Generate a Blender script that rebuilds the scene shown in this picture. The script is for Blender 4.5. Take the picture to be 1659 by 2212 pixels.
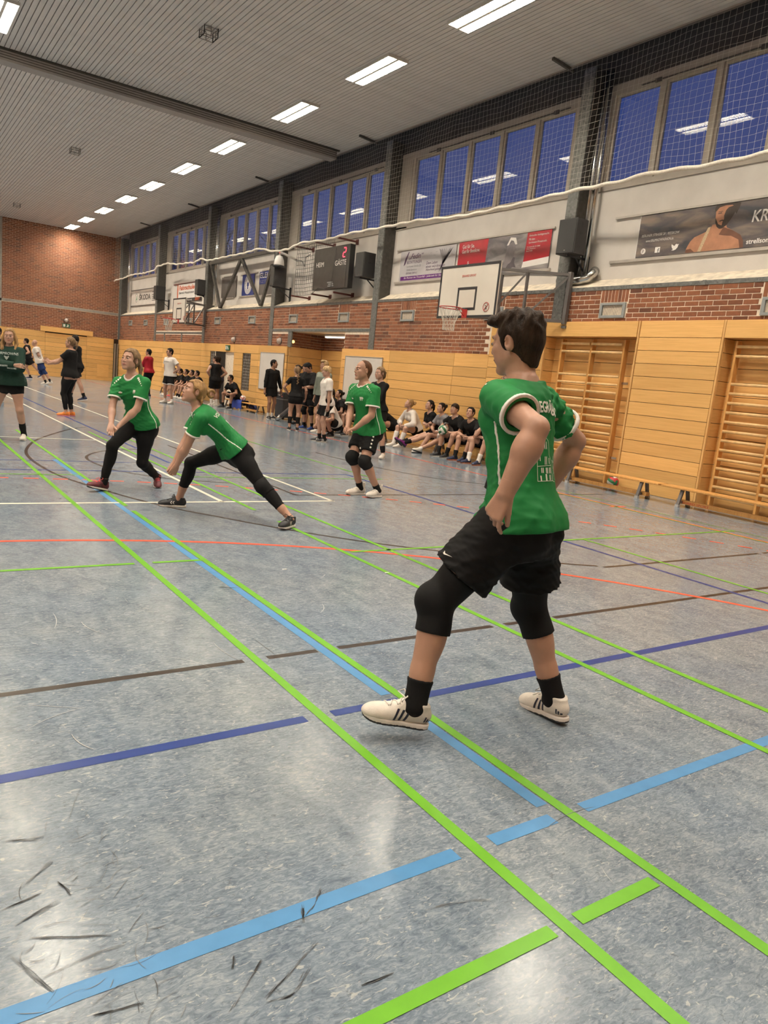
import bpy, bmesh, math, random
import numpy as np
from mathutils import Vector, Matrix
from mathutils.bvhtree import BVHTree

for o in list(bpy.data.objects): bpy.data.objects.remove(o, do_unlink=True)
SC = bpy.context.scene; COL = SC.collection
random.seed(7)

# ---------------------------------------------------------------- camera
CAM_H = 1.4336; YAW, PITCH, ROLL, FPX = .6152, -.1733, .1025, 1590.
cam = bpy.data.cameras.new('camera'); camo = bpy.data.objects.new('camera', cam); COL.objects.link(camo)
_f = Vector((math.sin(YAW)*math.cos(PITCH), math.cos(YAW)*math.cos(PITCH), math.sin(PITCH)))
_r = Vector((math.cos(YAW), -math.sin(YAW), 0)); _u = _r.cross(_f)
_r2 = _r*math.cos(ROLL)+_u*math.sin(ROLL); _u2 = -_r*math.sin(ROLL)+_u*math.cos(ROLL)
camo.matrix_world = Matrix(((_r2.x, _u2.x, -_f.x, 0), (_r2.y, _u2.y, -_f.y, 0), (_r2.z, _u2.z, -_f.z, CAM_H), (0, 0, 0, 1)))
cam.sensor_fit = 'HORIZONTAL'; cam.sensor_width = 36; cam.lens = 36*FPX/1659; cam.clip_start = .05; cam.clip_end = 300
SC.camera = camo

# ---------------------------------------------------------------- world: blue hour outside the windows
world = bpy.data.worlds.new('dusk'); SC.world = world; world.use_nodes = True
wn = world.node_tree.nodes; wl = world.node_tree.links; wn.clear()
wo = wn.new('ShaderNodeOutputWorld'); wb = wn.new('ShaderNodeBackground'); wr = wn.new('ShaderNodeValToRGB')
wt = wn.new('ShaderNodeTexCoord'); ws = wn.new('ShaderNodeSeparateXYZ')
wl.new(wt.outputs['Generated'], ws.inputs[0]); wl.new(ws.outputs['Z'], wr.inputs[0]); wl.new(wr.outputs[0], wb.inputs[0]); wl.new(wb.outputs[0], wo.inputs[0])
e = wr.color_ramp.elements
e[0].position = 0; e[0].color = (.10, .10, .17, 1); e[1].position = .5; e[1].color = (.028, .048, .165, 1)
m = wr.color_ramp.elements.new(.12); m.color = (.065, .085, .21, 1)
wb.inputs[1].default_value = 1.35

# ---------------------------------------------------------------- exposure and view
SC.view_settings.view_transform = 'Standard'; SC.view_settings.look = 'None'
SC.view_settings.exposure = 0.0; SC.view_settings.gamma = 1; SC.view_settings.use_curve_mapping = False
LAMP = 162.0                                     # strength of the hall's ceiling lamps
LAMP_COL = (1., .90, .76, 1)

# ---------------------------------------------------------------- helpers
LOC = {}
def link(name, me, material=None, parent=None, loc=None):
    o = bpy.data.objects.new(name, me); COL.objects.link(o)
    if material is not None and me is not None:
        for m_ in (material if isinstance(material, (list, tuple)) else [material]): me.materials.append(m_)
    if parent is not None: o.parent = parent
    if loc is not None: o.location = loc
    LOC[o] = np.array(loc if loc is not None else (0, 0, 0), float)
    return o
def tag(o, label=None, cat=None, group=None, kind=None):
    if label: o['label'] = label
    if cat: o['category'] = cat
    if group: o['group'] = group
    if kind: o['kind'] = kind
    return o
def empty(name, loc, label, cat, group=None):
    o = bpy.data.objects.new(name, None); COL.objects.link(o); o.location = loc; o.empty_display_size = .1; LOC[o] = np.array(loc, float)
    return tag(o, label, cat, group)

class MB:
    """collects boxes, tubes and polygons; build() links them as one mesh object"""
    def __init__(self): self.v = []; self.f = []; self.s = []
    def box(self, lo, hi):
        i = len(self.v); x0, y0, z0 = lo; x1, y1, z1 = hi
        self.v += [(x0, y0, z0), (x1, y0, z0), (x1, y1, z0), (x0, y1, z0), (x0, y0, z1), (x1, y0, z1), (x1, y1, z1), (x0, y1, z1)]
        self.f += [tuple(i+k for k in q) for q in ((0, 3, 2, 1), (4, 5, 6, 7), (0, 1, 5, 4), (1, 2, 6, 5), (2, 3, 7, 6), (3, 0, 4, 7))]
        self.s += [0]*6; return self
    def quad(self, *p):
        i = len(self.v); self.v += [tuple(q) for q in p]; self.f.append(tuple(range(i, i+len(p)))); self.s.append(0); return self
    def bar(self, a, b, w, h=None, up=(0, 0, 1)):
        h = h or w; a, b = Vector(a), Vector(b); d = (b-a).normalized(); u = Vector(up)
        if abs(d.dot(u)) > .99: u = Vector((1, 0, 0))
        s = d.cross(u).normalized(); u = s.cross(d); i = len(self.v)
        for p in (a, b):
            for q in ((-1, -1), (1, -1), (1, 1), (-1, 1)): self.v.append(tuple(p+s*q[0]*w/2+u*q[1]*h/2))
        self.f += [tuple(i+k for k in q) for q in ((0, 1, 2, 3), (7, 6, 5, 4), (0, 4, 5, 1), (1, 5, 6, 2), (2, 6, 7, 3), (3, 7, 4, 0))]
        self.s += [0]*6; return self
    def tube(self, pts, r, n=8, closed=False, cap=True):
        pts = [Vector(p) for p in pts]; m = len(pts); i = len(self.v); pu = None
        for k, p in enumerate(pts):
            if closed: d = pts[(k+1) % m]-pts[k-1]
            else: d = pts[min(k+1, m-1)]-pts[max(k-1, 0)]
            d.normalize(); u = pu if pu is not None else (Vector((0, 0, 1)) if abs(d.z) < .9 else Vector((1, 0, 0)))
            s = d.cross(u).normalized(); u = s.cross(d).normalized(); pu = u
            rr = r[k] if isinstance(r, (list, tuple)) else r
            for q in range(n): a = 2*math.pi*q/n; self.v.append(tuple(p+(s*math.cos(a)+u*math.sin(a))*rr))
        for k in range(m if closed else m-1):
            k2 = (k+1) % m
            for q in range(n): q2 = (q+1) % n; self.f.append((i+k*n+q, i+k*n+q2, i+k2*n+q2, i+k2*n+q)); self.s.append(1)
        if cap and not closed:
            self.f.append(tuple(i+q for q in range(n))[::-1]); self.f.append(tuple(i+(m-1)*n+q for q in range(n))); self.s += [0, 0]
        return self
    def lathe(self, prof, c=(0, 0, 0), n=24, axis='z'):
        i = len(self.v); m = len(prof)
        for r, z in prof:
            for q in range(n):
                a = 2*math.pi*q/n; p = (r*math.cos(a), r*math.sin(a), z)
                if axis == 'x': p = (z, p[0], p[1])
                if axis == 'y': p = (p[0], z, p[1])
                self.v.append((c[0]+p[0], c[1]+p[1], c[2]+p[2]))
        for k in range(m-1):
            for q in range(n): q2 = (q+1) % n; self.f.append((i+k*n+q, i+k*n+q2, i+(k+1)*n+q2, i+(k+1)*n+q)); self.s.append(1)
        self.f.append(tuple(i+q for q in range(n))[::-1]); self.f.append(tuple(i+(m-1)*n+q for q in range(n))); self.s += [0, 0]
        return self
    def mesh(self, name, bevel=0, fix=True):
        me = bpy.data.meshes.new(name); me.from_pydata(self.v, [], self.f)
        me.polygons.foreach_set('use_smooth', [bool(x) for x in self.s])
        if bevel or fix:
            bm = bmesh.new(); bm.from_mesh(me)
            if bevel: bmesh.ops.bevel(bm, geom=[e_ for e_ in bm.edges if len(e_.link_faces) == 2 and e_.calc_face_angle(0) > .6], offset=bevel, segments=2, profile=.6, affect='EDGES', clamp_overlap=True)
            if fix: bmesh.ops.recalc_face_normals(bm, faces=bm.faces)
            bm.to_mesh(me); bm.free()
        return me
    def build(self, name, material, parent=None, bevel=0, loc=None):
        return link(name, self.mesh(name, bevel), material, parent, loc)

MATS = {}
def pmat(name, col, rough=.6, metal=0, bump=0, bscale=200, var=0, vscale=6, emit=None, estr=0, spec=.5, sheen=0, aniso=(1, 1, 1)):
    """a principled material with a little procedural colour variation and relief"""
    if name in MATS: return MATS[name]
    mt = bpy.data.materials.new(name); mt.use_nodes = True; N = mt.node_tree.nodes; L = mt.node_tree.links; b = N['Principled BSDF']
    c4 = (col[0], col[1], col[2], 1)
    b.inputs['Base Color'].default_value = c4; b.inputs['Roughness'].default_value = rough; b.inputs['Metallic'].default_value = metal
    b.inputs['Specular IOR Level'].default_value = spec
    if sheen: b.inputs['Sheen Weight'].default_value = sheen
    if emit: b.inputs['Emission Color'].default_value = (*emit[:3], 1); b.inputs['Emission Strength'].default_value = estr
    if var or bump:
        tc = N.new('ShaderNodeTexCoord'); mp = N.new('ShaderNodeMapping'); L.new(tc.outputs['Object'], mp.inputs[0]); mp.inputs['Scale'].default_value = aniso
    if var:
        nz = N.new('ShaderNodeTexNoise'); nz.inputs['Scale'].default_value = vscale; nz.inputs['Detail'].default_value = 5; L.new(mp.outputs[0], nz.inputs[0])
        r = N.new('ShaderNodeValToRGB'); L.new(nz.outputs['Fac'], r.inputs[0])
        r.color_ramp.elements[0].position = .3; r.color_ramp.elements[1].position = .7
        r.color_ramp.elements[0].color = (*[max(0, x*(1-var)) for x in col[:3]], 1); r.color_ramp.elements[1].color = (*[min(1, x*(1+var)) for x in col[:3]], 1)
        L.new(r.outputs[0], b.inputs['Base Color'])
    if bump:
        n2 = N.new('ShaderNodeTexNoise'); n2.inputs['Scale'].default_value = bscale; n2.inputs['Detail'].default_value = 3; L.new(mp.outputs[0], n2.inputs[0])
        bp = N.new('ShaderNodeBump'); bp.inputs['Strength'].default_value = bump; bp.inputs['Distance'].default_value = .01; L.new(n2.outputs['Fac'], bp.inputs['Height']); L.new(bp.outputs[0], b.inputs['Normal'])
    MATS[name] = mt; return mt
def srgb(r, g, b): return tuple((x/255/12.92 if x/255 <= .04045 else ((x/255+.055)/1.055)**2.4) for x in (r, g, b))

def text_mesh(body, size, extrude=.0, align='LEFT', shear=0., sx=1., bold=0.):
    cu = bpy.data.curves.new('lettering', 'FONT'); cu.body = body; cu.size = size; cu.extrude = extrude; cu.align_x = align; cu.shear = shear; cu.offset = bold; cu.resolution_u = 3
    o = bpy.data.objects.new('lettering', cu); COL.objects.link(o)
    dg = bpy.context.evaluated_depsgraph_get(); me = bpy.data.meshes.new_from_object(o.evaluated_get(dg)); bpy.data.objects.remove(o, do_unlink=True); bpy.data.curves.remove(cu)
    if sx != 1:
        for v in me.vertices: v.co.x *= sx
    me.materials.clear(); return me
def wall_text(name, body, y, z, h, width, material, parent, x, shear=0., bold=0., ext=.001):
    """lettering on a face that looks towards -x; it starts at y (far side) and runs towards smaller y"""
    me = text_mesh(body, 1., 0, shear=shear, bold=bold); co = np.array([v.co for v in me.vertices])
    lo, hi = co.min(0), co.max(0)
    for v in me.vertices:
        u = (v.co.x-lo[0])/max(1e-6, hi[0]-lo[0])*width; w = (v.co.y-lo[1])/max(1e-6, hi[1]-lo[1])*h
        v.co = (x, y-u, z+w)
    o = link(name, me, material, parent)
    if parent is not None: me.transform(Matrix.Translation(-Vector(LOC[parent])))
    return o
# ---------------------------------------------------------------- materials of the setting
def mat_floor():
    mt = bpy.data.materials.new('linoleum'); mt.use_nodes = True; N = mt.node_tree.nodes; L = mt.node_tree.links; b = N['Principled BSDF']
    tc = N.new('ShaderNodeTexCoord')
    def noise(scale, detail, rough, map_s, rot=0, dist=0):
        mp = N.new('ShaderNodeMapping'); mp.inputs['Scale'].default_value = map_s; mp.inputs['Rotation'].default_value = (0, 0, rot); L.new(tc.outputs['Object'], mp.inputs[0])
        n = N.new('ShaderNodeTexNoise'); n.inputs['Scale'].default_value = scale; n.inputs['Detail'].default_value = detail; n.inputs['Roughness'].default_value = rough; n.inputs['Distortion'].default_value = dist; L.new(mp.outputs[0], n.inputs[0]); return n
    def ramp(src, stops):
        r = N.new('ShaderNodeValToRGB'); L.new(src, r.inputs[0]); e = r.color_ramp.elements
        e[0].position, e[0].color = stops[0][0], (*stops[0][1], 1); e[1].position, e[1].color = stops[-1][0], (*stops[-1][1], 1)
        for p, c in stops[1:-1]: x = e.new(p); x.color = (*c, 1)
        return r
    def mix(a, bb, fac, mode='MIX'):
        m = N.new('ShaderNodeMix'); m.data_type = 'RGBA'; m.blend_type = mode; L.new(a, m.inputs[6]); L.new(bb, m.inputs[7])
        if isinstance(fac, float): m.inputs[0].default_value = fac
        else: L.new(fac, m.inputs[0])
        return m.outputs[2]
    n1 = noise(9, 6, .62, (1, .55, 1), .5, .6); n2 = noise(46, 5, .7, (.55, 1.5, 1), .55, 1.4); n3 = noise(1.1, 3, .5, (1, 1, 1))
    n4 = noise(30, 4, .6, (.5, 1.3, 1), .5, 2.4); n5 = noise(34, 4, .6, (.5, 1.3, 1), .45, 2.6)
    c1 = ramp(n1.outputs['Fac'], [(.34, (.105, .137, .172)), (.5, (.178, .215, .252)), (.66, (.265, .300, .325))])
    c2 = ramp(n2.outputs['Fac'], [(.36, (.072, .10, .130)), (.5, (.188, .222, .255)), (.64, (.36, .39, .40))])
    base = mix(c1.outputs[0], c2.outputs[0], .5)
    big = ramp(n3.outputs['Fac'], [(.35, (.9, .94, 1.0)), (.65, (1.08, 1.04, 1.0))]); base = mix(base, big.outputs[0], .8, 'MULTIPLY')
    lt = ramp(n4.outputs['Fac'], [(.62, (0, 0, 0)), (.66, (1, 1, 1))]); dk = ramp(n5.outputs['Fac'], [(.62, (0, 0, 0)), (.67, (1, 1, 1))])
    cl = N.new('ShaderNodeRGB'); cl.outputs[0].default_value = (.50, .50, .46, 1); cd = N.new('ShaderNodeRGB'); cd.outputs[0].default_value = (.07, .08, .09, 1)
    f1 = N.new('ShaderNodeMath'); f1.operation = 'MULTIPLY'; f1.inputs[1].default_value = .55; L.new(lt.outputs[0], f1.inputs[0])
    f2 = N.new('ShaderNodeMath'); f2.operation = 'MULTIPLY'; f2.inputs[1].default_value = .5; L.new(dk.outputs[0], f2.inputs[0])
    base = mix(base, cl.outputs[0], f1.outputs[0]); base = mix(base, cd.outputs[0], f2.outputs[0])
    L.new(base, b.inputs['Base Color'])
    rr = ramp(n3.outputs['Fac'], [(.3, (.15,)*3), (.7, (.21,)*3)]); L.new(rr.outputs[0], b.inputs['Roughness'])
    b.inputs['Specular IOR Level'].default_value = .30
    bp = N.new('ShaderNodeBump'); bp.inputs['Strength'].default_value = .06; bp.inputs['Distance'].default_value = .002; L.new(n2.outputs['Fac'], bp.inputs['Height']); L.new(bp.outputs[0], b.inputs['Normal'])
    return mt
def mat_wood(name, col, dark, scale=(1.5, .45, 14), rough=.42, axis='y'):
    mt = bpy.data.materials.new(name); mt.use_nodes = True; N = mt.node_tree.nodes; L = mt.node_tree.links; b = N['Principled BSDF']
    tc = N.new('ShaderNodeTexCoord'); oi = N.new('ShaderNodeObjectInfo'); ad = N.new('ShaderNodeVectorMath'); ad.operation = 'ADD'
    ml = N.new('ShaderNodeMath'); ml.operation = 'MULTIPLY'; ml.inputs[1].default_value = 37.; L.new(oi.outputs['Random'], ml.inputs[0])
    L.new(tc.outputs['Object'], ad.inputs[0]); L.new(ml.outputs[0], ad.inputs[1])
    mp = N.new('ShaderNodeMapping'); mp.inputs['Scale'].default_value = scale; L.new(ad.outputs[0], mp.inputs[0])
    n = N.new('ShaderNodeTexNoise'); n.inputs['Scale'].default_value = 3.2; n.inputs['Detail'].default_value = 6; n.inputs['Roughness'].default_value = .6; n.inputs['Distortion'].default_value = .7; L.new(mp.outputs[0], n.inputs[0])
    r = N.new('ShaderNodeValToRGB'); L.new(n.outputs['Fac'], r.inputs[0]); e = r.color_ramp.elements
    e[0].position = .32; e[0].color = (*dark, 1); e[1].position = .62; e[1].color = (*col, 1)
    hs = N.new('ShaderNodeHueSaturation'); L.new(r.outputs[0], hs.inputs['Color'])
    mr = N.new('ShaderNodeMapRange'); mr.inputs['To Min'].default_value = .86; mr.inputs['To Max'].default_value = 1.12; L.new(oi.outputs['Random'], mr.inputs['Value']); L.new(mr.outputs[0], hs.inputs['Value'])
    L.new(hs.outputs[0], b.inputs['Base Color']); b.inputs['Roughness'].default_value = rough
    return mt
def mat_brick(name):
    mt = bpy.data.materials.new(name); mt.use_nodes = True; N = mt.node_tree.nodes; L = mt.node_tree.links; b = N['Principled BSDF']
    tc = N.new('ShaderNodeTexCoord'); oi = N.new('ShaderNodeObjectInfo'); ge = N.new('ShaderNodeNewGeometry')
    ad = N.new('ShaderNodeMath'); ad.operation = 'ADD'; L.new(oi.outputs['Random'], ad.inputs[0]); L.new(ge.outputs['Random Per Island'], ad.inputs[1])
    fr = N.new('ShaderNodeMath'); fr.operation = 'FRACT'; L.new(ad.outputs[0], fr.inputs[0])
    r = N.new('ShaderNodeValToRGB'); L.new(fr.outputs[0], r.inputs[0]); e = r.color_ramp.elements
    e[0].position = 0; e[0].color = (.115, .040, .018, 1); e[1].position = 1; e[1].color = (.315, .115, .050, 1)
    for p, c in ((.1, (.18, .060, .026)), (.5, (.25, .086, .036)), (.8, (.285, .10, .043))): x = e.new(p); x.color = (*c, 1)
    n = N.new('ShaderNodeTexNoise'); n.inputs['Scale'].default_value = 24; n.inputs['Detail'].default_value = 5; L.new(tc.outputs['Object'], n.inputs[0])
    mr = N.new('ShaderNodeMapRange'); mr.inputs['To Min'].default_value = .60; mr.inputs['To Max'].default_value = 1.10; L.new(n.outputs['Fac'], mr.inputs['Value'])
    hs = N.new('ShaderNodeHueSaturation'); L.new(r.outputs[0], hs.inputs['Color']); L.new(mr.outputs[0], hs.inputs['Value']); L.new(hs.outputs[0], b.inputs['Base Color'])
    b.inputs['Roughness'].default_value = .8
    bp = N.new('ShaderNodeBump'); bp.inputs['Strength'].default_value = .3; bp.inputs['Distance'].default_value = .004; L.new(n.outputs['Fac'], bp.inputs['Height']); L.new(bp.outputs[0], b.inputs['Normal'])
    return mt
def mat_glass():
    mt = bpy.data.materials.new('window_glass'); mt.use_nodes = True; N = mt.node_tree.nodes; L = mt.node_tree.links; N.clear()
    o = N.new('ShaderNodeOutputMaterial'); mx = N.new('ShaderNodeMixShader'); tr = N.new('ShaderNodeBsdfTransparent'); gl = N.new('ShaderNodeBsdfGlossy'); lw = N.new('ShaderNodeLayerWeight'); pw = N.new('ShaderNodeMath'); pw.operation = 'POWER'; pw.inputs[1].default_value = 4.5; fr = N.new('ShaderNodeMapRange'); fr.inputs['To Min'].default_value = .07; fr.inputs['To Max'].default_value = .95; lw.inputs[0].default_value = .5; L.new(lw.outputs['Facing'], pw.inputs[0]); L.new(pw.outputs[0], fr.inputs['Value'])
    tr.inputs[0].default_value = (.80, .84, .90, 1); gl.inputs['Roughness'].default_value = .015
    L.new(fr.outputs[0], mx.inputs[0]); L.new(tr.outputs[0], mx.inputs[1]); L.new(gl.outputs[0], mx.inputs[2]); L.new(mx.outputs[0], o.inputs[0]); return mt
def mat_steel():
    mt = bpy.data.materials.new('galvanised_steel'); mt.use_nodes = True; N = mt.node_tree.nodes; L = mt.node_tree.links; b = N['Principled BSDF']
    tc = N.new('ShaderNodeTexCoord'); v = N.new('ShaderNodeTexVoronoi'); v.inputs['Scale'].default_value = 28; L.new(tc.outputs['Object'], v.inputs[0])
    r = N.new('ShaderNodeValToRGB'); L.new(v.outputs['Color'], r.inputs[0]); r.color_ramp.elements[0].color = (.10, .105, .10, 1); r.color_ramp.elements[1].color = (.23, .235, .225, 1)
    L.new(r.outputs[0], b.inputs['Base Color']); b.inputs['Roughness'].default_value = .5; b.inputs['Metallic'].default_value = .35; return mt
M_FLOOR = mat_floor(); M_BRICK = mat_brick('red_brick'); M_GLASS = mat_glass(); M_STEEL = mat_steel()
M_PLANK = mat_wood('panel_wood', (.80, .475, .17), (.70, .39, .125))
M_BEECH = mat_wood('beech', (.66, .345, .105), (.52, .25, .07), (6, 6, .8))
M_RUNG = pmat('rung_wood', (.76, .49, .22), .4, var=.15, vscale=9)
M_MORTAR = pmat('mortar', (.78, .66, .52), .9, var=.15, vscale=12, bump=.3, bscale=60)
M_WHITE = pmat('white_wall', (.62, .58, .53), .85, var=.06, vscale=2.5, bump=.15, bscale=30)
M_SILL = pmat('sill_plaster', (.66, .58, .46), .85, var=.25, vscale=7)
M_FRAME = pmat('window_frame', (.36, .32, .27), .5, var=.05)
M_DARKST = pmat('dark_steel', (.075, .07, .062), .5, .2, var=.25, vscale=14)
M_GREYST = pmat('grey_paint', (.15, .14, .135), .45, .3, var=.1)
M_CEIL = pmat('ceiling_strip_metal', (.60, .57, .545), .5, var=.05, vscale=3)
M_CEILBK = pmat('ceiling_void', (.05, .046, .044), .9, var=.1)
M_CONC = pmat('concrete', (.33, .30, .26), .85, var=.2, vscale=8, bump=.2, bscale=50)
M_BLACK = pmat('black_plastic', (.018, .018, .02), .45, var=.2, vscale=20)
M_RUBBER = pmat('black_rubber', (.02, .02, .022), .7, bump=.2, bscale=300)
M_CHROME = pmat('chrome', (.55, .54, .52), .22, .95, var=.08, vscale=5)
M_RED = pmat('red_paint', (.42, .03, .025), .4, var=.1)
M_RUST = pmat('rust_brown_paint', (.13, .035, .028), .5, var=.2)
M_NETW = pmat('white_cord', (.60, .57, .50), .8, var=.1, vscale=30)
M_ROPE = pmat('white_rope', (.78, .72, .62), .85, var=.12, vscale=40, bump=.5, bscale=120)
M_PRINTW = pmat('print_white', (.80, .77, .73), .5, var=.03)
M_WBOARD = pmat('whiteboard', (.66, .63, .585), .35, var=.04, vscale=3)
M_ALU = pmat('aluminium', (.52, .48, .43), .45, .4, var=.08)
M_INK = pmat('print_black', (.02, .02, .022), .5, var=.1)
# ---------------------------------------------------------------- the hall
XW, XU, YE, ZC = 11.0, 11.35, 42.0, 7.47        # brick face, upper wall face, end wall, ceiling
XL_, YB = -13.1, -3.2                            # unseen left and back walls
PIL = [4.15, 10.42, 16.95, 23.17, 29.40, 35.70, 41.95]
ZWOOD, ZWOOD2, ZSLAB = 2.26, 2.93, 3.49
floor = tag(MB().box((XL_-.3, YB-.3, -.2), (12.9, YE+.3, 0)).build('floor', M_FLOOR), kind='structure')

def col_mat(n, c, r=.32): return pmat(n, c, r, var=.06, vscale=15, spec=.22)
LN = dict(white=col_mat('line_white', (.68, .65, .53)), green=col_mat('line_green', (.14, .385, .03)), red=col_mat('line_red', (.72, .10, .055)),
          navy=col_mat('line_navy', (.022, .045, .19)), sky=col_mat('line_sky', (.088, .24, .45)), brown=col_mat('line_brown', (.035, .026, .022)))
LZ = dict(brown=.0006, navy=.0009, sky=.0012, red=.0015, white=.0018, green=.0021)
def fline(colr, pts, w=.05, label=None):
    """a strip of court tape: its ends and bends are ground points"""
    pts = [Vector((p[0], p[1], 0)) for p in pts]; v = []; f = []; z = LZ[colr]
    for i, p in enumerate(pts):
        d = (pts[min(i+1, len(pts)-1)]-pts[max(i-1, 0)]).normalized(); n = Vector((-d.y, d.x, 0))*w/2
        v += [(p.x-n.x, p.y-n.y, z), (p.x+n.x, p.y+n.y, z)]
    for i in range(len(pts)-1): f.append((2*i, 2*i+2, 2*i+3, 2*i+1))
    me = bpy.data.meshes.new('court_line'); me.from_pydata(v, [], f); me.update()
    if me.polygons and me.polygons[0].normal.z < 0: me.flip_normals()
    return tag(link('court_line', me, LN[colr], floor), label or {'white': 'white tape line', 'green': 'bright green tape line', 'red': 'red tape line', 'navy': 'dark blue tape line', 'sky': 'light blue tape line', 'brown': 'dark brown tape line'}[colr])
def segs(colr, axis, c, lo, hi, gaps=(), w=.04):
    cur = lo
    for g0, g1 in sorted(gaps)+[(hi, hi)]:
        if g0 > cur+.01: fline(colr, [(cur, c), (g0, c)] if axis == 'y' else [(c, cur), (c, g0)], w)
        cur = max(cur, g1)
def smooth(pts, k=8):
    P = [np.array(p, float) for p in pts]; P = [2*P[0]-P[1]]+P+[2*P[-1]-P[-2]]; out = []
    for i in range(1, len(P)-2):
        for j in range(k):
            t = j/k; a, b, c, d = P[i-1:i+3]; out.append(.5*(2*b+(c-a)*t+(2*a-5*b+4*c-d)*t*t+(3*b-a-3*c+d)*t**3))
    return out+[P[-2]]
XC = -1.03
# tennis, white
segs('white', 'y', 7.36, XC*2-4.44, 4.465, (), .055); segs('white', 'x', 4.44, 7.36, 31, (), .05); segs('white', 'x', 3.07, 7.36, 31, (), .05)
segs('white', 'y', 12.85, -5.1, 3.07, (), .05); segs('white', 'x', XC, 12.85, 25.6, (), .05)
# badminton, green
segs('green', 'x', 1.565, -2, 14.0, (), .045); segs('green', 'x', 2.012, -2, 6.95, (), .045); segs('green', 'x', 2.012, 7.2, 14.0, (), .045)
segs('green', 'x', 3.24, -2, 6.35, (), .045); segs('green', 'x', 3.24, 6.9, 14.2, (), .045); segs('green', 'x', 3.697, -2, 14.0, (), .045)
segs('green', 'x', 6.24, 1, 5.09, (), .04); segs('green', 'x', 6.19, 9.0, 14, (), .04)
segs('green', 'y', 5.1, -3.6, 1.995, ((1.5, 1.63),), .04); segs('green', 'y', 5.1, 3.3, 9.2, (), .04)
segs('green', 'y', 1.14, -3.6, 1.97, ((1.515, 1.615),), .045); segs('green', 'y', 9.1, -3.6, 1.99, (), .035); segs('green', 'y', 9.05, 3.3, 6.3, (), .035)
fline('green', [(8.86, 2), (8.86, 9)], .03); fline('green', [(9.2, 3), (9.2, 9)], .02)
# light and dark blue
segs('sky', 'x', 1.955, 1.6, 10.4, ((2.45, 2.6),), .055); segs('sky', 'y', 1.525, -3, 7.0, ((1.49, 1.64), (1.93, 2.085)), .055)
segs('navy', 'y', 2.526, -4, 7, ((1.49, 1.62), (1.98, 2.04)), .055); segs('navy', 'x', 5.91, 2.5, 9.43, (), .05)
segs('navy', 'y', 9.45, -5, 5.9, (), .045); segs('navy', 'y', 10.25, -5, 2.9, (), .04); segs('navy', 'x', 3.46, 10.3, 25, (), .05)
# dark brown
segs('brown', 'y', 3.2, -4, 9.6, ((1.5, 1.63), (1.92, 2.05), (3.18, 3.29), (3.65, 3.74)), .042); segs('brown', 'y', 4.13, 5.4, 9.8, ((8.0, 8.1),), .042)
ARC1 = smooth([(3.4, 15.1), (2.94, 14.43), (2.17, 12.76), (1.79, 11.46), (1.67, 10.45), (1.72, 9.3), (1.9, 8.46), (2.31, 7.3), (2.8, 6.5), (3.32, 5.78), (3.95, 5.14), (4.97, 4.4), (5.37, 4.18)])
fline('brown', ARC1, .042)
fline('brown', smooth([(3.6, 11.9), (2.88, 11.47), (2.52, 10.96), (2.39, 10.45), (2.44, 9.82), (2.6, 9.37), (2.98, 8.91), (3.67, 8.58)]), .042)
fline('brown', [(4.16, 12.5), (4.16, 7.75)], .042); fline('brown', [(4.16, 7.75), (9.8, 7.74)], .042)
fline('brown', smooth([(6.9, 12.2), (6.93, 11.3), (7.05, 10.3), (7.45, 9.2), (8.1, 8.6)]), .042)
# handball, red
fline('red', [(8.9, -2), (8.9, 40)], .05)
fline('red', [(-2.6, 5.92), (.4, 5.92)]+[(.4+6*math.sin(a), -.08+6*math.cos(a)) for a in np.linspace(0, 1.5, 40)], .05)
a = .0
_n = 0
while a < 1.56:
    p = [(.45+8.95*math.sin(t), -.08+8.95*math.cos(t)) for t in np.linspace(a, a+.0168*1.02, 4)]; fline('red', p, .05); a += .0335
for k in range(8): fline('red', [(.3-k*.3, 8.87), (.15-k*.3, 8.87)], .05)
fline('red', [(8.75, 6.76), (9.1, 6.76)], .05)
# heel and sole marks, scraps of tape
M_SCUFF = pmat('scuff_black', (.06, .063, .066), .5, var=.4, vscale=60); M_SCUFFW = pmat('scuff_pale', (.42, .42, .40), .5, var=.2, vscale=60)
M_SCUFFG = pmat('scuff_grey', (.145, .16, .17), .45, var=.3, vscale=60)
rs = np.random.RandomState(5)
def scuff(x, y, L, ang, bend, w, mt):
    pts = []; n = 7
    for i in range(n):
        t = i/(n-1)-.5; a_ = ang+bend*t; pts.append((x+math.cos(a_)*L*t, y+math.sin(a_)*L*t))
    v = []; f = []
    for i, p in enumerate(pts):
        d = np.array(pts[min(i+1, n-1)])-np.array(pts[max(i-1, 0)]); d = d/np.linalg.norm(d); q = np.array((-d[1], d[0]))*w*.5*math.sin(math.pi*(i+.35)/(n-.3))**.6
        v += [(p[0]-q[0], p[1]-q[1], .0026), (p[0]+q[0], p[1]+q[1], .0026)]
    for i in range(n-1): f.append((2*i, 2*i+2, 2*i+3, 2*i+1))
    me = bpy.data.meshes.new('scuff_mark'); me.from_pydata(v, [], f); return link('scuff_mark', me, mt, floor)
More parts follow.
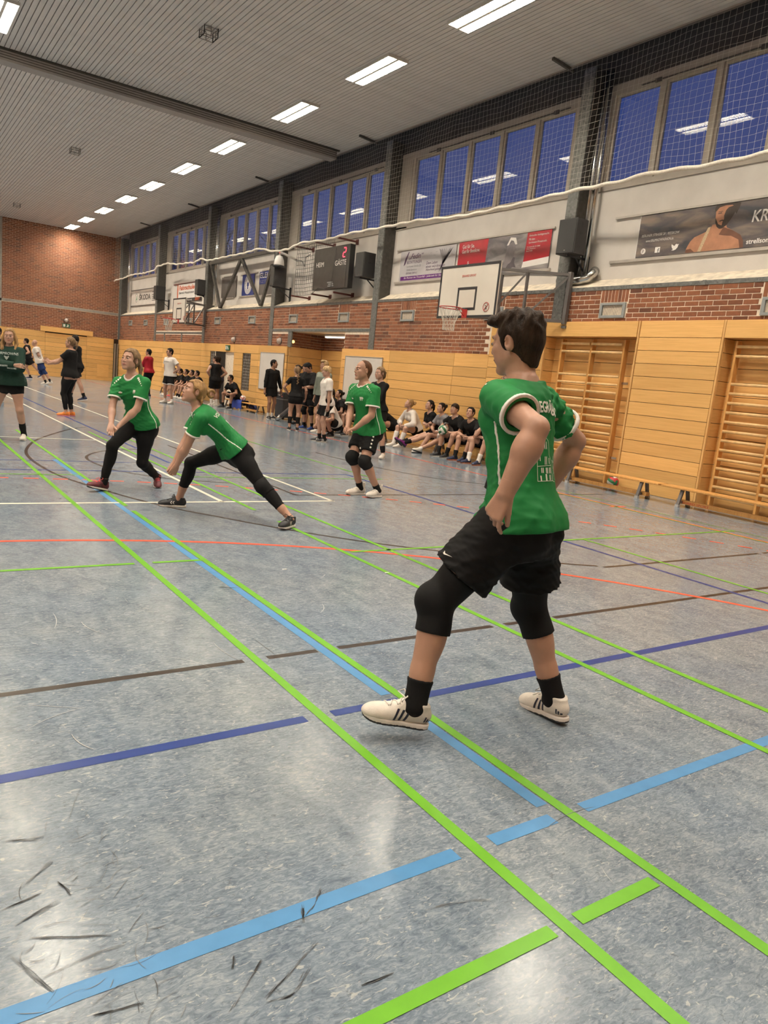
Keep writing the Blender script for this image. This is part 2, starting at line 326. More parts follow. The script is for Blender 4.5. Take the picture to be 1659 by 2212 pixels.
def mark(pts, w, mt):
    P = [np.array(p) for p in smooth(pts, 5)] if len(pts) > 2 else [np.array(pts[0])+(np.array(pts[1])-np.array(pts[0]))*t for t in np.linspace(0, 1, 6)]
    v = []; f = []; n = len(P)
    for k in range(16):
        i0 = rs.randint(0, n-2); i1 = min(n-1, i0+rs.randint(2, max(3, n//3))); o_ = rs.normal()*w*.42; ww = rs.uniform(.0004, .0013); b0 = len(v)
        for i in range(i0, i1+1):
            p = P[i]; d = P[min(i+1, n-1)]-P[max(i-1, 0)]; d = d/np.linalg.norm(d); m = np.array((-d[1], d[0])); q = m*ww*(.3 if i in (i0, i1) else 1); c = p+m*(o_+rs.normal()*.0004)
            v += [(c[0]-q[0], c[1]-q[1], .0026), (c[0]+q[0], c[1]+q[1], .0026)]
        for i in range(i1-i0): f.append((b0+2*i, b0+2*i+2, b0+2*i+3, b0+2*i+1))
    me = bpy.data.meshes.new('scuff_mark'); me.from_pydata(v, [], f); tag(link('scuff_mark', me, mt, floor), kind='stuff')
for pts, w in (([(1.036, 1.582), (.994, 1.54), (.938, 1.498)], .007), ([(.951, 1.541), (.921, 1.478)], .006), ([(.922, 1.404), (.831, 1.358), (.73, 1.303)], .006), ([(.866, 1.339), (.796, 1.29), (.724, 1.291)], .006), ([(.77, 1.414), (.693, 1.352), (.627, 1.301)], .005), ([(.377, 1.443), (.483, 1.424)], .004),
               ([(.397, 1.924), (.418, 1.851)], .004), ([(.298, 1.741), (.471, 1.66)], .006), ([(.716, 1.459), (.696, 1.42)], .004), ([(.248, 1.87), (.351, 1.895)], .004), ([(.947, 1.232), (1.04, 1.227)], .003), ([(2.0, 4.40), (2.06, 4.30), (2.02, 4.20)], .012), ([(1.86, 4.42), (1.98, 4.36)], .010)): mark(pts, w, M_SCUFF)
for pts, w in (([(1.239, 1.366), (1.337, 1.353), (1.444, 1.314)], .006), ([(.247, 1.705), (.315, 1.546)], .006), ([(.271, 1.803), (.388, 1.847)], .008), ([(.297, 2.165), (.399, 2.14)], .008), ([(.30, 1.60), (.44, 1.62), (.52, 1.60)], .007), ([(.32, 1.95), (.40, 2.02)], .006)): mark(pts, w, M_SCUFFG)
for i in range(130):
    x, y = rs.uniform(.15, .60), rs.uniform(1.2, 2.3); scuff(x, y, rs.uniform(.015, .10), rs.uniform(-.5, 1.7), rs.uniform(-.6, .6), rs.uniform(.0008, .0026), M_SCUFFG if i % 5 else M_SCUFF)
for i in range(60):
    x, y = rs.uniform(.3, 4.5), rs.uniform(1.1, 8); scuff(x, y, rs.uniform(.03, .3), rs.uniform(0, 3.1), rs.uniform(-.5, .5), rs.uniform(.0015, .004), [M_SCUFFW, M_SCUFFG][i % 2])
for i, (x, y) in enumerate([(2.49, 4.72), (3.23, 4.45), (8.07, 10.0)]):
    tag(MB().box((x-.016, y-.007, .0), (x+.016, y+.007, .004)).build('tape_scrap', M_PRINTW), ['scrap of white tape on the floor behind the lunging woman', 'scrap of white tape on the floor near the red arc', 'scrap of white tape on the floor before the seated players'][i], 'tape scrap')

# ---- right wall
wall = MB()
wall.box((XW+.0025, 21.78, 0), (XW+.30, YE, ZSLAB)); wall.box((XW+.0025, 12.2, 0), (XW+.30, 18.36, ZSLAB)); wall.box((XW+.0025, 18.36, 2.73), (XW+.30, 21.78, ZSLAB))
wall.box((XW+.30, YB, 0), (XW+.5, 12.2, 2.95)); wall.box((XW+.0025, YB, 2.94), (XW+.5, 12.2, ZSLAB))
wall.box((12.25, 18.0, 0), (12.5, 22.1, 2.73)); wall.box((XW+.3, 21.78, 0), (12.4, 22.0, 2.75)); wall.box((XW+.3, 18.1, 0), (12.4, 18.36, 2.75)); 
WR = tag(wall.build('wall_right', M_MORTAR), kind='structure')
link('niche_ceiling', MB().box((XW+.02, 18.36, 2.735), (12.3, 21.78, 2.78)).mesh('niche_ceiling'), pmat('niche_ceiling', (.62, .42, .22), .6, var=.1), WR)
up = MB()
up.box((XU, YB, ZSLAB), (XU+.25, YE, 5.42))
link('upper_wall', up.mesh('upper_wall'), M_WHITE, WR)
sl = MB()
for a_, b_ in zip(PIL[:-1], PIL[1:]):
    y0, y1 = a_+.15, b_-.15
    sl.quad((XW+.012, y0, 3.56), (XU, y0, 3.74), (XU, y1, 3.74), (XW+.012, y1, 3.56))
link('sloped_sill', sl.mesh('sloped_sill'), M_SILL, WR)
ang = MB(); ang.box((XW-.012, YB, ZSLAB), (XW+.06, YE, 3.555))
for a_ in PIL: ang.box((XW-.022, a_-3.1, ZSLAB-.004), (XW-.01, a_-3.04, 3.56)); ang.box((XW-.022, a_+1.2, ZSLAB-.004), (XW-.01, a_+1.26, 3.56))
link('steel_angle', ang.mesh('steel_angle'), M_STEEL, WR)
for i, y in enumerate(PIL):
    c = MB(); zb = 2.95 if y < 12 else ZWOOD-.02
    c.box((XW-.018, y-.13, zb), (XW+.015, y+.13, 7.5)); c.box((XW+.015, y-.125, 3.5), (XU+.02, y+.125, 7.5))
    col_ = link('steel_column', c.mesh('steel_column'), M_STEEL, WR)
    w = MB(); w.box((XW+.016, y-.127, 3.5), (XU+.02, y-.1245, 7.5)); link('column_web', w.mesh('column_web'), M_DARKST, col_)
lin = MB(); lin.box((XW-.015, 16.95, 2.73), (XW+.02, 23.17, 2.81)); lin.box((XW-.015, 21.62, ZWOOD-.02), (XW+.03, 21.86, 2.74)); lin.box((XW-.012, 29.4, 2.62), (XW+.02, 35.7, 2.69)); lin.box((XW-.012, 34.2, 2.2), (XW+.02, 34.35, 2.63)); lin.box((XW-.012, 31.9, 2.2), (XW+.02, 32.05, 2.63))
link('lintel', lin.mesh('lintel'), M_STEEL, WR)
VENT_Y = [6.05, 9.1, 12.25, 15.42, 18.5, 21.6, 24.75, 27.95, 31.1, 34.15, 37.23, 39.85]
excl = [(18.36, 21.78, 0, 2.735)]+[(y-.13, y+.13, 0, 4) for y in PIL]+[(y-.30, y+.30, 2.985, 3.26) for y in VENT_Y]+[(y-.31, y+.31, 3.26, 3.5) for y in VENT_Y]+[(16.95, 23.17, 2.72, 2.82), (21.62, 21.86, 2.2, 2.8), (29.4, 35.7, 2.61, 2.70), (34.2, 34.35, 2.2, 2.63), (31.9, 32.05, 2.2, 2.63)]
bricks = []
PITCH_, BL = .0833, .2515
for k in range(16):
    z1 = ZSLAB-.006-k*PITCH_; z0 = z1-.0715
    j = 0; y = 3.0-(BL/2 if k % 2 else 0)
    while y < YE-.02:
        zb = ZWOOD2 if y < 12.2 else ZWOOD
        if z0 > zb-.06:
            iv = [(y, min(y+.24, YE))]
            for (e0, e1, ez0, ez1) in excl:
                if ez0 < z1-.005 and ez1 > z0+.005:
                    iv = [s_ for a_, b_ in iv for s_ in ((a_, min(b_, e0-.006)), (max(a_, e1+.006), b_)) if s_[1]-s_[0] > .03]
            for a_, b_ in iv: bricks.append((a_, b_, max(z0, zb-.03), z1))
        y += BL
for y in VENT_Y:
    for q in range(8): bricks.append((y-.3+q*.0757, y-.3+q*.0757+.064, 3.268, ZSLAB-.006))
bricks.sort(key=lambda b: b[0]); vis = [b for b in bricks if b[0] > 5.2]; single = set(vis[:299])
rb = random.Random(3); bm_cache = {}; rest = MB()
for b in bricks:
    d = rb.uniform(-.0015, .0025)
    if b in single:
        key = (round(b[1]-b[0], 3), round(b[3]-b[2], 3))
        if key not in bm_cache:
            bm_cache[key] = MB().box((-.0, 0, 0), (.02, key[0], key[1])).mesh('brick', .003)
        o = link('brick', bm_cache[key], None, WR, (XW-.002-d, b[0], b[2]))
        if not bm_cache[key].materials: bm_cache[key].materials.append(M_BRICK)
    else: rest.box((XW-.002-d, b[0], b[2]), (XW+.015, b[1], b[3]))
# niche brickwork joins the rest
for k in range(6):
    z1 = 2.73-.008-k*PITCH_; z0 = max(z1-.0715, ZWOOD-.02)
    for q in range(6):
        x0 = XW+.02+q*BL-(BL/2 if k % 2 else 0); x1 = min(x0+.24, 12.24); x0 = max(x0, XW+.02)
        if x1-x0 > .03: rest.box((x0, 21.77, z0), (x1, 21.79, z1))
    for q in range(16):
        y0 = 18.3+q*BL-(BL/2 if k % 2 else 0); rest.box((12.24, y0, z0), (12.26, min(y0+.24, 21.77), z1))
tag(link('brickwork', rest.mesh('brickwork', fix=False), M_BRICK, WR), kind='stuff')
for y in VENT_Y:
    v = MB(); x0 = XW-.03
    for (a_, b_, c_, d_) in ((-.28, .28, 3.215, 3.255), (-.28, .28, 2.99, 3.035), (-.28, -.225, 3.035, 3.215), (.225, .28, 3.035, 3.215)): v.box((x0, y+a_, c_), (XW+.02, y+b_, d_))
    vo = link('vent', v.mesh('vent', .004), pmat('vent_grey', (.27, .285, .28), .5, var=.1), WR)
    g = MB(); g.box((XW+.012, y-.23, 3.03), (XW+.014, y+.23, 3.22))
    for q in range(24): g.box((XW+.0, y-.22+q*.0187, 3.035), (XW+.012, y-.22+q*.0187+.004, 3.215))
    link('grille', g.mesh('grille'), pmat('grille_dark', (.02, .018, .016), .6, var=.2), vo)

# ---- timber panelling of the right wall: every board is a board
pl_cache = {}
def plank(parent, y0, y1, z0, z1, x=10.95, th=.05, gap=.004, name='plank'):
    key = (round(y1-y0, 3), round(z1-z0, 3), th)
    if key not in pl_cache:
        me = MB().box((0, gap, gap), (th, key[0]-gap, key[1]-gap)).mesh('plank', .003); me.materials.append(M_PLANK); pl_cache[key] = me
    return link(name, pl_cache[key], None, parent, (x, y0, z0))
def plankx(parent, x0, x1, z0, z1, y, th=.05, gap=.004, name='plank'):
    key = ('x', round(x1-x0, 3), round(z1-z0, 3))
    if key not in pl_cache:
        me = MB().box((gap, 0, gap), (key[1]-gap, th, key[2]-gap)).mesh('plank', .003); me.materials.append(M_PLANK); pl_cache[key] = me
    return link(name, pl_cache[key], None, parent, (x0, y, z0))
PAN = tag(MB().box((XW-.004, 12.2, .0), (XW+.006, 18.36, ZWOOD)).box((XW-.004, 21.78, 0), (XW+.006, 26.05, ZWOOD)).box((XW-.004, 27.02, 0), (XW+.006, YE, ZWOOD)).box((XW-.004, 26.0, 1.97), (XW+.006, 27.1, ZWOOD)).box((11.30, YB, 0), (11.306, 12.2, ZWOOD2)).build('trim_1', pmat('panel_gap', (.035, .018, .008), .9, var=.1)), kind='structure')
def section(y0, y1, top, rows, head, holes=(), x=10.95):
    """one bay of boards; holes are (y0, y1, z0, z1) openings"""
    def put(z0, z1):
        iv = [(y0, y1)]
        for h in holes:
            if h[2] < z1-.01 and h[3] > z0+.01: iv = [s_ for a_, b_ in iv for s_ in ((a_, min(b_, h[0])), (max(a_, h[1]), b_)) if s_[1]-s_[0] > .02]
        for a_, b_ in iv: plank(PAN, a_, b_, z0, z1, x)
    put(head, top)
    h = head/rows
    for r in range(rows): put(r*h, (r+1)*h)
NICHE1, NICHE2, DOOR = (24.55, 25.25, .65, 1.96), (27.74, 28.4, .65, 1.96), (26.05, 27.02, -.1, 1.96)
for y0, y1 in ((12.2, 13.35), (13.35, 15.96), (15.96, 18.36), (21.78, 23.9), (23.9, 26.05), (27.02, 29.4), (29.4, 31.9), (31.9, 34.3), (34.3, 36.9), (36.9, 39.4), (39.4, 41.9)):
    section(y0, y1, ZWOOD, 9, 1.96, (NICHE1, NICHE2, DOOR))
section(26.05, 27.02, ZWOOD, 9, 1.96, (DOOR,))
# niche panelling
for r in range(9):
    plankx(PAN, XW+.0, 12.2, r*.2178, (r+1)*.2178, 21.74, .04); plank(PAN, 18.36, 21.74, r*.2178, (r+1)*.2178, 12.2, .05)
plankx(PAN, XW, 12.2, 1.96, ZWOOD, 21.74, .04); plank(PAN, 18.36, 21.74, 1.96, ZWOOD, 12.2, .05)
# near bays with wall-bar recesses
section(10.63, 12.2, ZWOOD2, 12, 2.65); section(6.86, 8.40, ZWOOD2, 12, 2.65); section(3.0, 4.6, ZWOOD2, 12, 2.65)
for y0, y1 in ((8.46, 10.60), (4.64, 6.82)):
    plank(PAN, y0, y1, 2.65, ZWOOD2, 10.95, .05)
    for r in range(13): plank(PAN, y0-.04, y1+.04, r*.2208, min((r+1)*.2208, 2.92), 11.26, .04)
    for r in range(13): plankx(PAN, 10.99, 11.27, r*.2208, min((r+1)*.2208, 2.92), y1, .03)
    for r in range(13): plankx(PAN, 10.99, 11.27, r*.2208, min((r+1)*.2208, 2.92), y0-.035, .03)
    link('recess_soffit', MB().box((10.97, y0, 2.655), (11.27, y1, 2.675)).mesh('recess_soffit'), M_PLANK, PAN)
M_EDGE = mat_wood('edge_wood', (.76, .46, .18), (.64, .35, .12), (6, 6, .7))
for y in (10.615, 8.43, 6.84, 4.62): link('edge_post', MB().box((10.945, y-.018, 0), (11.0, y+.018, ZWOOD2)).mesh('edge_post', .012), M_EDGE, PAN)
# goal niches with small nets and the open door
for (y0, y1, z0, z1) in (NICHE1, NICHE2):
    b = MB(); b.box((11.28, y0, z0), (11.30, y1, z1)); b.box((XW-.03, y0-.02, z0-.02), (11.3, y0, z1)); b.box((XW-.03, y1, z0), (11.3, y1+.02, z1)); b.box((XW-.03, y0, z0-.02), (11.3, y1, z0))
    nb = link('niche', b.mesh('niche'), pmat('niche_dark', (.05, .032, .018), .8, var=.2), PAN)
    n = MB()
    for q in range(7): n.bar((XW-.02, y0+.04+q*(y1-y0-.08)/6, z0), (XW-.02, y0+.04+q*(y1-y0-.08)/6, z1), .008)
    for q in range(13): n.bar((XW-.02, y0+.03, z0+.03+q*(z1-z0-.05)/12), (XW-.02, y1-.03, z0+.03+q*(z1-z0-.05)/12), .008)
    tag(link('niche_net', n.mesh('niche_net'), M_NETW, nb), kind='stuff')
db = MB(); db.box((12.1, 25.6, 0), (12.12, 27.5, 2.1)); db.box((11.0, 27.02, 0), (12.1, 27.06, 2.0)); db.box((11.0, 26.0, 0), (12.1, 26.05, 2.0)); db.box((11, 26, 1.97), (12.1, 27.1, 2.0))
link('doorway', db.mesh('doorway'), pmat('doorway_plaster', (.78, .52, .36), .8, var=.08), PAN)
dr = tag(MB().box((10.62, 26.96, .01), (11.0, 27.01, 1.95)).build('door_1', pmat('door_dark', (.035, .033, .032), .5, var=.2), None, .004), kind='structure')
link('door_edge', MB().box((10.60, 26.955, .01), (10.62, 27.015, 1.95)).mesh('door_edge'), M_ALU, dr)

# ---- upper windows, six bays of five panes
M_GASKET = pmat('gasket', (.05, .048, .045), .6, var=.1)
for i in range(6):
    y0, y1 = PIL[i]+.50, PIL[i+1]-.70
    if i == 0: y0, y1 = 4.75, 10.06
    z0, z1 = 5.46, 7.04; fr = MB(); x0, x1 = XU-.02, XU+.10
    fr.box((x0, y0-.09, z0-.09), (x1, y1+.09, z0)); fr.box((x0, y0-.09, z1), (x1, y1+.09, z1+.08))
    n = 5; pw = (y1-y0)/n
    for q in range(n+1): fr.box((x0, y0+q*pw-.05, z0), (x1, y0+q*pw+.05, z1))
    fo = tag(fr.build('window_%d' % (i+1), M_FRAME, None, .004), kind='structure')
    for q in range(n):
        a_, b_ = y0+q*pw+.05, y0+(q+1)*pw-.05; s_ = MB(); w = .045
        for (c0, c1, d0, d1) in ((a_, b_, z0, z0+w), (a_, b_, z1-w, z1), (a_, a_+w, z0+w, z1-w), (b_-w, b_, z0+w, z1-w)): s_.box((XU+.012, c0, d0), (XU+.07, c1, d1))
        so = link('sash', s_.mesh('sash', .004), M_FRAME, fo)
        g = MB(); g.box((XU+.045, a_+w, z0+w), (XU+.051, b_-w, z1-w)); link('pane', g.mesh('pane'), M_GLASS, so)
    h = MB(); h.bar((XU-.035, y1-.6, z1+.03), (XU-.035, y0+.2, z1+.03), .018)
    for q in range(3): h.box((XU-.05, y0+.5+q*1.9, z1-.01), (XU-.02, y0+.62+q*1.9, z1+.06))
    link('opener_rod', h.mesh('opener_rod'), M_DARKST, fo)
wallu = MB()
edges = [(YB, 4.66)]+[((PIL[i]-.61 if i else 10.15), PIL[i]+.41) for i in range(1, 6)]+[(PIL[6]-.61, YE)]
edges[1] = (10.15, PIL[1]+.41)
for a_, b_ in edges: wallu.box((XU, a_, 5.36), (XU+.12, b_, 7.12))
wallu.box((XU-.03, YB, 5.36), (XU+.12, YE, 5.372)); wallu.box((XU-.01, YB, 7.12), (XU+.12, YE, 7.22))
link('window_spandrel', wallu.mesh('window_spandrel'), M_FRAME, WR)
dk = MB(); dk.box((XU+.02, YB, 7.22), (XU+.2, YE, 7.9)); dk.box((10.66, YB, 7.86), (XU+.2, YE, 7.9)); link('eaves', dk.mesh('eaves'), M_CEILBK, WR)

# ---- end wall
WE = tag(MB().box((XL_, YE+.001, 0), (XW+.6, YE+.3, 7.9)).build('wall_end', M_MORTAR), kind='structure')
eb = MB(); k = 0; z = ZWOOD-.03
while z < 7.5:
    if not (3.44 < z+.04 < 3.66):
        x = XL_+rb.uniform(0, .01)-(BL/2 if k % 2 else 0)
        while x < 10.9:
            x1 = min(x+.24, 10.92)
            xa = x
            for p0, p1 in ((5.1, 5.3), (-1., -.8)):
                if xa < p0 < x1: x1 = p0
                elif p0 <= xa < p1: xa = p1
            if x1-xa > .02: eb.box((max(xa, XL_), YE-.002-rb.uniform(0, .003), z), (x1, YE+.01, z+.0715))
            x += BL
    z += PITCH_; k += 1
tag(link('brickwork', eb.mesh('brickwork', fix=False), M_BRICK, WE), kind='stuff')
cb = MB(); cb.box((XL_, YE-.02, 3.51), (10.95, YE+.02, 3.63)); cb.box((5.1, YE-.02, 2.25), (5.3, YE+.02, 7.5)); cb.box((-1, YE-.02, 2.25), (-.8, YE+.02, 7.5))
link('concrete_beam', cb.mesh('concrete_beam'), M_CONC, WE)
cn = MB(); cn.box((10.93, YE-.03, 2.2), (11.05, YE+.02, 7.5)); link('corner_post', cn.mesh('corner_post'), M_STEEL, WE)
PE = tag(MB().box((XL_, YE-.036, 0), (11.0, YE-.03, ZWOOD)).build('trim_2', MATS['panel_gap']), kind='structure')
xs = [XL_, -10, -7, -4, -1, 2.0, 5.0, 7.31, 9.34, 10.72]
for a_, b_ in zip(xs[:-1], xs[1:]):
    for r in range(9): plankx(PE, a_, b_, r*.2178, (r+1)*.2178, YE-.085)
    plankx(PE, a_, b_, 1.96, ZWOOD if not (7.2 < (a_+b_)/2 < 9.5) else 2.2, YE-.085)
plankx(PE, 7.08, 9.64, 2.26, 2.52, YE-.12, .1)
for q in range(2): plankx(PE, 7.35, 9.3, 2.10+q*.08, 2.10+q*.08+.03, YE-.10, .02)
link('inspection_hatch', MB().box((9.9, YE-.10, .2), (10.5, YE-.084, .86)).mesh('inspection_hatch', .003), M_PLANK, PE)
tag(MB().box((10.73, YE-.3, .0), (10.90, YE-.05, 2.02)).build('roller_shutter_rail', M_DARKST, None, .01), 'tall dark metal rail in the corner of the two panelled walls', 'rail')
for x in (10.74, 10.88): link('rail_lip', MB().box((x-.012, YE-.32, .0), (x+.012, YE-.29, 2.02)).mesh('rail_lip'), M_ALU, bpy.data.objects['roller_shutter_rail'])
# ---- unseen walls
tag(MB().box((XL_-.3, YB, 0), (XL_, YE, 7.9)).build('wall_left', pmat('far_brick', (.27, .13, .075), .8, var=.3, vscale=9)), kind='structure')
link('plank', MB().box((XL_, YB, 0), (XL_+.05, YE, ZWOOD)).mesh('plank'), M_PLANK, bpy.data.objects['wall_left'])
tag(MB().box((XL_, YB-.3, 0), (12, YB, 7.9)).build('wall_back', MATS['far_brick']), kind='structure')
link('plank', MB().box((XL_, YB, 0), (11, YB+.05, ZWOOD)).mesh('plank'), M_PLANK, bpy.data.objects['wall_back'])

# ---- ceiling of metal strips
CE = tag(MB().box((XL_, YB, ZC+.05), (10.66, YE, ZC+.12)).build('ceiling', M_CEILBK), kind='structure')
st = MB().box((0, YB, 0), (.086, YE, .03)).mesh('ceiling_strip', .004); st.materials.append(M_CEIL)
n_ = 0; x = 10.56
while x > XL_: link('ceiling_strip', st, None, CE, (x, 0, ZC)); x -= .1
link('edge_trim', MB().box((10.645, YB, ZC-.03), (10.67, YE, ZC+.14)).mesh('edge_trim'), pmat('edge_trim', (.40, .37, .35), .5, var=.05), CE)
bmx = MB(); M_BOX = pmat('beam_casing', (.30, .28, .265), .5, var=.06)
bmx.box((XL_, 18.66, 7.22), (10.42, 19.0, ZC+.02))
BO = link('beam_casing', bmx.mesh('beam_casing', .006), M_BOX, CE)
gr = MB()
for q in range(4): gr.box((XL_, 18.655, 7.27+q*.05), (10.42, 18.662, 7.285+q*.05))
gr.box((XL_, 18.64, 7.44), (10.5, 18.72, ZC)); link('beam_groove', gr.mesh('beam_groove'), M_DARKST, BO)
# ---------------------------------------------------------------- ceiling lamps
M_LAMP = pmat('lamp_glow', (.9, .88, .8), .4, emit=LAMP_COL, estr=LAMP)
M_LAMPFR = pmat('lamp_frame', (.62, .60, .56), .4, .2, var=.03)
lf = MB(); W2, L2, DP = .215, .79, .052
for b in (((-W2-.015, -L2-.015, -DP), (W2+.015, -L2, .02)), ((-W2-.015, L2, -DP), (W2+.015, L2+.015, .02)), ((-W2-.015, -L2, -DP), (-W2, L2, .02)), ((W2, -L2, -DP), (W2+.015, L2, .02))): lf.box(*b)
lf_me = lf.mesh('frame'); lf_me.materials.append(M_LAMPFR)
lp_me = []
for s_ in (-1, 1):
    me = MB().quad((s_*.11-.088, -L2+.01, -.006), (s_*.11-.088, L2-.01, -.006), (s_*.11+.088, L2-.01, -.006), (s_*.11+.088, -L2+.01, -.006)).mesh('tube_panel', fix=False); me.materials.append(M_LAMP)
    if me.polygons[0].normal.z > 0: me.flip_normals()
    lp_me.append(me)
ce_me = MB().box((-.018, -L2, -.016), (.018, L2, -.004)).box((-.026, -L2, -DP+.002), (.026, L2, -DP+.014)).mesh('centre_bar'); ce_me.materials.append(M_LAMPFR)
lv = MB()
for q in range(25):
    y = -L2+.03+q*(2*L2-.06)/24
    for s_ in (-1, 1): lv.box((s_*.11-.098, y-.002, -DP+.004), (s_*.11+.098, y+.002, -.012))
lv_me = lv.mesh('louvre'); lv_me.materials.append(pmat('louvre', (.8, .77, .66), .35, .3, var=.03))
LX = [8.24, 2.06, -4.12, -10.3]; LY = [0.0, 3.35, 6.75, 10.15, 13.5, 16.95, 21.0, 24.42, 27.9, 31.2, 34.6, 37.85, 40.85]
ordn = ['first', 'second', 'third', 'fourth', 'fifth', 'sixth', 'seventh', 'eighth', 'ninth', 'tenth']
for i, x in enumerate(LX):
    for j, y in enumerate(LY):
        if i == 0 and j >= 3: lab = '%s glowing ceiling lamp counted from the near end of the row by the windows' % ordn[j-3]
        elif i == 1 and j == 5: lab = 'glowing ceiling lamp cut by the upper left corner of the photo'
        else: lab = 'glowing ceiling lamp of the rows above the court outside the picture'
        t = empty('ceiling_lamp', (x, y, ZC), lab, 'lamp', 'recessed ceiling lamps')
        link('frame', lf_me, None, t); link('tube_panel', lp_me[0], None, t); link('tube_panel', lp_me[1], None, t); link('centre_bar', ce_me, None, t)
        tag(link('louvre', lv_me, None, t), kind='stuff')
# small caged detectors under the ceiling
for (x, y, lab) in ((5.17, 14.42, 'small wire cage on the ceiling before the beam'), (5.17, 25.47, 'small wire cage on the ceiling beyond the beam'), (5.28, 37.4, 'small wire cage on the ceiling nearest the end wall')):
    M_CAGE = pmat('cage_grey', (.30, .28, .26), .5, var=.1); t = empty('detector_cage', (x, y, ZC), lab, 'detector')
    c = MB(); w = .13
    for z in (-.02, -.09, -.16):
        for a_, b_ in (((-w, -w), (w, -w)), ((w, -w), (w, w)), ((w, w), (-w, w)), ((-w, w), (-w, -w))): c.bar((*a_, z), (*b_, z), .012)
    for q in (-w, 0, w):
        for r_ in (-w, w): c.bar((q, r_, 0), (q, r_, -.16), .012); c.bar((r_, q, 0), (r_, q, -.16), .012); 
        c.bar((q, -w, -.16), (q, w, -.16), .012)
    c.build('cage', M_CAGE, t); MB().lathe([(.05, 0), (.06, -.03), (.045, -.07), (.02, -.085)], n=16).build('detector', M_PRINTW, t)

# ---------------------------------------------------------------- safety net under the ceiling edge
t = empty('safety_net', (10.60, 24, 7.4), 'raised white safety net hanging before the upper windows', 'net')
rp = [(5.0, 5.20), (6.42, 5.20), (7.6, 5.20), (8.36, 5.22), (9.1, 5.17), (9.78, 5.20), (10.5, 5.19), (11.4, 5.13), (12.43, 5.13), (13.6, 5.16), (14.8, 5.22), (16.05, 5.24), (17.6, 5.22), (19.3, 5.20), (20.6, 5.24), (21.4, 5.15), (22.6, 5.17), (23.1, 5.25), (23.6, 5.34), (24.2, 5.32), (25.5, 5.30), (26.86, 5.27), (28.3, 5.30), (29.0, 5.42), (29.6, 5.30), (30.5, 5.38), (32, 5.42), (33.2, 5.54), (34.5, 5.5), (34.9, 5.33), (36.2, 5.30), (37.6, 5.35), (39.5, 5.33), (41, 5.28), (41.7, 5.24)]
rp = [(y, z+.02) for y, z in rp]
ry, rz = np.array(rp).T
zr = lambda y: float(np.interp(y, ry, rz)); T0 = np.array((10.60, 24, 7.4))
sw = lambda y, z: .035*math.sin(y*2.1+z)+.03*math.sin(y*.7+2*z)
n = MB(); ZT = 7.40
tri = 3
ys = np.arange(5.0, 41.7, .105)
for q, y in enumerate(ys):
    zb = zr(y); pts = []
    for k in range(9):
        f = k/8; z = ZT+(zb-ZT)*f; yy = y+.05*math.sin(q*.9+f*5)*f*(1-f)*2
        pts.append((sw(yy, z), yy-24, z-7.4))
    n.tube(pts, 0.0017, tri, cap=False)
for k in range(1, 21):
    f = k/21; pts = []
    for y in np.arange(5.0, 41.75, .35):
        sag = .025*math.sin(y*6.3+k); z = ZT+(zr(y)-ZT)*f+sag*.5; pts.append((sw(y, z), y-24, z-7.4))
    n.tube(pts, 0.0017, tri, cap=False)
tag(n.build('mesh_of_net', M_NETW, t), kind='stuff')
MB().tube([(sw(y, zr(y))-.01, y-24, zr(y)-7.4+.012*math.sin(y*9)) for y in np.arange(5.0, 41.75, .12)], .034, 8).build('hem_rope', M_ROPE, t)
MB().tube([(0, -19, 0), (0, 17.8, 0)], .014, 6).build('top_cable', M_GREYST, t)
for y in PIL[1:6]:
    b = MB(); b.bar((-.45, y-24+.15, .05), (.1, y-24+.15, .0), .05, .05); b.build('ceiling_bracket', M_DARKST, t)

# ---------------------------------------------------------------- pipes by the pillars, truss
def pipes(y, lab, zb=3.75):
    t = empty('pipe_pair', (11.2, y, zb), lab, 'pipe')
    for dy in (-.07, .07): MB().tube([(0, dy, .0), (0, dy, 7.45-zb)], .038, 12).build('pipe', M_CHROME, t)
    return t
p_ = pipes(10.13, 'pair of shiny vertical pipes beside the nearest pillar')
MB().tube([(.0, .55, -.0), (-.06, .2, -.02), (-.08, -.05, -.03), (-.06, -.22, .0), (-.0, -.28, .1), (.08, -.25, .16)], .085, 14).build('duct_elbow', M_CHROME, p_)
pipes(28.95, 'pair of shiny vertical pipes at the far end of the steel truss'); pipes(41.2, 'pair of vertical pipes in the corner by the end wall')
t = empty('steel_truss', (10.98, 26.2, 3.55), 'grey steel zigzag truss under the fourth row of windows', 'truss')
B0 = Vector((10.98, 26.2, 3.55))
def tb(nm, a, b, w, h): MB().bar(Vector(a)-B0, Vector(b)-B0, w, h, (1, 0, 0)).build(nm, M_DARKST, t, .004)
tb('top_chord', (10.98, 23.25, 5.33), (10.98, 29.0, 5.33), .12, .10)
for a, b in (((28.9, 5.3), (27.75, 3.6)), ((26.0, 5.28), (27.72, 3.6)), ((25.95, 5.28), (24.1, 3.6)), ((23.35, 4.9), (24.05, 3.6))):
    for d in (-.05, .05): tb('diagonal', (10.98, a[0]+d, a[1]), (10.98, b[0]+d*.6, b[1]), .05, .09)

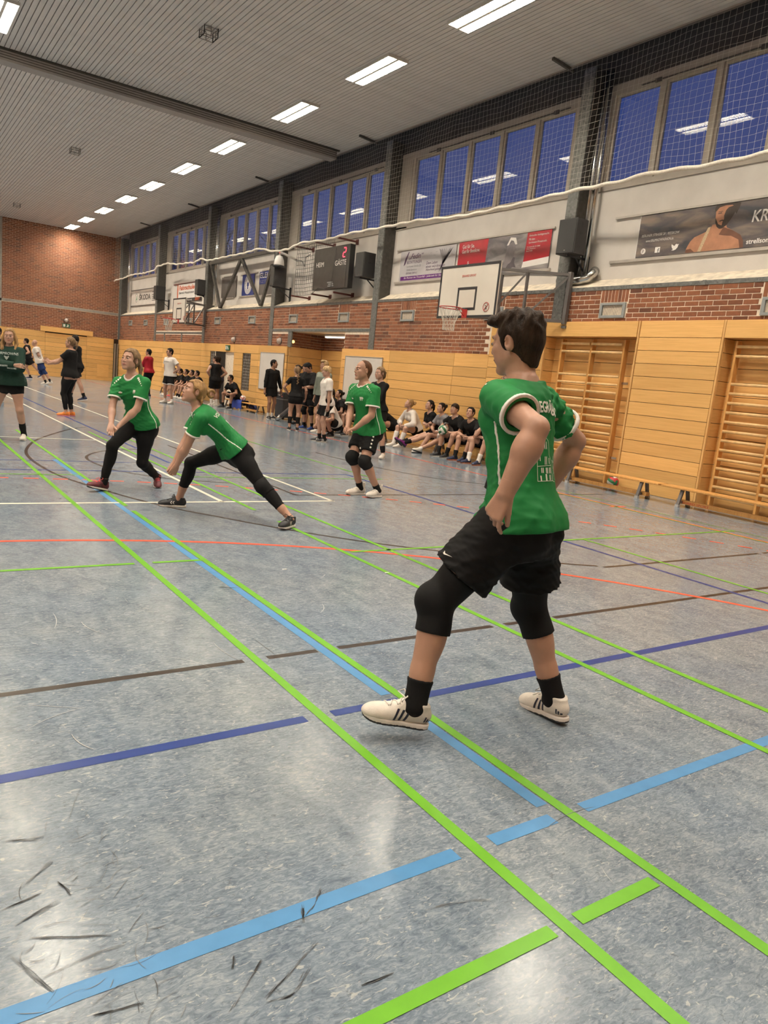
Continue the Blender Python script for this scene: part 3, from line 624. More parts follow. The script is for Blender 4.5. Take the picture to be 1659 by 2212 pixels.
# ---------------------------------------------------------------- loudspeakers on the pillars
def speaker(y0, y1, z0, z1, x, d, lab):
    t = empty('loudspeaker', (x, (y0+y1)/2, z0), lab, 'loudspeaker', 'loudspeakers on the pillars'); w = (y1-y0)/2; h = z1-z0
    MB().box((0, -w, 0), (d, w, h)).build('cabinet', pmat('speaker_cabinet', (.030, .029, .03), .55, bump=.3, bscale=150), t, .012)
    MB().box((-.012, -w+.015, .015), (.002, w-.015, h-.015)).build('grille', pmat('speaker_grille', (.018, .018, .018), .5, bump=.6, bscale=500), t, .004)
    MB().box((d*.5-.05, -w-.004, h*.55), (d*.5+.03, -w+.004, h*.62)).build('handle_recess', M_INK, t)
    for zz in (.12, .78): MB().box((d*.45, -w-.003, h*zz), (d*.45+.012, -w+.003, h*(zz+.12))).build('rigging_slot', M_INK, t)
    MB().box((-.014, -.02, .05), (-.011, .02, .07)).build('badge', M_CHROME, t)
    br = MB(); br.bar((.02, -w*.2, -.02), (XU-x, -w*.2, -.02), .03, .04); br.bar((.25, -w*.2, -.03), (XU-x-.02, -w*.2, -.30), .025); br.bar((XU-x-.03, -w*.2, -.45), (XU-x-.03, -w*.2, .05), .04, .05); br.build('bracket', M_BLACK, t)
speaker(9.95, 10.40, 4.14, 4.77, 10.70, .30, 'black loudspeaker before the nearest pillar and the shiny pipes')
speaker(17.25, 17.68, 4.13, 4.77, 10.72, .36, 'black loudspeaker between the scoreboard and the second pillar')
speaker(22.48, 22.80, 4.12, 4.74, 10.65, .40, 'black loudspeaker under the white camera')
speaker(29.42, 29.78, 4.13, 4.71, 10.68, .40, 'black loudspeaker over the orange driving school sign')
speaker(34.75, 35.15, 4.13, 4.72, 10.68, .42, 'black loudspeaker farthest along the wall by the car maker sign')
# dome camera
t = empty('dome_camera', (10.72, 22.35, 4.72), 'white dome camera on an arm above a loudspeaker', 'camera')
MB().lathe([(.05, .34), (.10, .32), (.15, .2), (.17, .06), (.165, .03)], n=20).build('housing', M_PRINTW, t)
MB().lathe([(.175, .03), (.18, .0), (.13, -.03), (.05, -.07), (.0, -.075)], n=20).build('dome', M_BLACK, t)
MB().tube([(0, 0, .32), (.02, 0, .42), (.15, 0, .42), (.62, 0, .30)], .04, 8).build('arm', M_PRINTW, t)
MB().tube([(.5, -.1, .3), (.45, -.7, .2), (.4, -1.0, .0), (.3, -1.2, .25), (.3, -1.5, .3)], .012, 5).build('cable', M_BLACK, t)
MB().lathe([(.02, .42), (.02, .47), (.004, .48)], n=8).build('signal_light', pmat('signal_red', (.8, .1, .08), .4, emit=(1, .1, .08), estr=1.2), t)

# ---------------------------------------------------------------- scoreboard with its guard net
t = empty('scoreboard', (10.72, 19.0, 3.88), 'black scoreboard with a red lit digit and white lettering', 'scoreboard')
MB().box((0, -1.0, 0), (.16, 1.0, 1.16)).build('case', pmat('board_black', (.022, .021, .021), .4, var=.15), t, .012)
MB().box((-.006, -.86, .02), (.0, .99, 1.13)).build('face', pmat('board_face', (.035, .032, .03), .3, var=.2), t)
wall_text('lettering', 'HEIM', 19.84, 4.52, .13, .44, M_PRINTW, t, 10.712); wall_text('lettering', 'GÄSTE', 18.76, 4.50, .17, .60, M_PRINTW, t, 10.712)
M_LED = pmat('led_red', (.9, .05, .08), .4, emit=(1, .05, .09), estr=2.6)
dg = MB()
for a, b in (((.0, 1), (1, 1)), ((1, 1), (1, .5)), ((0, .5), (1, .5)), ((0, .5), (0, 0)), ((0, 0), (1, 0))):
    f = lambda p: (-.012, -.64-p[0]*.13-(p[1])*.03, .83+p[1]*.24); A, B = Vector(f(a)), Vector(f(b)); d = (B-A)*.1; dg.bar(A+d, B-d, .028, .006, (1, 0, 0))
dg.build('digit', M_LED, t)
lo = MB(); lo.box((-.01, -.22, .12), (-.006, .05, .15)); lo.box((-.01, -.18, .17), (-.006, .12, .20)); lo.box((-.01, -.24, .07), (-.006, .08, .095)); lo.build('maker_mark', pmat('mark_pale', (.30, .31, .32), .4, var=.1), t)
for y in (18.7, 19.98, 21.28):
    for z in (3.78, 5.25):
        b = MB(); b.bar((-.02, y-19, z-3.88), (XU-10.72, y-19, z-3.88), .045, .045); b.box((XU-10.75, y-19-.06, z-3.88-.07), (XU-10.72, y-19+.06, z-3.88+.07)); b.build('guard_arm', M_RUST, t)
g = MB()
for q in range(12): y = 1.0+q*.105; g.tube([(.02, y, -.1), (.03+.02*math.sin(q), y+.01, .6), (.02, y, 1.36)], .006, 4)
for q in range(14): z = -.1+q*.112; g.tube([(.02, 1.0, z), (.03, 1.6, z-.02), (.02, 2.16, z)], .006, 4)
for q in range(20): y = -.1+q*.055; g.tube([(.0, y, 1.18), (.0, y-.02, 1.40)], .005, 4)
g.tube([(-.02, 1.0, -.12), (-.03, .6, .06), (-.03, .25, .0), (-.03, -.15, .05), (-.03, -.2, .5), (-.02, -.28, 1.1)], .007, 5)
tag(g.build('guard_net', pmat('dark_cord', (.05, .048, .045), .8, var=.1), t), kind='stuff')

# ---------------------------------------------------------------- advertising boards
M_GREYP = pmat('print_grey', (.22, .21, .22), .45, var=.03); M_PURP = pmat('print_purple', (.12, .022, .17), .4, var=.03); M_SILV = pmat('print_silver', (.50, .48, .49), .22, var=.10, vscale=1.2)
M_SRED = pmat('print_red', (.38, .012, .025), .18, var=.03); M_DPUR = pmat('print_deep_purple', (.075, .03, .085), .4, var=.03); M_NAVY = pmat('print_navy', (.018, .035, .18), .45, var=.06)
M_ORNG = pmat('print_orange', (.62, .11, .03), .45, var=.05); M_TAN = pmat('print_tan', (.48, .30, .20), .45, var=.05); M_SKIN_P = pmat('print_skin', (.42, .20, .115), .45, var=.15, vscale=8); M_SKIN_D = pmat('print_skin_dark', (.14, .06, .035), .45, var=.15, vscale=8); M_HAIR_P = pmat('print_hair', (.035, .022, .016), .5, var=.2)
def mat_cloudprint(name, a, b, c):
    mt = bpy.data.materials.new(name); mt.use_nodes = True; N = mt.node_tree.nodes; L = mt.node_tree.links; bs = N['Principled BSDF']
    tc = N.new('ShaderNodeTexCoord'); mp = N.new('ShaderNodeMapping'); mp.inputs['Scale'].default_value = (1, .8, 2.6); L.new(tc.outputs['Object'], mp.inputs[0])
    n = N.new('ShaderNodeTexNoise'); n.inputs['Scale'].default_value = 2.2; n.inputs['Detail'].default_value = 5; n.inputs['Distortion'].default_value = .5; L.new(mp.outputs[0], n.inputs[0])
    r = N.new('ShaderNodeValToRGB'); L.new(n.outputs['Fac'], r.inputs[0]); e = r.color_ramp.elements
    e[0].position = .36; e[0].color = (*a, 1); e[1].position = .68; e[1].color = (*c, 1); x = e.new(.5); x.color = (*b, 1)
    L.new(r.outputs[0], bs.inputs['Base Color']); bs.inputs['Roughness'].default_value = .35; return mt
def board(name, y0, y1, z0, z1, lab, mt, x=XU-.03, cat='banner'):
    """a flat printed board on the wall; y0 is its far edge, y1 its near edge"""
    t = empty(name, (x, (y0+y1)/2, (z0+z1)/2), lab, cat)
    MB().box((0, -(y0-y1)/2, -(z1-z0)/2), (.012, (y0-y1)/2, (z1-z0)/2)).build('panel', mt, t); return t
def patch(t, nm, pts, mt, d=.001):
    """a printed shape on a board: (y, z) world points"""
    o = LOC[t]; me = MB().quad(*[(-d, p[0]-o[1], p[1]-o[2]) for p in pts]).mesh(nm, fix=False); return link(nm, me, mt, t)
def rail(t, y0, y1, z, mt=None, h=.035):
    o = LOC[t]; MB().box((-.015, y1-o[1], z-h/2-o[2]), (.02, y0-o[1], z+h/2-o[2])).build('rail', mt or M_ALU, t)
# fashion banner (near, right)
M_CL = mat_cloudprint('print_clouds', (.045, .048, .058), (.105, .09, .09), (.24, .19, .155))
t = board('banner', 9.04, 5.2, 4.08, 4.80, 'dark cloudy banner with a bare-chested man, nearest on the wall', M_CL); X_ = XU-.0325
rail(t, 9.6, 5.0, 4.825, M_ALU); rail(t, 9.6, 5.0, 4.045, M_ALU, .05)
MB().box((-.002, 1.915, -.36), (.001, 1.925, .36)).build('white_edge', M_PRINTW, t)
wall_text('lettering', 'BERLINER STRASSE 28 | BEESKOW', 8.96, 4.415, .055, .76, M_PRINTW, t, X_, .15); wall_text('lettering', 'www.KRUMNOWFASHION.de', 8.86, 4.335, .045, .56, M_PRINTW, t, X_, .15)
wall_text('lettering', 'KRUMNOW', 6.93, 4.46, .18, 1.15, M_PRINTW, t, X_, .12, .012); wall_text('lettering', 'strellson', 6.96, 4.135, .075, .36, M_PRINTW, t, X_, 0, .02)
circ = lambda y, z, r, n=20, sy=1.: [(y+r*sy*math.cos(2*math.pi*q/n), z+r*math.sin(2*math.pi*q/n)) for q in range(n)]
patch(t, 'emblem', circ(8.885, 4.185, .05), M_PRINTW, .002); wall_text('lettering', 'p', 8.905, 4.15, .065, .036, M_INK, t, X_-.002)
patch(t, 'emblem', [(8.64, 4.14), (8.64, 4.235), (8.54, 4.235), (8.54, 4.14)], M_PRINTW, .002); wall_text('lettering', 'f', 8.585, 4.14, .075, .03, M_INK, t, X_-.002, 0, .01)
patch(t, 'emblem', [(8.31, 4.155), (8.26, 4.15), (8.22, 4.165), (8.19, 4.20), (8.185, 4.23), (8.17, 4.25), (8.20, 4.245), (8.215, 4.255), (8.24, 4.25), (8.25, 4.225), (8.285, 4.235), (8.315, 4.26), (8.315, 4.225), (8.305, 4.205), (8.30, 4.19), (8.275, 4.172)], M_PRINTW, .002)
# the printed man: shoulders, neck, face, hair, beard, rope
patch(t, 'printed_torso', [(8.03, 4.09), (8.02, 4.16), (7.97, 4.26), (7.90, 4.33), (7.72, 4.39), (7.63, 4.43), (7.60, 4.50), (7.36, 4.50), (7.34, 4.43), (7.22, 4.37), (7.08, 4.29), (7.02, 4.20), (7.0, 4.09)], M_SKIN_P, .0015)
patch(t, 'printed_shade', [(7.40, 4.44), (7.34, 4.42), (7.22, 4.37), (7.08, 4.29), (7.02, 4.20), (7.0, 4.09), (7.06, 4.09), (7.10, 4.22), (7.24, 4.29), (7.38, 4.31), (7.46, 4.33)], M_SKIN_D, .002)
patch(t, 'printed_shade', [(8.03, 4.09), (8.02, 4.14), (7.94, 4.15), (7.86, 4.09)], M_SKIN_D, .002)
patch(t, 'printed_face', [(7.56, 4.78), (7.575, 4.70), (7.565, 4.60), (7.555, 4.52), (7.52, 4.455), (7.47, 4.42), (7.42, 4.42), (7.35, 4.47), (7.29, 4.55), (7.24, 4.64), (7.22, 4.72), (7.24, 4.79)], M_SKIN_P, .0025)
patch(t, 'printed_shade', [(7.40, 4.70), (7.42, 4.62), (7.41, 4.57), (7.43, 4.52), (7.44, 4.45), (7.42, 4.42), (7.35, 4.47), (7.29, 4.55), (7.24, 4.64), (7.22, 4.72), (7.26, 4.76), (7.36, 4.74)], M_HAIR_P, .003)
patch(t, 'printed_beard', [(7.565, 4.60), (7.555, 4.52), (7.52, 4.455), (7.47, 4.42), (7.42, 4.42), (7.40, 4.46), (7.45, 4.475), (7.50, 4.495), (7.535, 4.55)], M_HAIR_P, .0032)
patch(t, 'printed_beard', [(7.49, 4.545), (7.44, 4.56), (7.41, 4.55), (7.41, 4.535), (7.45, 4.54), (7.48, 4.53)], M_HAIR_P, .0033)
patch(t, 'printed_hair', [(7.60, 4.74), (7.575, 4.80), (7.22, 4.80), (7.16, 4.79), (7.17, 4.73), (7.21, 4.62), (7.235, 4.66), (7.245, 4.73), (7.30, 4.77), (7.42, 4.775), (7.52, 4.755), (7.57, 4.70), (7.59, 4.70)], M_HAIR_P, .0035)
patch(t, 'printed_eye', [(7.535, 4.665), (7.47, 4.675), (7.46, 4.66), (7.53, 4.655)], M_HAIR_P, .0035); patch(t, 'printed_eye', [(7.53, 4.69), (7.455, 4.695), (7.45, 4.688), (7.53, 4.68)], M_HAIR_P, .0035)
patch(t, 'printed_rope', [(7.67, 4.46), (7.62, 4.47), (7.66, 4.33), (7.74, 4.09), (7.80, 4.09), (7.72, 4.34)], pmat('print_rope', (.50, .38, .24), .6, var=.3, vscale=60), .0032)
# funeral director's banner
t = board('banner', 16.43, 14.18, 4.05, 4.79, 'silver banner with purple strip left of the red one', M_SILV); X_ = XU-.0325
rail(t, 16.62, 11.1, 4.83); rail(t, 16.62, 11.1, 4.02, M_ALU, .05)
patch(t, 'purple_strip', [(16.36, 4.06), (16.36, 4.16), (14.2, 4.16), (14.2, 4.06)], M_PURP)
wall_text('lettering', 'Ihr Partner im Trauerfall - jederzeit für Sie erreichbar', 16.2, 4.085, .06, 1.95, M_PRINTW, t, X_-.001, .15)
wall_text('lettering', '„Fedin“', 16.07, 4.56, .15, .62, M_DPUR, t, X_, .35, .01); wall_text('lettering', 'BESTATTUNGEN', 16.13, 4.465, .07, .62, M_DPUR, t, X_)
wall_text('lettering', 'Storkower Straße 28', 16.13, 4.37, .06, .60, M_GREYP, t, X_); wall_text('lettering', '15848 Beeskow', 16.13, 4.29, .055, .45, M_GREYP, t, X_); wall_text('lettering', '(03366) 264 61', 16.13, 4.195, .065, .47, M_DPUR, t, X_)
for q, tx in enumerate(('Dem Leben', 'einen würdevollen', 'Abschied geben.')): wall_text('lettering', tx, 15.30, 4.40-q*.085, .07, (.45, .75, .62)[q], M_DPUR, t, X_, .2)
patch(t, 'feather', [(16.27, 4.42), (16.22, 4.60), (16.10, 4.76), (16.06, 4.77), (16.13, 4.62), (16.2, 4.47)], M_DPUR)
for q in range(7):
    y = 14.55+q*.06; k = -.06+q*.03; patch(t, 'reed', [(y-k, 4.20), (y-k*3, 4.55), (y-.02-k*5, 4.74), (y-.05-k*4, 4.70), (y-.02-k*3, 4.5), (y-.015-k, 4.2)], M_GREYP)
for (y, z) in ((15.2, 4.66), (15.05, 4.6), (14.98, 4.67)): patch(t, 'bird', [(y, z), (y-.05, z+.015), (y-.1, z+.005), (y-.05, z+.005)], M_GREYP)
# savings bank banner
t = board('banner', 14.08, 11.17, 4.05, 4.81, 'red and grey banner with a photo, above the near basketball board', mat_cloudprint('print_greysky', (.12, .11, .125), (.20, .185, .19), (.36, .34, .33)))
patch(t, 'red_field', [(14.08, 4.05), (14.08, 4.81), (13.07, 4.81), (13.13, 4.05)], M_SRED); patch(t, 'red_field', [(11.90, 4.20), (11.86, 4.81), (11.17, 4.81), (11.17, 4.26)], M_SRED)
patch(t, 'white_strip', [(11.93, 4.10), (11.90, 4.22), (11.17, 4.28), (11.17, 4.15)], M_PRINTW, .0015)
for q, tx in enumerate(('Gut für Sie.', 'Gut für Beeskow.')): wall_text('lettering', tx, 13.95, 4.655-q*.105, .085, (.42, .62)[q], M_PRINTW, t, X_-.001)
for q, tx in enumerate(('Einkaufen leichtgemacht.', 'Mit dem', 'Sparkassen-Privatkredit.')): wall_text('lettering', tx, 11.80, 4.71-q*.07, .05, (.56, .17, .52)[q], M_PRINTW, t, X_-.001, .1)
for q in range(3): wall_text('lettering', ('Unsere Angebote bekommen', 'Sie bei uns vor Ort.', 'Ihre Beratung'), 0, 0, .1, .1, M_PRINTW, t, 0) if False else None
for q, tx in enumerate(('Oranienstraße 20 15848', 'Filiale Beeskow', 'Breite Straße')): wall_text('lettering', tx, 11.84, 4.50-q*.04, .026, (.38, .26, .18)[q], M_PRINTW, t, X_-.001)
patch(t, 'printed_bag', [(12.50, 4.13), (12.44, 4.60), (12.30, 4.66), (12.18, 4.62), (12.22, 4.17), (12.35, 4.10)], pmat('print_bag', (.20, .18, .19), .4, var=.2), .0012)
patch(t, 'printed_handle', [(12.46, 4.60), (12.36, 4.76), (12.20, 4.74), (12.14, 4.60), (12.20, 4.60), (12.26, 4.68), (12.34, 4.70), (12.40, 4.60)], M_PRINTW, .0014)
patch(t, 'printed_figure', [(12.42, 4.12), (12.36, 4.20), (12.28, 4.24), (12.22, 4.34), (12.16, 4.33), (12.17, 4.22), (12.10, 4.12), (12.2, 4.14), (12.3, 4.08)], pmat('print_dark', (.08, .07, .08), .4, var=.2), .0016)
wall_text('lettering', 'S', 13.72, 4.30, .06, .05, M_PRINTW, t, X_-.001)
# far boards
t = board('banner', 28.58, 27.12, 4.04, 4.81, 'plain grey banner with a faint shield behind the truss', pmat('print_dim', (.12, .105, .095), .5, var=.08)); 
wall_text('lettering', 'WAPPEN', 28.35, 4.50, .12, .9, M_GREYST, t, X_); patch(t, 'shield', [(28.3, 4.72), (27.6, 4.72), (27.62, 4.5), (27.8, 4.33), (27.95, 4.28), (28.12, 4.33), (28.28, 4.5)], M_GREYST)
rail(t, 28.4, 27.3, 4.84); rail(t, 28.4, 27.3, 4.01)
t = board('banner', 26.58, 25.52, 4.05, 4.80, 'dark blue banner with a round white eagle seal', M_NAVY); rail(t, 26.75, 25.25, 4.82); rail(t, 26.8, 25.2, 4.03)
sy = 1.0; cy, cz = 26.05, 4.43
for r_, mt, d in ((.335, M_PRINTW, .001), (.315, M_NAVY, .0013), (.30, M_PRINTW, .0016), (.215, M_NAVY, .0019), (.20, M_PRINTW, .0022)): patch(t, 'seal_ring', circ(cy, cz, r_, 28), mt, d)
for q in range(26):
    a = 2*math.pi*q/26; c, s_ = math.cos(a), math.sin(a); patch(t, 'seal_lettering', [(cy+c*.23-s_*.012, cz+s_*.23+c*.012), (cy+c*.285-s_*.012, cz+s_*.285+c*.012), (cy+c*.285+s_*.012, cz+s_*.285-c*.012), (cy+c*.23+s_*.012, cz+s_*.23-c*.012)], M_NAVY, .002)
patch(t, 'eagle', [(cy+.11, cz+.13), (cy+.085, cz+.05), (cy+.10, cz-.04), (cy+.05, cz-.05), (cy+.05, cz-.14), (cy, cz-.18), (cy-.05, cz-.14), (cy-.05, cz-.05), (cy-.10, cz-.04), (cy-.085, cz+.05), (cy-.11, cz+.13), (cy-.05, cz+.07), (cy-.02, cz+.08), (cy, cz+.15), (cy+.02, cz+.08), (cy+.05, cz+.07)], M_NAVY, .0025)
t = board('banner', 25.08, 23.42, 4.02, 4.82, 'blue and grey electrician banner half hidden by a loudspeaker', pmat('print_dim2', (.14, .125, .115), .5, var=.08)); patch(t, 'blue_field', [(25.08, 4.39), (25.08, 4.82), (23.42, 4.82), (23.42, 4.39)], M_NAVY)
wall_text('lettering', 'ELEKTRO', 25.02, 4.60, .18, 1.5, M_PRINTW, t, X_-.001, 0, .01); wall_text('lettering', 'SZTANKE', 25.02, 4.43, .10, 1.3, M_GREYP, t, X_-.001); rail(t, 24.9, 23.5, 4.85); rail(t, 24.9, 23.5, 4.0)
t = board('banner', 33.78, 31.5, 4.17, 4.78, 'white driving school sign with orange lettering', M_PRINTW); rail(t, 34.3, 30.8, 4.81, M_RUST)
patch(t, 'orange_edge', [(33.78, 4.17), (33.78, 4.78), (33.66, 4.78), (33.66, 4.17)], M_ORNG); wall_text('lettering', 'Fahrschule', 33.55, 4.53, .20, 1.95, M_ORNG, t, X_-.001, .15, .03); wall_text('lettering', 'Bernd Hauptstein', 33.55, 4.34, .13, 1.9, M_INK, t, X_-.001, .2, .01)
patch(t, 'dark_field', [(32.5, 4.02), (32.5, 4.17), (30.7, 4.17), (30.7, 4.02)], M_INK); wall_text('lettering', 'Motorrad', 32.45, 4.06, .08, .6, M_PRINTW, t, X_-.002); wall_text('lettering', '2007', 31.5, 4.05, .12, .6, M_ORNG, t, X_-.002, .1, .02)
t = board('banner', 41.0, 36.2, 4.06, 4.80, 'white car maker sign with black lettering near the end wall', M_WHITE); rail(t, 41.1, 36.2, 4.82, M_GREYST); rail(t, 41.1, 36.2, 4.03, M_GREYST)
wall_text('lettering', 'ŠKODA', 39.62, 4.30, .34, 1.9, M_INK, t, X_-.001, 0, .02); patch(t, 'emblem', circ(40.1, 4.43, .22, 22, .95), M_GREYST, .001); patch(t, 'emblem', circ(40.1, 4.43, .19, 22, .95), M_PRINTW, .0013); patch(t, 'emblem', [(40.2, 4.3), (40.12, 4.5), (40.0, 4.58), (40.05, 4.45), (40.0, 4.35), (40.1, 4.3)], pmat('print_green', (.05, .25, .10), .4, var=.1), .0016)
for z in (4.62, 4.5, 4.4, 4.32, 4.22): patch(t, 'text_line', [(37.5, z), (37.5, z+.03), (36.3, z+.03), (36.3, z)], M_INK, .001)
# whiteboards on the panelling
for (y0, y1, z0, z1, lab) in ((23.69, 21.9, .80, 2.03, 'white notice board by the corner of the niche, behind the man in long black sleeves'), (18.09, 16.23, .86, 2.06, 'white notice board behind the balding player')):
    t = board('whiteboard', y0, y1, z0, z1, lab, M_WBOARD, 10.925, 'board')
    b = MB(); w, h = (y0-y1)/2, (z1-z0)/2
    for (a_, b_, c_, d_) in ((-w, w, h-.015, h+.005), (-w, w, -h-.005, -h+.015), (-w-.005, -w+.015, -h, h), (w-.015, w+.005, -h, h)): b.box((-.008, a_, c_), (.014, b_, d_))
    b.build('frame', M_ALU, t)
# exit signs, emergency lamps
M_EXIT = pmat('exit_green', (.02, .10, .05), .5, var=.1)
for (x, y, z, ax, lab) in ((8.32, YE-.022, 2.57, 'x', 'green exit sign above the timber panels of the end wall'), (10.93, 26.62, 2.02, 'y', 'green exit sign above the open door')):
    t = empty('exit_sign', (x, y, z), lab, 'sign'); w = .19
    if ax == 'x':
        MB().box((-w, -.02, 0), (w, .02, .19)).build('box', M_EXIT, t, .005); MB().box((-w*.8, -.024, .03), (-.05, -.02, .16)).build('arrow', M_PRINTW, t); MB().quad((.0, -.022, .03), (.05, -.022, .10), (.03, -.022, .16), (.1, -.022, .15), (.12, -.022, .08), (.08, -.022, .03)).build('pictogram', M_PRINTW, t)
    else:
        MB().box((-.02, -w, 0), (.02, w, .19)).build('box', M_EXIT, t, .005); MB().box((-.024, .05, .03), (-.02, w*.8, .16)).build('arrow', M_PRINTW, t); MB().quad((-.022, -.12, .03), (-.022, -.1, .10), (-.022, -.03, .16), (-.022, -.0, .15), (-.022, -.02, .08), (-.022, -.06, .03)).build('pictogram', M_PRINTW, t)
for (x, y, z, ax, lab, r_) in ((8.32, YE-.05, 2.93, 'y', 'round glass lamp above the exit sign of the end wall', .10), (XW-.05, 26.2, 2.42, 'x', 'round glass lamp above the open door', .10), (XW-.05, 22.4, 2.42, 'x', 'round glass lamp by the niche', .10)):
    t = empty('bulkhead_lamp', (x, y, z), lab, 'lamp'); pr = [(r_, .05), (r_, .03), (r_*.95, -.01), (r_*.7, -.06), (.01, -.09)]
    MB().lathe(pr, n=18, axis=ax).build('globe', pmat('milky_glass', (.55, .46, .40), .25, var=.05), t); MB().lathe([(r_*1.12, .052), (r_*1.12, .02), (r_, .02)], n=18, axis=ax).build('base_ring', M_GREYST, t)
t = empty('niche_light', (11.06, 21.5, 2.38), 'small round yellow light in the niche', 'lamp'); MB().lathe([(.05, 0), (.05, .02), (.03, .04), (.01, .045)], n=14, axis='y').build('lens', pmat('niche_glow', (.9, .6, .2), .4, emit=(1, .6, .2), estr=2.5), t); t.location = (11.1, 21.70, 2.42)
bpy.data.objects['niche_light'].rotation_euler = (math.pi, 0, 0)
t = empty('strip_light', (11.75, 19.6, 2.66), 'glowing strip light under the ceiling of the niche', 'lamp')
MB().box((-.06, -1.15, .0), (.06, 1.15, .06)).build('housing', M_LAMPFR, t, .006); MB().box((-.05, -1.12, -.035), (.05, 1.12, .001)).build('diffuser', pmat('strip_glow', (.9, .9, .85), .4, emit=(1, .88, .68), estr=9), t, .01)

# ---------------------------------------------------------------- basketball boards on swing frames
def hoop(yc, x, z0, w, h, pil, lab, lab_rim=True):
    t = empty('basketball_hoop', (x, yc, z0), lab, 'basketball hoop')
    MB().box((0, -w/2, 0), (.03, w/2, h)).build('backboard', pmat('board_white', (.66, .61, .53), .4, var=.05, vscale=2), t, .003)
    e_ = MB(); b = .05
    for (a_, b_, c_, d_) in ((-w/2, w/2, 0, b), (-w/2, w/2, h-b, h), (-w/2, -w/2+b, b, h-b), (w/2-b, w/2, b, h-b)): e_.box((-.003, a_, c_), (.001, b_, d_))
    e_.build('border', M_INK, t)
    q = MB(); sw_, sh, s0, k = .295, .45, .15, .05
    for (a_, b_, c_, d_) in ((-sw_, sw_, s0, s0+k), (-sw_, sw_, s0+sh-k, s0+sh), (-sw_, -sw_+k, s0+k, s0+sh-k), (sw_-k, sw_, s0+k, s0+sh-k)): q.box((-.003, a_, c_), (.001, b_, d_))
    q.build('target_square', M_INK, t)
    tx = text_mesh('ERHARD SPORT', 1., 0, bold=.01); co = np.array([v.co for v in tx.vertices]); lo_, hi_ = co.min(0), co.max(0)
    for v in tx.vertices: v.co = (-.003, .20-(v.co.x-lo_[0])/(hi_[0]-lo_[0])*.42, .80*h/1.05+(v.co.y-lo_[1])/(hi_[1]-lo_[1])*.045)
    link('lettering', tx, pmat('print_red2', (.5, .06, .04), .4, var=.05), t)
    if lab_rim:
        cm = MB(); 
        rg = [(-.0035, -.62+.085*math.cos(a), .20+.085*math.sin(a)) for a in np.linspace(0, 2*math.pi, 25)[:-1]]; cm.tube(rg, .006, 4, closed=True); cm.bar((-.0035, -.56, .14), (-.0035, -.68, .26), .01, .003, (1, 0, 0)); cm.build('warning_mark', M_RED, t)
        cm = MB(); cm.bar((-.003, -.60, .15), (-.003, -.625, .21), .014, .002, (1, 0, 0)); cm.bar((-.003, -.64, .15), (-.625*0-.003, -.62, .21), .012, .002, (1, 0, 0)); cm.bar((-.003, -.58, .235), (-.003, -.65, .20), .01, .002, (1, 0, 0)); cm.build('warning_figure', M_INK, t)
    zr_ = .15; rc = -.15-.225
    MB().tube([(rc+.225*math.cos(a), .225*math.sin(a), zr_) for a in np.linspace(0, 2*math.pi, 33)[:-1]], .010, 8, closed=True).build('rim', M_RED, t)
    m_ = MB(); m_.box((-.012, -.075, .0), (.0, .075, .17)); m_.bar((-.01, -.06, .155), (-.17, -.09, zr_), .012); m_.bar((-.01, .06, .155), (-.17, .09, zr_), .012); m_.bar((-.01, 0, .03), (-.16, 0, zr_-.01), .012); m_.build('rim_mount', M_RED, t)
    net = MB(); nn = 12
    rr = lambda f: .222-.105*min(1, f*1.5)+.0*f
    for sgn in (1, -1):
        for q_ in range(nn):
            pts = []
            for k_ in range(9): f = k_/8; a = 2*math.pi*(q_+sgn*f*1.5)/nn; r_ = rr(f); pts.append((rc+r_*math.cos(a), r_*math.sin(a), zr_-.01-.42*f))
            net.tube(pts, .004, 4, cap=False)
    net.tube([(rc+.12*math.cos(a), .12*math.sin(a), zr_-.43) for a in np.linspace(0, 2*math.pi, 17)[:-1]], .004, 4, closed=True)
    tag(net.build('hoop_net', M_NETW, t), kind='stuff')
    fr = MB(); H = Vector((10.93-x, pil-yc, 0)); zt, zb_ = h-.12, .06
    a1 = Vector((.06, -w*.36, 0)); a2 = Vector((.06, w*.36, 0)); mid = a1.lerp(H, .45)
    for z in (zt, zb_): fr.bar(a1+Vector((0, 0, z)), H+Vector((0, 0, z)), .05); fr.bar(a2+Vector((0, 0, z)), H+Vector((0, 0, z)), .05); fr.bar(a1+Vector((0, 0, z)), a2+Vector((0, 0, z)), .05)
    fr.bar(H+Vector((0, 0, zb_-.05)), H+Vector((0, 0, zt+.05)), .08)
    m2 = a2.lerp(H, .45)
    for p in (a1, a2, mid, m2): fr.bar(p+Vector((0, 0, zb_)), p+Vector((0, 0, zt)), .045)
    fr.bar(mid+Vector((0, 0, zb_)), H+Vector((0, 0, zt)), .035); fr.bar(a1+Vector((0, 0, zb_)), mid+Vector((0, 0, zt)), .035); fr.bar(a2+Vector((0, 0, zb_)), m2+Vector((0, 0, zt)), .035)
    fr.build('swing_frame', M_GREYST, t)
    MB().bar(H+Vector((-.02, 0, zb_-.1)), H+Vector((.08, 0, zb_-.1)), .1, .05).build('hinge', M_GREYST, t)
hoop(11.76, 9.78, 2.865, 1.80, 1.045, 10.15, 'white basketball board nearest, over the dark haired player')
hoop(28.95, 9.80, 2.865, 1.45, .97, 29.2, 'small white basketball board far along the wall, by the orange sign')

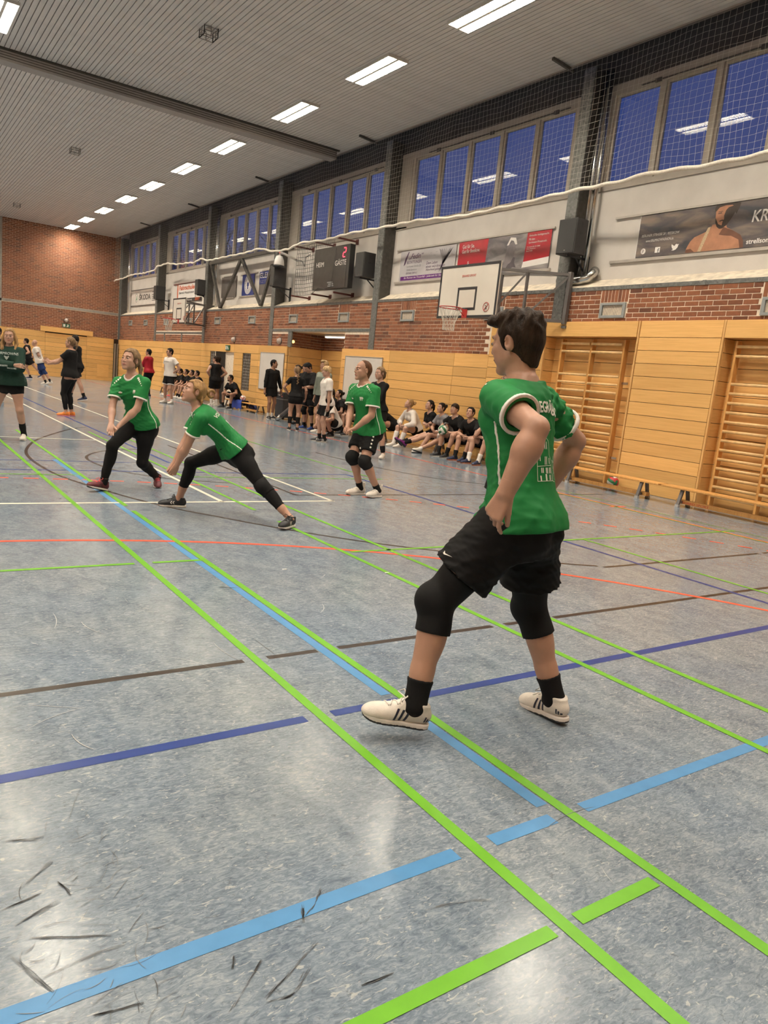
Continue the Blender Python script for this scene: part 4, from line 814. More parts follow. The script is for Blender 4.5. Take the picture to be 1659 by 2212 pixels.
# ---------------------------------------------------------------- wall bars in the recesses
def wallbars(y0, y1, lab):
    t = empty('wall_bars', (11.12, (y0+y1)/2, 0), lab, 'wall bars', 'wall bars in the recesses'); hw = (y1-y0)/2
    for y in (-hw, 0, hw):
        b = MB(); b.box((-.055, y-.02, 0), (.06, y+.02, 2.62)); b.build('upright', M_BEECH, t, .008)
    zs = [2.53, 2.385]+[1.955-.148*q for q in range(13)]
    rm = MB().tube([(0, 0, 0), (0, hw-.04, 0)], .019, 10).mesh('rung'); rm.materials.append(M_RUNG)
    for z in zs:
        for y in (-hw+.02, .02): 
            o = link('rung', rm, None, t, (-.075 if z > 2.5 else -.045, y, z)); o.scale = (1, 1, 1.3)
    for z in (1.85, .5): MB().box((.0, -hw-.16, z-.02), (.012, -hw-.02, z+.02)).build('steel_strap', M_CHROME, t)
wallbars(8.78, 10.26, 'ladder of wooden wall bars in the recess beside the green shirted back'); wallbars(5.13, 6.66, 'ladder of wooden wall bars cut by the right edge of the photo')

# ---------------------------------------------------------------- gymnastics benches
def bench(y0, y1, x, lab, text=False, z=.30):
    t = empty('bench', (x, (y0+y1)/2, 0), lab, 'bench', 'gymnastics benches along the wall'); h = (y1-y0)/2
    MB().box((-.13, -h, z-.03), (.13, h, z)).build('seat', M_BEECH, t, .008)
    MB().box((-.05, -h+.25, .05), (.05, h-.25, .11)).build('lower_beam', M_BEECH, t, .006)
    for y in (-h+.35, 0, h-.35):
        b = MB(); b.bar((-.06, y, z-.02), (-.14, y, .02), .035, .05, (0, 1, 0)); b.bar((.06, y, z-.02), (.14, y, .02), .035, .05, (0, 1, 0)); b.bar((-.12, y, .08), (.12, y, .08), .03, .04, (0, 1, 0)); lg = b.build('leg', M_GREYST, t)
        f = MB(); f.box((-.165, y-.03, .001), (-.115, y+.03, .04)); f.box((.115, y-.03, .001), (.165, y+.03, .04)); f.build('foot', pmat('foot_grey', (.42, .41, .40), .6, var=.05), lg)
    if text:
        tx = text_mesh('ERHARD SPORT', 1., 0, bold=.01); co = np.array([v.co for v in tx.vertices]); lo_, hi_ = co.min(0), co.max(0)
        for v in tx.vertices: v.co = (-.0515, h-.32-(v.co.x-lo_[0])/(hi_[0]-lo_[0])*.5, .06+(v.co.y-lo_[1])/(hi_[1]-lo_[1])*.035)
        link('lettering', tx, MATS['print_red2'], t)
    return t
bench(3.1, 7.0, 10.36, 'long wooden bench cut by the right edge of the photo', True); bench(7.05, 10.75, 10.36, 'long wooden bench before the nearest ladder of wall bars')
bench(10.95, 14.7, 10.40, 'long wooden bench under the seated black shirted players'); bench(14.8, 17.4, 10.40, 'wooden bench behind the balding player'); bench(21.95, 25.3, 10.42, 'wooden bench with a blue cloth by the long sleeved man'); bench(28.9, 32.6, 10.42, 'wooden bench of the far seated group near the open door')
# ---------------------------------------------------------------- people: implicit-surface figures
def V3(*a): return np.array(a, float)
def nrm(v):
    v = np.asarray(v, float); return v/max(1e-9, np.linalg.norm(v))
def rotax(v, k, a):
    k = nrm(k); return v*math.cos(a)+np.cross(k, v)*math.sin(a)+k*np.dot(k, v)*(1-math.cos(a))
def ik2(a, c, l1, l2, pole):
    d = c-a; L = np.linalg.norm(d); u = d/max(L, 1e-9)
    L = min(max(L, abs(l1-l2)+.02), (l1+l2)*.9995)
    x = (l1*l1-l2*l2+L*L)/(2*L); h = math.sqrt(max(l1*l1-x*x, 0))
    p = nrm(pole-u*np.dot(pole, u))
    return a+u*x+p*h, a+u*L

def skeleton(sp):
    """joint positions and frames of a figure from its pose description"""
    H = sp.get('H', 1.8); s = H/1.8; fem = sp.get('fem', 0)
    th = sp['th']; c_, s_ = math.cos(math.radians(th)), math.sin(math.radians(th))
    F0, L0, U0 = V3(c_, s_, 0), V3(-s_, c_, 0), V3(0, 0, 1)
    base = V3(sp['pos'][0], sp['pos'][1], 0)
    W = lambda q: base+F0*q[0]+L0*q[1]+U0*q[2]
    D = lambda q: F0*q[0]+L0*q[1]+U0*q[2]
    J = dict(s=s, fem=fem, F0=F0, L0=L0, base=base, lq=sp.get('lq', 1.08), aq=sp.get('aq', 1.06), fq=sp.get('fq', 1.0))
    P = W(sp.get('pelvis', (0, 0, .955*s))); J['P'] = P
    lf, ls = [math.radians(a) for a in sp.get('lean', (2, 0))]
    pt = math.radians(sp.get('ptwist', 0))
    Fp = rotax(F0, U0, pt); Lp = rotax(L0, U0, pt)
    pr = math.radians(sp.get('proll', 0)); Lp = rotax(Lp, Fp, pr)
    U = rotax(U0, L0, lf); U = rotax(U, F0, -ls); U = nrm(U)
    tw = math.radians(sp.get('twist', 0))
    Lc = rotax(L0, U0, pt); Lc = nrm(Lc-U*np.dot(Lc, U)); Lc = rotax(Lc, U, tw); Fc = np.cross(Lc, U)
    Lp = nrm(Lp); Fp = nrm(Fp)
    J.update(U=U, Lc=Lc, Fc=Fc, Lp=Lp, Fp=Fp)
    N = P+U*.53*s; J['N'] = N
    sw = (.168 if fem else .188)*s*sp.get('wide', 1)
    sf = sp.get('shf', 0)*s; su = sp.get('shu', 0)*s
    for k, sg in (('L', 1), ('R', -1)):
        J['S'+k] = N-U*.062*s+Lc*sg*sw+Fc*(sf+.005)+U*su
        J['H'+k] = P+Lp*sg*.088*s-U0*.01*s
    hy, hp, hr = [math.radians(a) for a in sp.get('head', (0, 0, 0))]
    Fh0 = nrm(Fc*.0+rotax(F0, U0, pt+tw)); Uh0 = nrm(U0*.75+U*.25); Lh0 = nrm(np.cross(Uh0, Fh0)); Fh0 = np.cross(Lh0, Uh0)
    Fh = rotax(Fh0, Uh0, hy); Lh = rotax(Lh0, Uh0, hy)
    Fh = rotax(Fh, Lh, -hp); Uh = np.cross(Fh, Lh)
    Uh = rotax(Uh, Fh, hr); Lh = rotax(Lh, Fh, hr)
    J.update(Fh=Fh, Lh=Lh, Uh=Uh)
    nd = nrm(U*.45+U0*.3+Uh*.35)
    J['Hc'] = N+nd*.115*s+Uh*.055*s+Fh*.028*s
    la, lb = .445*s, .43*s
    for k, sg in (('L', 1), ('R', -1)):
        f = sp.get('f'+k, (0, sg*.1, 0, sg*8, 0))
        yaw = math.radians(f[3]); pit = math.radians(f[4]) if len(f) > 4 else 0
        T = rotax(F0, U0, yaw); Lf = rotax(L0, U0, yaw); T = rotax(T, Lf, -pit); Uf = np.cross(T, Lf)
        A = W(f[:3])+U0*.08*s
        kp = D(sp.get('k'+k, (1, sg*.15, 0)))
        K, A = ik2(J['H'+k], A, la, lb, kp)
        J['K'+k], J['A'+k], J['T'+k], J['Uf'+k] = K, A, T, Uf
    ua, fa = .30*s, .26*s
    for k, sg in (('L', 1), ('R', -1)):
        w = sp.get('h'+k)
        if w is None: w = (.06*s, sg*.26*s, .80*s)
        wp = W(w); ep = D(sp.get('e'+k, (-1, sg*.5, -.2)))
        E, wp = ik2(J['S'+k], wp, ua, fa, ep)
        J['E'+k], J['W'+k] = E, wp
        fd = nrm(wp-E)
        dd = sp.get('d'+k); J['D'+k] = nrm(D(dd)) if dd is not None else fd
        pn = sp.get('n'+k); n = D(pn) if pn is not None else -J['Lc']*sg
        n = nrm(n-J['D'+k]*np.dot(n, J['D'+k])); J['n'+k] = n
    return J

# ---- distance primitives: each has bbox() and d(X,Y,Z) on broadcast coordinate arrays
class RC:
    def __init__(self, a, b, ra, rb): self.a, self.b, self.ra, self.rb = np.asarray(a, float), np.asarray(b, float), ra, rb
    def bbox(self):
        r = max(self.ra, self.rb); return np.minimum(self.a, self.b)-r, np.maximum(self.a, self.b)+r
    def d(self, X, Y, Z):
        a, ab = self.a, self.b-self.a; q = max(ab@ab, 1e-12)
        x, y, z = X-a[0], Y-a[1], Z-a[2]
        t = np.clip((x*ab[0]+y*ab[1]+z*ab[2])/q, 0, 1)
        return np.sqrt((x-t*ab[0])**2+(y-t*ab[1])**2+(z-t*ab[2])**2)-(self.ra+(self.rb-self.ra)*t)
class EL:
    def __init__(self, c, ax, r): self.c, self.ax, self.r = np.asarray(c, float), [nrm(v) for v in ax], r
    def bbox(self):
        e = np.sqrt(sum((np.abs(a)*r)**2 for a, r in zip(self.ax, self.r))); return self.c-e, self.c+e
    def d(self, X, Y, Z):
        x, y, z = X-self.c[0], Y-self.c[1], Z-self.c[2]; k0 = 0; k1 = 0
        for a, r in zip(self.ax, self.r):
            p = (x*a[0]+y*a[1]+z*a[2])/r; k0 = k0+p*p; k1 = k1+(p/r)**2
        k0 = np.sqrt(k0); return k0*(k0-1)/np.sqrt(k1+1e-9)
class HS:                                            # half-space, inside where dot(p-c, n) < 0
    def __init__(self, c, n): self.c, self.n = np.asarray(c, float), nrm(n)
    def d(self, X, Y, Z): n, c = self.n, self.c; return (X-c[0])*n[0]+(Y-c[1])*n[1]+(Z-c[2])*n[2]
class FN:
    def __init__(self, f, lo=None, hi=None): self.f, self.lo, self.hi = f, lo, hi
    def bbox(self): return self.lo, self.hi
    def d(self, X, Y, Z): return self.f(X, Y, Z)
class AND:
    def __init__(self, p, *cuts): self.p, self.cuts = p, cuts
    def bbox(self): return self.p.bbox()
    def d(self, X, Y, Z):
        v = self.p.d(X, Y, Z)
        for c in self.cuts: v = np.maximum(v, c.d(X, Y, Z))
        return v
class LOFT:                                          # elliptical sections along pelvis -> neck, twisting with the spine
    def __init__(self, J, keys, ease=0, bow=0, t0=-.2, t1=1.06):
        self.J, self.ease, self.bow, self.t0, self.t1 = J, ease, bow, t0, t1
        k = np.array(keys); self.t, self.a, self.b, self.o = k[:, 0], k[:, 1]*J['s']+ease, k[:, 2]*J['s']+ease, k[:, 3]*J['s']
        self.len = np.linalg.norm(J['N']-J['P'])
    def bbox(self):
        J = self.J; r = max(self.a.max(), self.b.max())+abs(self.bow); A = J['P']+J['U']*self.t0*self.len; B = J['P']+J['U']*self.t1*self.len
        return np.minimum(A, B)-r, np.maximum(A, B)+r
    def tco(self, X, Y, Z):
        J = self.J; p = J['P']; U = J['U']; return ((X-p[0])*U[0]+(Y-p[1])*U[1]+(Z-p[2])*U[2])/self.len
    def co(self, X, Y, Z):
        J = self.J; p = J['P']; t = self.tco(X, Y, Z); tc = np.clip(t, 0, 1)
        dt = lambda v: (X-p[0])*v[0]+(Y-p[1])*v[1]+(Z-p[2])*v[2]
        lat = (1-tc)*dt(nrm(J['Lp']-J['U']*(J['Lp']@J['U'])))+tc*dt(J['Lc'])
        Fq = nrm(J['Fp']-J['U']*(J['Fp']@J['U'])); fw = (1-tc)*dt(Fq)+tc*dt(J['Fc'])
        return t, lat, fw
    def d(self, X, Y, Z):
        t, lat, fw = self.co(X, Y, Z)
        a = np.interp(t, self.t, self.a); b = np.interp(t, self.t, self.b); o = np.interp(t, self.t, self.o)
        tc = np.clip(t, 0, 1); fw = fw-o+self.bow*4*tc*(1-tc)
        q = np.sqrt((lat/a)**2+(fw/b)**2)
        d = (q-1)*np.minimum(a, b)
        return np.maximum(d, np.maximum(self.t0-t, t-self.t1)*self.len)

def smin(a, b, k):
    if k <= 0: return np.minimum(a, b)
    h = np.clip(.5+.5*(b-a)/k, 0, 1); return b+(a-b)*h-k*h*(1-h)
def smax(a, b, k): return -smin(-a, -b, k)

def field(ops, res, lo=None, hi=None, pad=.03):
    if lo is None:
        B = [o[1].bbox() for o in ops if o[0] == '+']
        lo = np.min([b[0] for b in B], 0)-pad; hi = np.max([b[1] for b in B], 0)+pad
    lo = np.asarray(lo, float); hi = np.asarray(hi, float)
    n = np.maximum(np.ceil((hi-lo)/res).astype(int)+1, 3)
    ax = [(lo[i]+res*np.arange(n[i])).astype(np.float32) for i in range(3)]
    X, Y, Z = ax[0][:, None, None], ax[1][None, :, None], ax[2][None, None, :]
    F = np.full(n, 1., np.float32)
    for o in ops:
        k = o[2] if len(o) > 2 else 0
        if o[0] == 'off': F -= o[1]; continue
        if o[0] == 'fn': F = o[1](F, X, Y, Z).astype(np.float32); continue
        if o[0] == '&':
            F = smax(F, o[1].d(X, Y, Z), k).astype(np.float32) if k else np.maximum(F, o[1].d(X, Y, Z)).astype(np.float32); continue
        b = o[1].bbox()
        m = pad+k
        i0 = np.clip(np.floor((b[0]-m-lo)/res).astype(int), 0, n-1); i1 = np.clip(np.ceil((b[1]+m-lo)/res).astype(int)+1, 1, n)
        if np.any(i1 <= i0): continue
        sl = tuple(slice(i0[i], i1[i]) for i in range(3))
        d = o[1].d(X[sl[0]], Y[:, sl[1]], Z[:, :, sl[2]])
        F[sl] = smin(F[sl], d, k) if o[0] == '+' else smax(F[sl], -d, k)
    return F, lo, res

CORN = [(i, j, k) for i in (0, 1) for j in (0, 1) for k in (0, 1)]
EDGES = [(a, b) for a in range(8) for b in range(a+1, 8) if sum(abs(CORN[a][i]-CORN[b][i]) for i in range(3)) == 1]
def surfnet(F, lo, res):
    F[0] = F[-1] = 1; F[:, 0] = F[:, -1] = 1; F[:, :, 0] = F[:, :, -1] = 1
    S = F < 0; n = np.array(F.shape)
    c = np.zeros(n-1, np.uint8)
    for (i, j, k) in CORN: c += S[i:n[0]-1+i, j:n[1]-1+j, k:n[2]-1+k]
    act = (c > 0) & (c < 8); idx = np.argwhere(act)
    if len(idx) == 0: return np.zeros((0, 3)), np.zeros((0, 4), np.int64)
    vid = np.full(n-1, -1, np.int32); vid[act] = np.arange(len(idx))
    vals = np.stack([F[idx[:, 0]+q[0], idx[:, 1]+q[1], idx[:, 2]+q[2]] for q in CORN], 1)
    acc = np.zeros((len(idx), 3)); cnt = np.zeros(len(idx))
    for a, b in EDGES:
        va, vb = vals[:, a], vals[:, b]; m = (va < 0) != (vb < 0)
        t = np.where(m, va/np.where(m, va-vb, 1), 0)
        pa, pb = np.array(CORN[a], float), np.array(CORN[b], float)
        acc += np.where(m[:, None], pa+(pb-pa)*t[:, None], 0); cnt += m
    V = lo+(idx+acc/cnt[:, None])*res
    quads = []
    for ax in range(3):
        b, d = [(1, 2), (2, 0), (0, 1)][ax]
        s0 = [slice(None)]*3; s1 = [slice(None)]*3; s0[ax] = slice(0, -1); s1[ax] = slice(1, None)
        A, B = S[tuple(s0)], S[tuple(s1)]
        e = np.argwhere(A != B)
        e = e[(e[:, b] > 0) & (e[:, d] > 0)]
        if len(e) == 0: continue
        ins = A[e[:, 0], e[:, 1], e[:, 2]]
        def cell(db, dd):
            q = e.copy(); q[:, b] -= db; q[:, d] -= dd; return vid[q[:, 0], q[:, 1], q[:, 2]]
        Q = np.stack([cell(1, 1), cell(0, 1), cell(0, 0), cell(1, 0)], 1)
        Q[~ins] = Q[~ins][:, ::-1]; quads.append(Q)
    return V, np.concatenate(quads)

def np_mesh(name, V, Q, smooth=True):
    me = bpy.data.meshes.new(name); nv, nq = len(V), len(Q)
    me.vertices.add(nv); me.vertices.foreach_set('co', np.ascontiguousarray(V, np.float32).ravel())
    k = Q.shape[1] if nq else 4
    me.loops.add(nq*k); me.loops.foreach_set('vertex_index', np.ascontiguousarray(Q, np.int32).ravel())
    me.polygons.add(nq); me.polygons.foreach_set('loop_start', np.arange(0, nq*k, k, dtype=np.int32))
    if smooth: me.polygons.foreach_set('use_smooth', np.ones(nq, bool))
    me.update(calc_edges=True); return me

def relax(V, Q, it=1):
    for _ in range(it):
        A = np.zeros_like(V); c = np.zeros(len(V))
        for a, b in ((0, 1), (1, 2), (2, 3), (3, 0)):
            np.add.at(A, Q[:, a], V[Q[:, b]]); np.add.at(A, Q[:, b], V[Q[:, a]])
            np.add.at(c, Q[:, a], 1); np.add.at(c, Q[:, b], 1)
        V = V*.5+.5*A/np.maximum(c, 1)[:, None]
    return V

def sdf_part(name, ops, res, material, parent, lo=None, hi=None, smooth_it=1):
    F, l, r = field(ops, res, lo, hi); V, Q = surfnet(F, l, r)
    if len(V) == 0: return None
    if smooth_it: V = relax(V, Q, smooth_it)
    org = np.array(parent.matrix_world.translation) if parent else np.zeros(3)
    return link(name, np_mesh(name, V-org, Q), material, parent)

PROF_M = [(-.35, .13, .10, -.01), (-.2, .165, .115, -.012), (0, .17, .118, -.012), (.2, .158, .11, 0), (.36, .15, .105, .005), (.6, .162, .117, .012), (.8, .172, .12, .006), (.92, .15, .095, -.008), (1.0, .10, .07, -.012), (1.1, .06, .055, -.01)]
PROF_F = [(-.35, .14, .10, -.012), (-.2, .175, .118, -.015), (0, .168, .115, -.012), (.2, .140, .098, 0), (.36, .126, .09, .004), (.6, .14, .102, .012), (.8, .148, .104, .008), (.92, .13, .085, -.008), (1.0, .085, .062, -.012), (1.1, .05, .05, -.01)]

def hand_ops(J, k, sg, curl=(25, 35, 20), spread=6, thumb=35, sc=1., flat=False):
    s = J['s']*(.93 if J['fem'] else 1.)*sc
    w, D, n = J['W'+k], J['D'+k], J['n'+k]
    T = np.cross(D, n)*sg*1.0                       # toward the thumb
    T = nrm(T)
    ops = []
    kn = [(.030, .088, .0095, .073), (.010, .093, .0098, .080), (-.011, .089, .0093, .074), (-.030, .080, .0083, .058)]
    ops.append(('+', RC(J['E'+k]*.25+w*.75, w, .030*s*J['aq']*J['fq'], .026*s*J['aq']*J['fq']), .01))
    for (t, d, r, L) in kn:
        ops.append(('+', RC(w+T*t*.55*s, w+T*t*s+D*d*s, .0155*s, .0125*s), .012))
    ops.append(('+', EL(w+D*.045*s+n*.008*s, (T, D, n), (.034*s, .045*s, .015*s)), .012))
    for i, (t, d, r, L) in enumerate(kn):
        b = w+T*t*s+D*d*s; ang = 0; sp = math.radians(spread*(1.3-i)); dirn = nrm(D*math.cos(sp)+T*math.sin(sp))
        seg = (.45*L, .31*L, .26*L)
        cu = curl[i] if isinstance(curl[0], (tuple, list)) else curl
        for j in range(3):
            ang += math.radians(cu[j]+(0 if isinstance(curl[0], (tuple, list)) else i*3))
            v = dirn*math.cos(ang)+n*math.sin(ang); e = b+v*seg[j]*s
            r0 = r*(1-.1*j)*s; ops.append(('+', RC(b, e, r0, r0*.93), .0035)); b = e
    ta = math.radians(thumb)
    b = w+T*.022*s+D*.018*s+n*.008*s; v = nrm(D*math.cos(ta)+T*math.sin(ta)+n*.35)
    e = b+v*.046*s; ops.append(('+', RC(b, e, .0155*s, .0120*s), .008))
    v2 = nrm(v+n*.25-T*.2); e2 = e+v2*.03*s; ops.append(('+', RC(e, e2, .0115*s, .0105*s), .003))
    e3 = e2+nrm(v2+n*.15)*.022*s; ops.append(('+', RC(e2, e3, .0105*s, .0085*s), .003))
    return ops

def head_pt(J, lat, up, fw): s = J['s']; return J['Hc']+(J['Lh']*lat+J['Uh']*up+J['Fh']*fw)*s

def head_ops(J, jaw=1., nose=1.):
    s = J['s']; L, U, F = J['Lh'], J['Uh'], J['Fh']; p = lambda a, b, c: head_pt(J, a, b, c)
    f = J['fem']; o = []
    o.append(('+', EL(p(0, .028, -.012), (L, U, F), (.075*s, .092*s, .096*s)), 0))
    o.append(('+', EL(p(0, -.035, .030), (L, U, F), ((.056 if f else .058)*s*jaw, (.079 if f else .082)*s, .062*s)), .02))
    o.append(('+', RC(p(.047*jaw, -.055, .0), p(.014, -.104+f*.006, .068), (.019 if f else .022)*s, (.016 if f else .018)*s), .022))
    o.append(('+', RC(p(-.047*jaw, -.055, .0), p(-.014, -.104+f*.006, .068), (.019 if f else .022)*s, (.016 if f else .018)*s), .022))
    o.append(('+', EL(p(0, -.103, .070), (L, U, F), (.022*s, .017*s, .018*s)), .012))
    for g in (1, -1):
        o.append(('+', EL(p(g*.040, -.022, .062), (L, U, F), (.024*s, .022*s, .026*s)), .018))
        o.append(('+', EL(p(g*.040, -.055, .040), (L, U, F), (.024*s, .034*s, .036*s)), .02))
        o.append(('+', RC(p(g*.012, .026, .0835 if f else .086), p(g*.044, .028, .070 if f else .072), (.0085 if f else .010)*s, (.008 if f else .009)*s), .012))
        o.append(('-', EL(p(g*.031, .006, .098), (L, U, F), (.017*s, .010*s, .014*s)), .010))
        o.append(('+', EL(p(g*.031, .005, .0765), (L, U, F), (.0145*s, .0115*s, .0135*s)), .003))
    o.append(('+', RC(p(0, .018, .086), p(0, -.027, (.101 if f else .105)*nose), (.0075 if f else .0085)*s, (.0100 if f else .0118)*s), .009))
    for g in (1, -1): o.append(('+', EL(p(g*.010, -.034, .094), (L, U, F), (.009*s, .008*s, .010*s)), .005))
    o.append(('+', EL(p(0, -.064, .082), (L, U, F), (.026*s, .017*s, .014*s)), .010))
    for g in (1, -1):
        tl = nrm(F*-.35*0+L*g+F*-.45); ax = (nrm(np.cross(U, tl)), U, tl)
        o.append(('+', EL(p(g*.079, -.004, -.012), (nrm(L*g*.9-F*.45), nrm(U-F*.15), nrm(F*.9+L*g*.45)), (.010*s, .034*s, .021*s)), .006))
        o.append(('-', EL(p(g*.087, .000, -.006), (nrm(L*g*.9-F*.45), U, nrm(F*.9+L*g*.45)), (.007*s, .019*s, .010*s)), .004))
    nr = (.047 if f else .057)*s
    o.append(('+', RC(J['N']-J['U']*.03*s, p(0, -.055, -.018), nr*1.08, nr*.97), .022))
    return o

def limb_ops(J, build=1.):
    s = J['s']; f = J['fem']; lq = J['lq']; aq = J['aq']; b = build*lq; o = []
    for k, sg in (('L', 1), ('R', -1)):
        H, K, A = J['H'+k], J['K'+k], J['A'+k]; td, sd = nrm(K-H), nrm(A-K)
        bk = nrm(np.cross(J['Lp'], td)); 
        fwd = nrm(J['T'+k]-sd*np.dot(J['T'+k], sd)) if abs(np.dot(J['T'+k], sd)) < .98 else J['Fp']
        o.append(('+', RC(H, H+td*.20*s, .086*s*b, .076*s*b), .04))
        o.append(('+', RC(H+td*.18*s, K, .077*s*b, .050*s*lq), .03))
        o.append(('+', EL(K+fwd*.012*s, (fwd, nrm(np.cross(fwd, sd)), sd), (.048*s*lq, .050*s*lq, .058*s)), .02))
        o.append(('+', RC(K, K+sd*.30*s, .048*s*lq, .038*s*lq), .02))
        o.append(('+', EL(K+sd*.125*s-fwd*.018*s, (fwd, nrm(np.cross(fwd, sd)), sd), (.045*s*b, .050*s*b, .12*s)), .03))
        o.append(('+', RC(K+sd*.28*s, A, .037*s*lq, .033*s*lq), .02))
        o.append(('+', RC(A, A-J['Uf'+k]*.03*s+J['T'+k]*.09*s, .036*s, .028*s), .02))
        S, E, W = J['S'+k], J['E'+k], J['W'+k]; ud, fd = nrm(E-S), nrm(W-E)
        g = ((.88 if f else 1.)*build*.5+.5*(.9 if f else 1.))*aq
        o.append(('+', RC(J['N']-J['U']*.050*s+J['Lc']*sg*.05*s, S, .052*s, .042*s*g), .045))
        o.append(('+', RC(S, S+ud*.13*s, .049*s*g, .047*s*g), .03))
        o.append(('+', RC(S+ud*.10*s, E, .048*s*g, .038*s*g), .02))
        q = J['fq']
        o.append(('+', RC(E, E+fd*.09*s, .038*s*g, .042*s*g*q), .02))
        o.append(('+', RC(E+fd*.07*s, W, .042*s*g*q, .026*s*g*q), .02))
    return o

def body_ops(J, sp):
    s = J['s']; f = J['fem']; o = []
    prof = PROF_F if f else PROF_M
    o.append(('+', LOFT(J, prof, (sp.get('build', 1)-1)*.12, sp.get('bow', 0)), 0))
    for sg in (1, -1):
        o.append(('+', EL(J['P']+J['Lp']*sg*.075*s-J['Fp']*.06*s-V3(0, 0, .06)*s, (J['Lp'], J['Fp'], V3(0, 0, 1)), (.082*s, .085*s, .095*s)), .04))
        if f: o.append(('+', EL(J['P']+J['U']*.36*s+J['Lc']*sg*.07*s+J['Fc']*.075*s, (J['Lc'], J['Fc'], J['U']), (.058*s, .052*s, .056*s)), .03))
        else: o.append(('+', EL(J['P']+J['U']*.40*s+J['Lc']*sg*.075*s+J['Fc']*.065*s, (J['Lc'], J['Fc'], J['U']), (.08*s, .05*s, .07*s)), .04))
    o += limb_ops(J, sp.get('build', 1))
    o += head_ops(J, sp.get('jaw', 1.), sp.get('nose', 1.))
    return o

def wrinkle(J, amp, seed=0, freq=1.):
    r = np.random.RandomState(seed); ws = []
    for i in range(5):
        v = J['U']*r.normal()*.9+J['Lc']*r.normal()*.8+J['Fc']*r.normal()*.6; v = nrm(v)*(38+26*i)*freq; ws.append((v, r.rand()*6.28, 1./(1+.45*i)))
    q = nrm(r.normal(size=3))*9
    def fn(F, X, Y, Z):
        o = J['P']; x, y, z = X-o[0], Y-o[1], Z-o[2]; m = .55+.45*np.sin(q[0]*x+q[1]*y+q[2]*z+seed)
        w = 0
        for v, ph, a in ws:
            g = np.sin(v[0]*x+v[1]*y+v[2]*z+ph+1.3*np.sin(q[1]*x*1.7+q[2]*y*1.7+q[0]*z*1.7))
            w = w+a*np.abs(g)
        return F+amp*m*(w-1.3)
    return ('fn', fn)

def shirt_ops(J, sp, ease=.02, sleeve=.55, hem=-.1, neck=.012, loose=.016, wr=0, seed=1, flare=.012, hipx=.006, wfreq=1.):
    s = J['s']; f = J['fem']; o = []
    prof = [(t, a+(flare if t <= 0 else flare*.6 if t < .4 else 0), b+(flare if t <= 0 else flare*.7 if t < .4 else 0), c) for (t, a, b, c) in (PROF_F if f else PROF_M)]
    bl = (sp.get('build', 1)-1)*.12
    o.append(('+', LOFT(J, prof, ease+bl, sp.get('bow', 0), t0=min(hem-.05, -.25), t1=1.02), 0))
    for k, sg in (('L', 1), ('R', -1)):
        if f: o.append(('+', EL(J['P']+J['U']*.36*s+J['Lc']*sg*.068*s+J['Fc']*.078*s, (J['Lc'], J['Fc'], J['U']), (.062*s+ease*.4, .05*s+ease*.6, .06*s+ease*.4)), .04))
        if not f: o.append(('+', EL(J['P']+J['U']*.40*s+J['Lc']*sg*.075*s+J['Fc']*.065*s, (J['Lc'], J['Fc'], J['U']), (.08*s+ease*.6, .05*s+ease*.7, .07*s+ease*.6)), .05))
        S, E, W = J['S'+k], J['E'+k], J['W'+k]; ud = nrm(E-S)
        g = (.9 if f else 1.)*J['aq']
        if hem < .1:
            o.append(('+', EL(J['P']+J['Lp']*sg*.075*s-J['Fp']*.06*s-V3(0, 0, .06)*s, (J['Lp'], J['Fp'], V3(0, 0, 1)), (.082*s+ease+.006, .085*s+ease+.008, .095*s+ease+.006)), .06))
            Hh, Kk = J['H'+k], J['K'+k]; td = nrm(Kk-Hh); bq = sp.get('build', 1)*J['lq']; o.append(('+', RC(Hh, Hh+td*(.09 if td@J['U'] < -.55 else .01)*s, .086*s*bq+ease+hipx, .082*s*bq+ease+hipx), .06))
        o.append(('+', RC(J['N']-J['U']*.052*s+J['Lc']*sg*.045*s, S, .052*s+ease*.4, .043*s*g+loose*.55), .05))
        if sleeve <= 1.02:
            c = S+(E-S)*sleeve
            o.append(('+', AND(RC(S, S+(E-S)*min(sleeve+.15, 1.1), .049*s*g+loose*.6, .047*s*g+loose*1.5), HS(c, ud)), .03))
        else:
            fd = nrm(W-E); c = E+(W-E)*(sleeve-1)
            o.append(('+', RC(S, E, .048*s*g+loose*.7, .043*s*g+loose), .03))
            o.append(('+', AND(RC(E, W, .043*s*g+loose, .031*s*g+loose*.8), HS(c, fd)), .025))
    if wr: o.append(wrinkle(J, wr, seed, wfreq))
    if .1 < sleeve <= 1.02:
        for k in 'LR':
            S, E = J['S'+k], J['E'+k]; ud = nrm(E-S); c = S+(E-S)*sleeve; g = (.9 if f else 1.)*J['aq']; ri = .047*s*g+loose*1.15-.004
            o.append(('-', RC(c-ud*.012*s, c+ud*.2*s, ri*.72, ri*1.3), .004))
    hemc = J['P']+J['U']*hem*.53*s
    o.append(('&', HS(hemc, -J['U'])))
    if neck is not None:
        nr = (.047 if f else .057)*s+neck
        o.append(('-', RC(J['N']-J['U']*.012*s+J['Fc']*.014*s, J['N']+J['U']*.2*s+J['Fc']*.03*s, nr, nr*1.2), .006))
    return o

def cuff_ops(J, k, sleeve, loose, th=.0025, width=.018, g=1.):
    s = J['s']; S, E, W = J['S'+k], J['E'+k], J['W'+k]; g = (.9 if J['fem'] else 1.)*J['aq']
    ud = nrm(E-S); c = S+(E-S)*sleeve; ri = .047*s*g+loose*1.15-.004
    return [('+', AND(RC(S, S+(E-S)*min(sleeve+.15, 1.1), .049*s*g+loose*.6+th, .047*s*g+loose*1.5+th), HS(c+ud*.002, ud), HS(c-ud*width, -ud)), 0), ('-', RC(c-ud*.05*s, c+ud*.2*s, ri*.93, ri*.97), .002)]

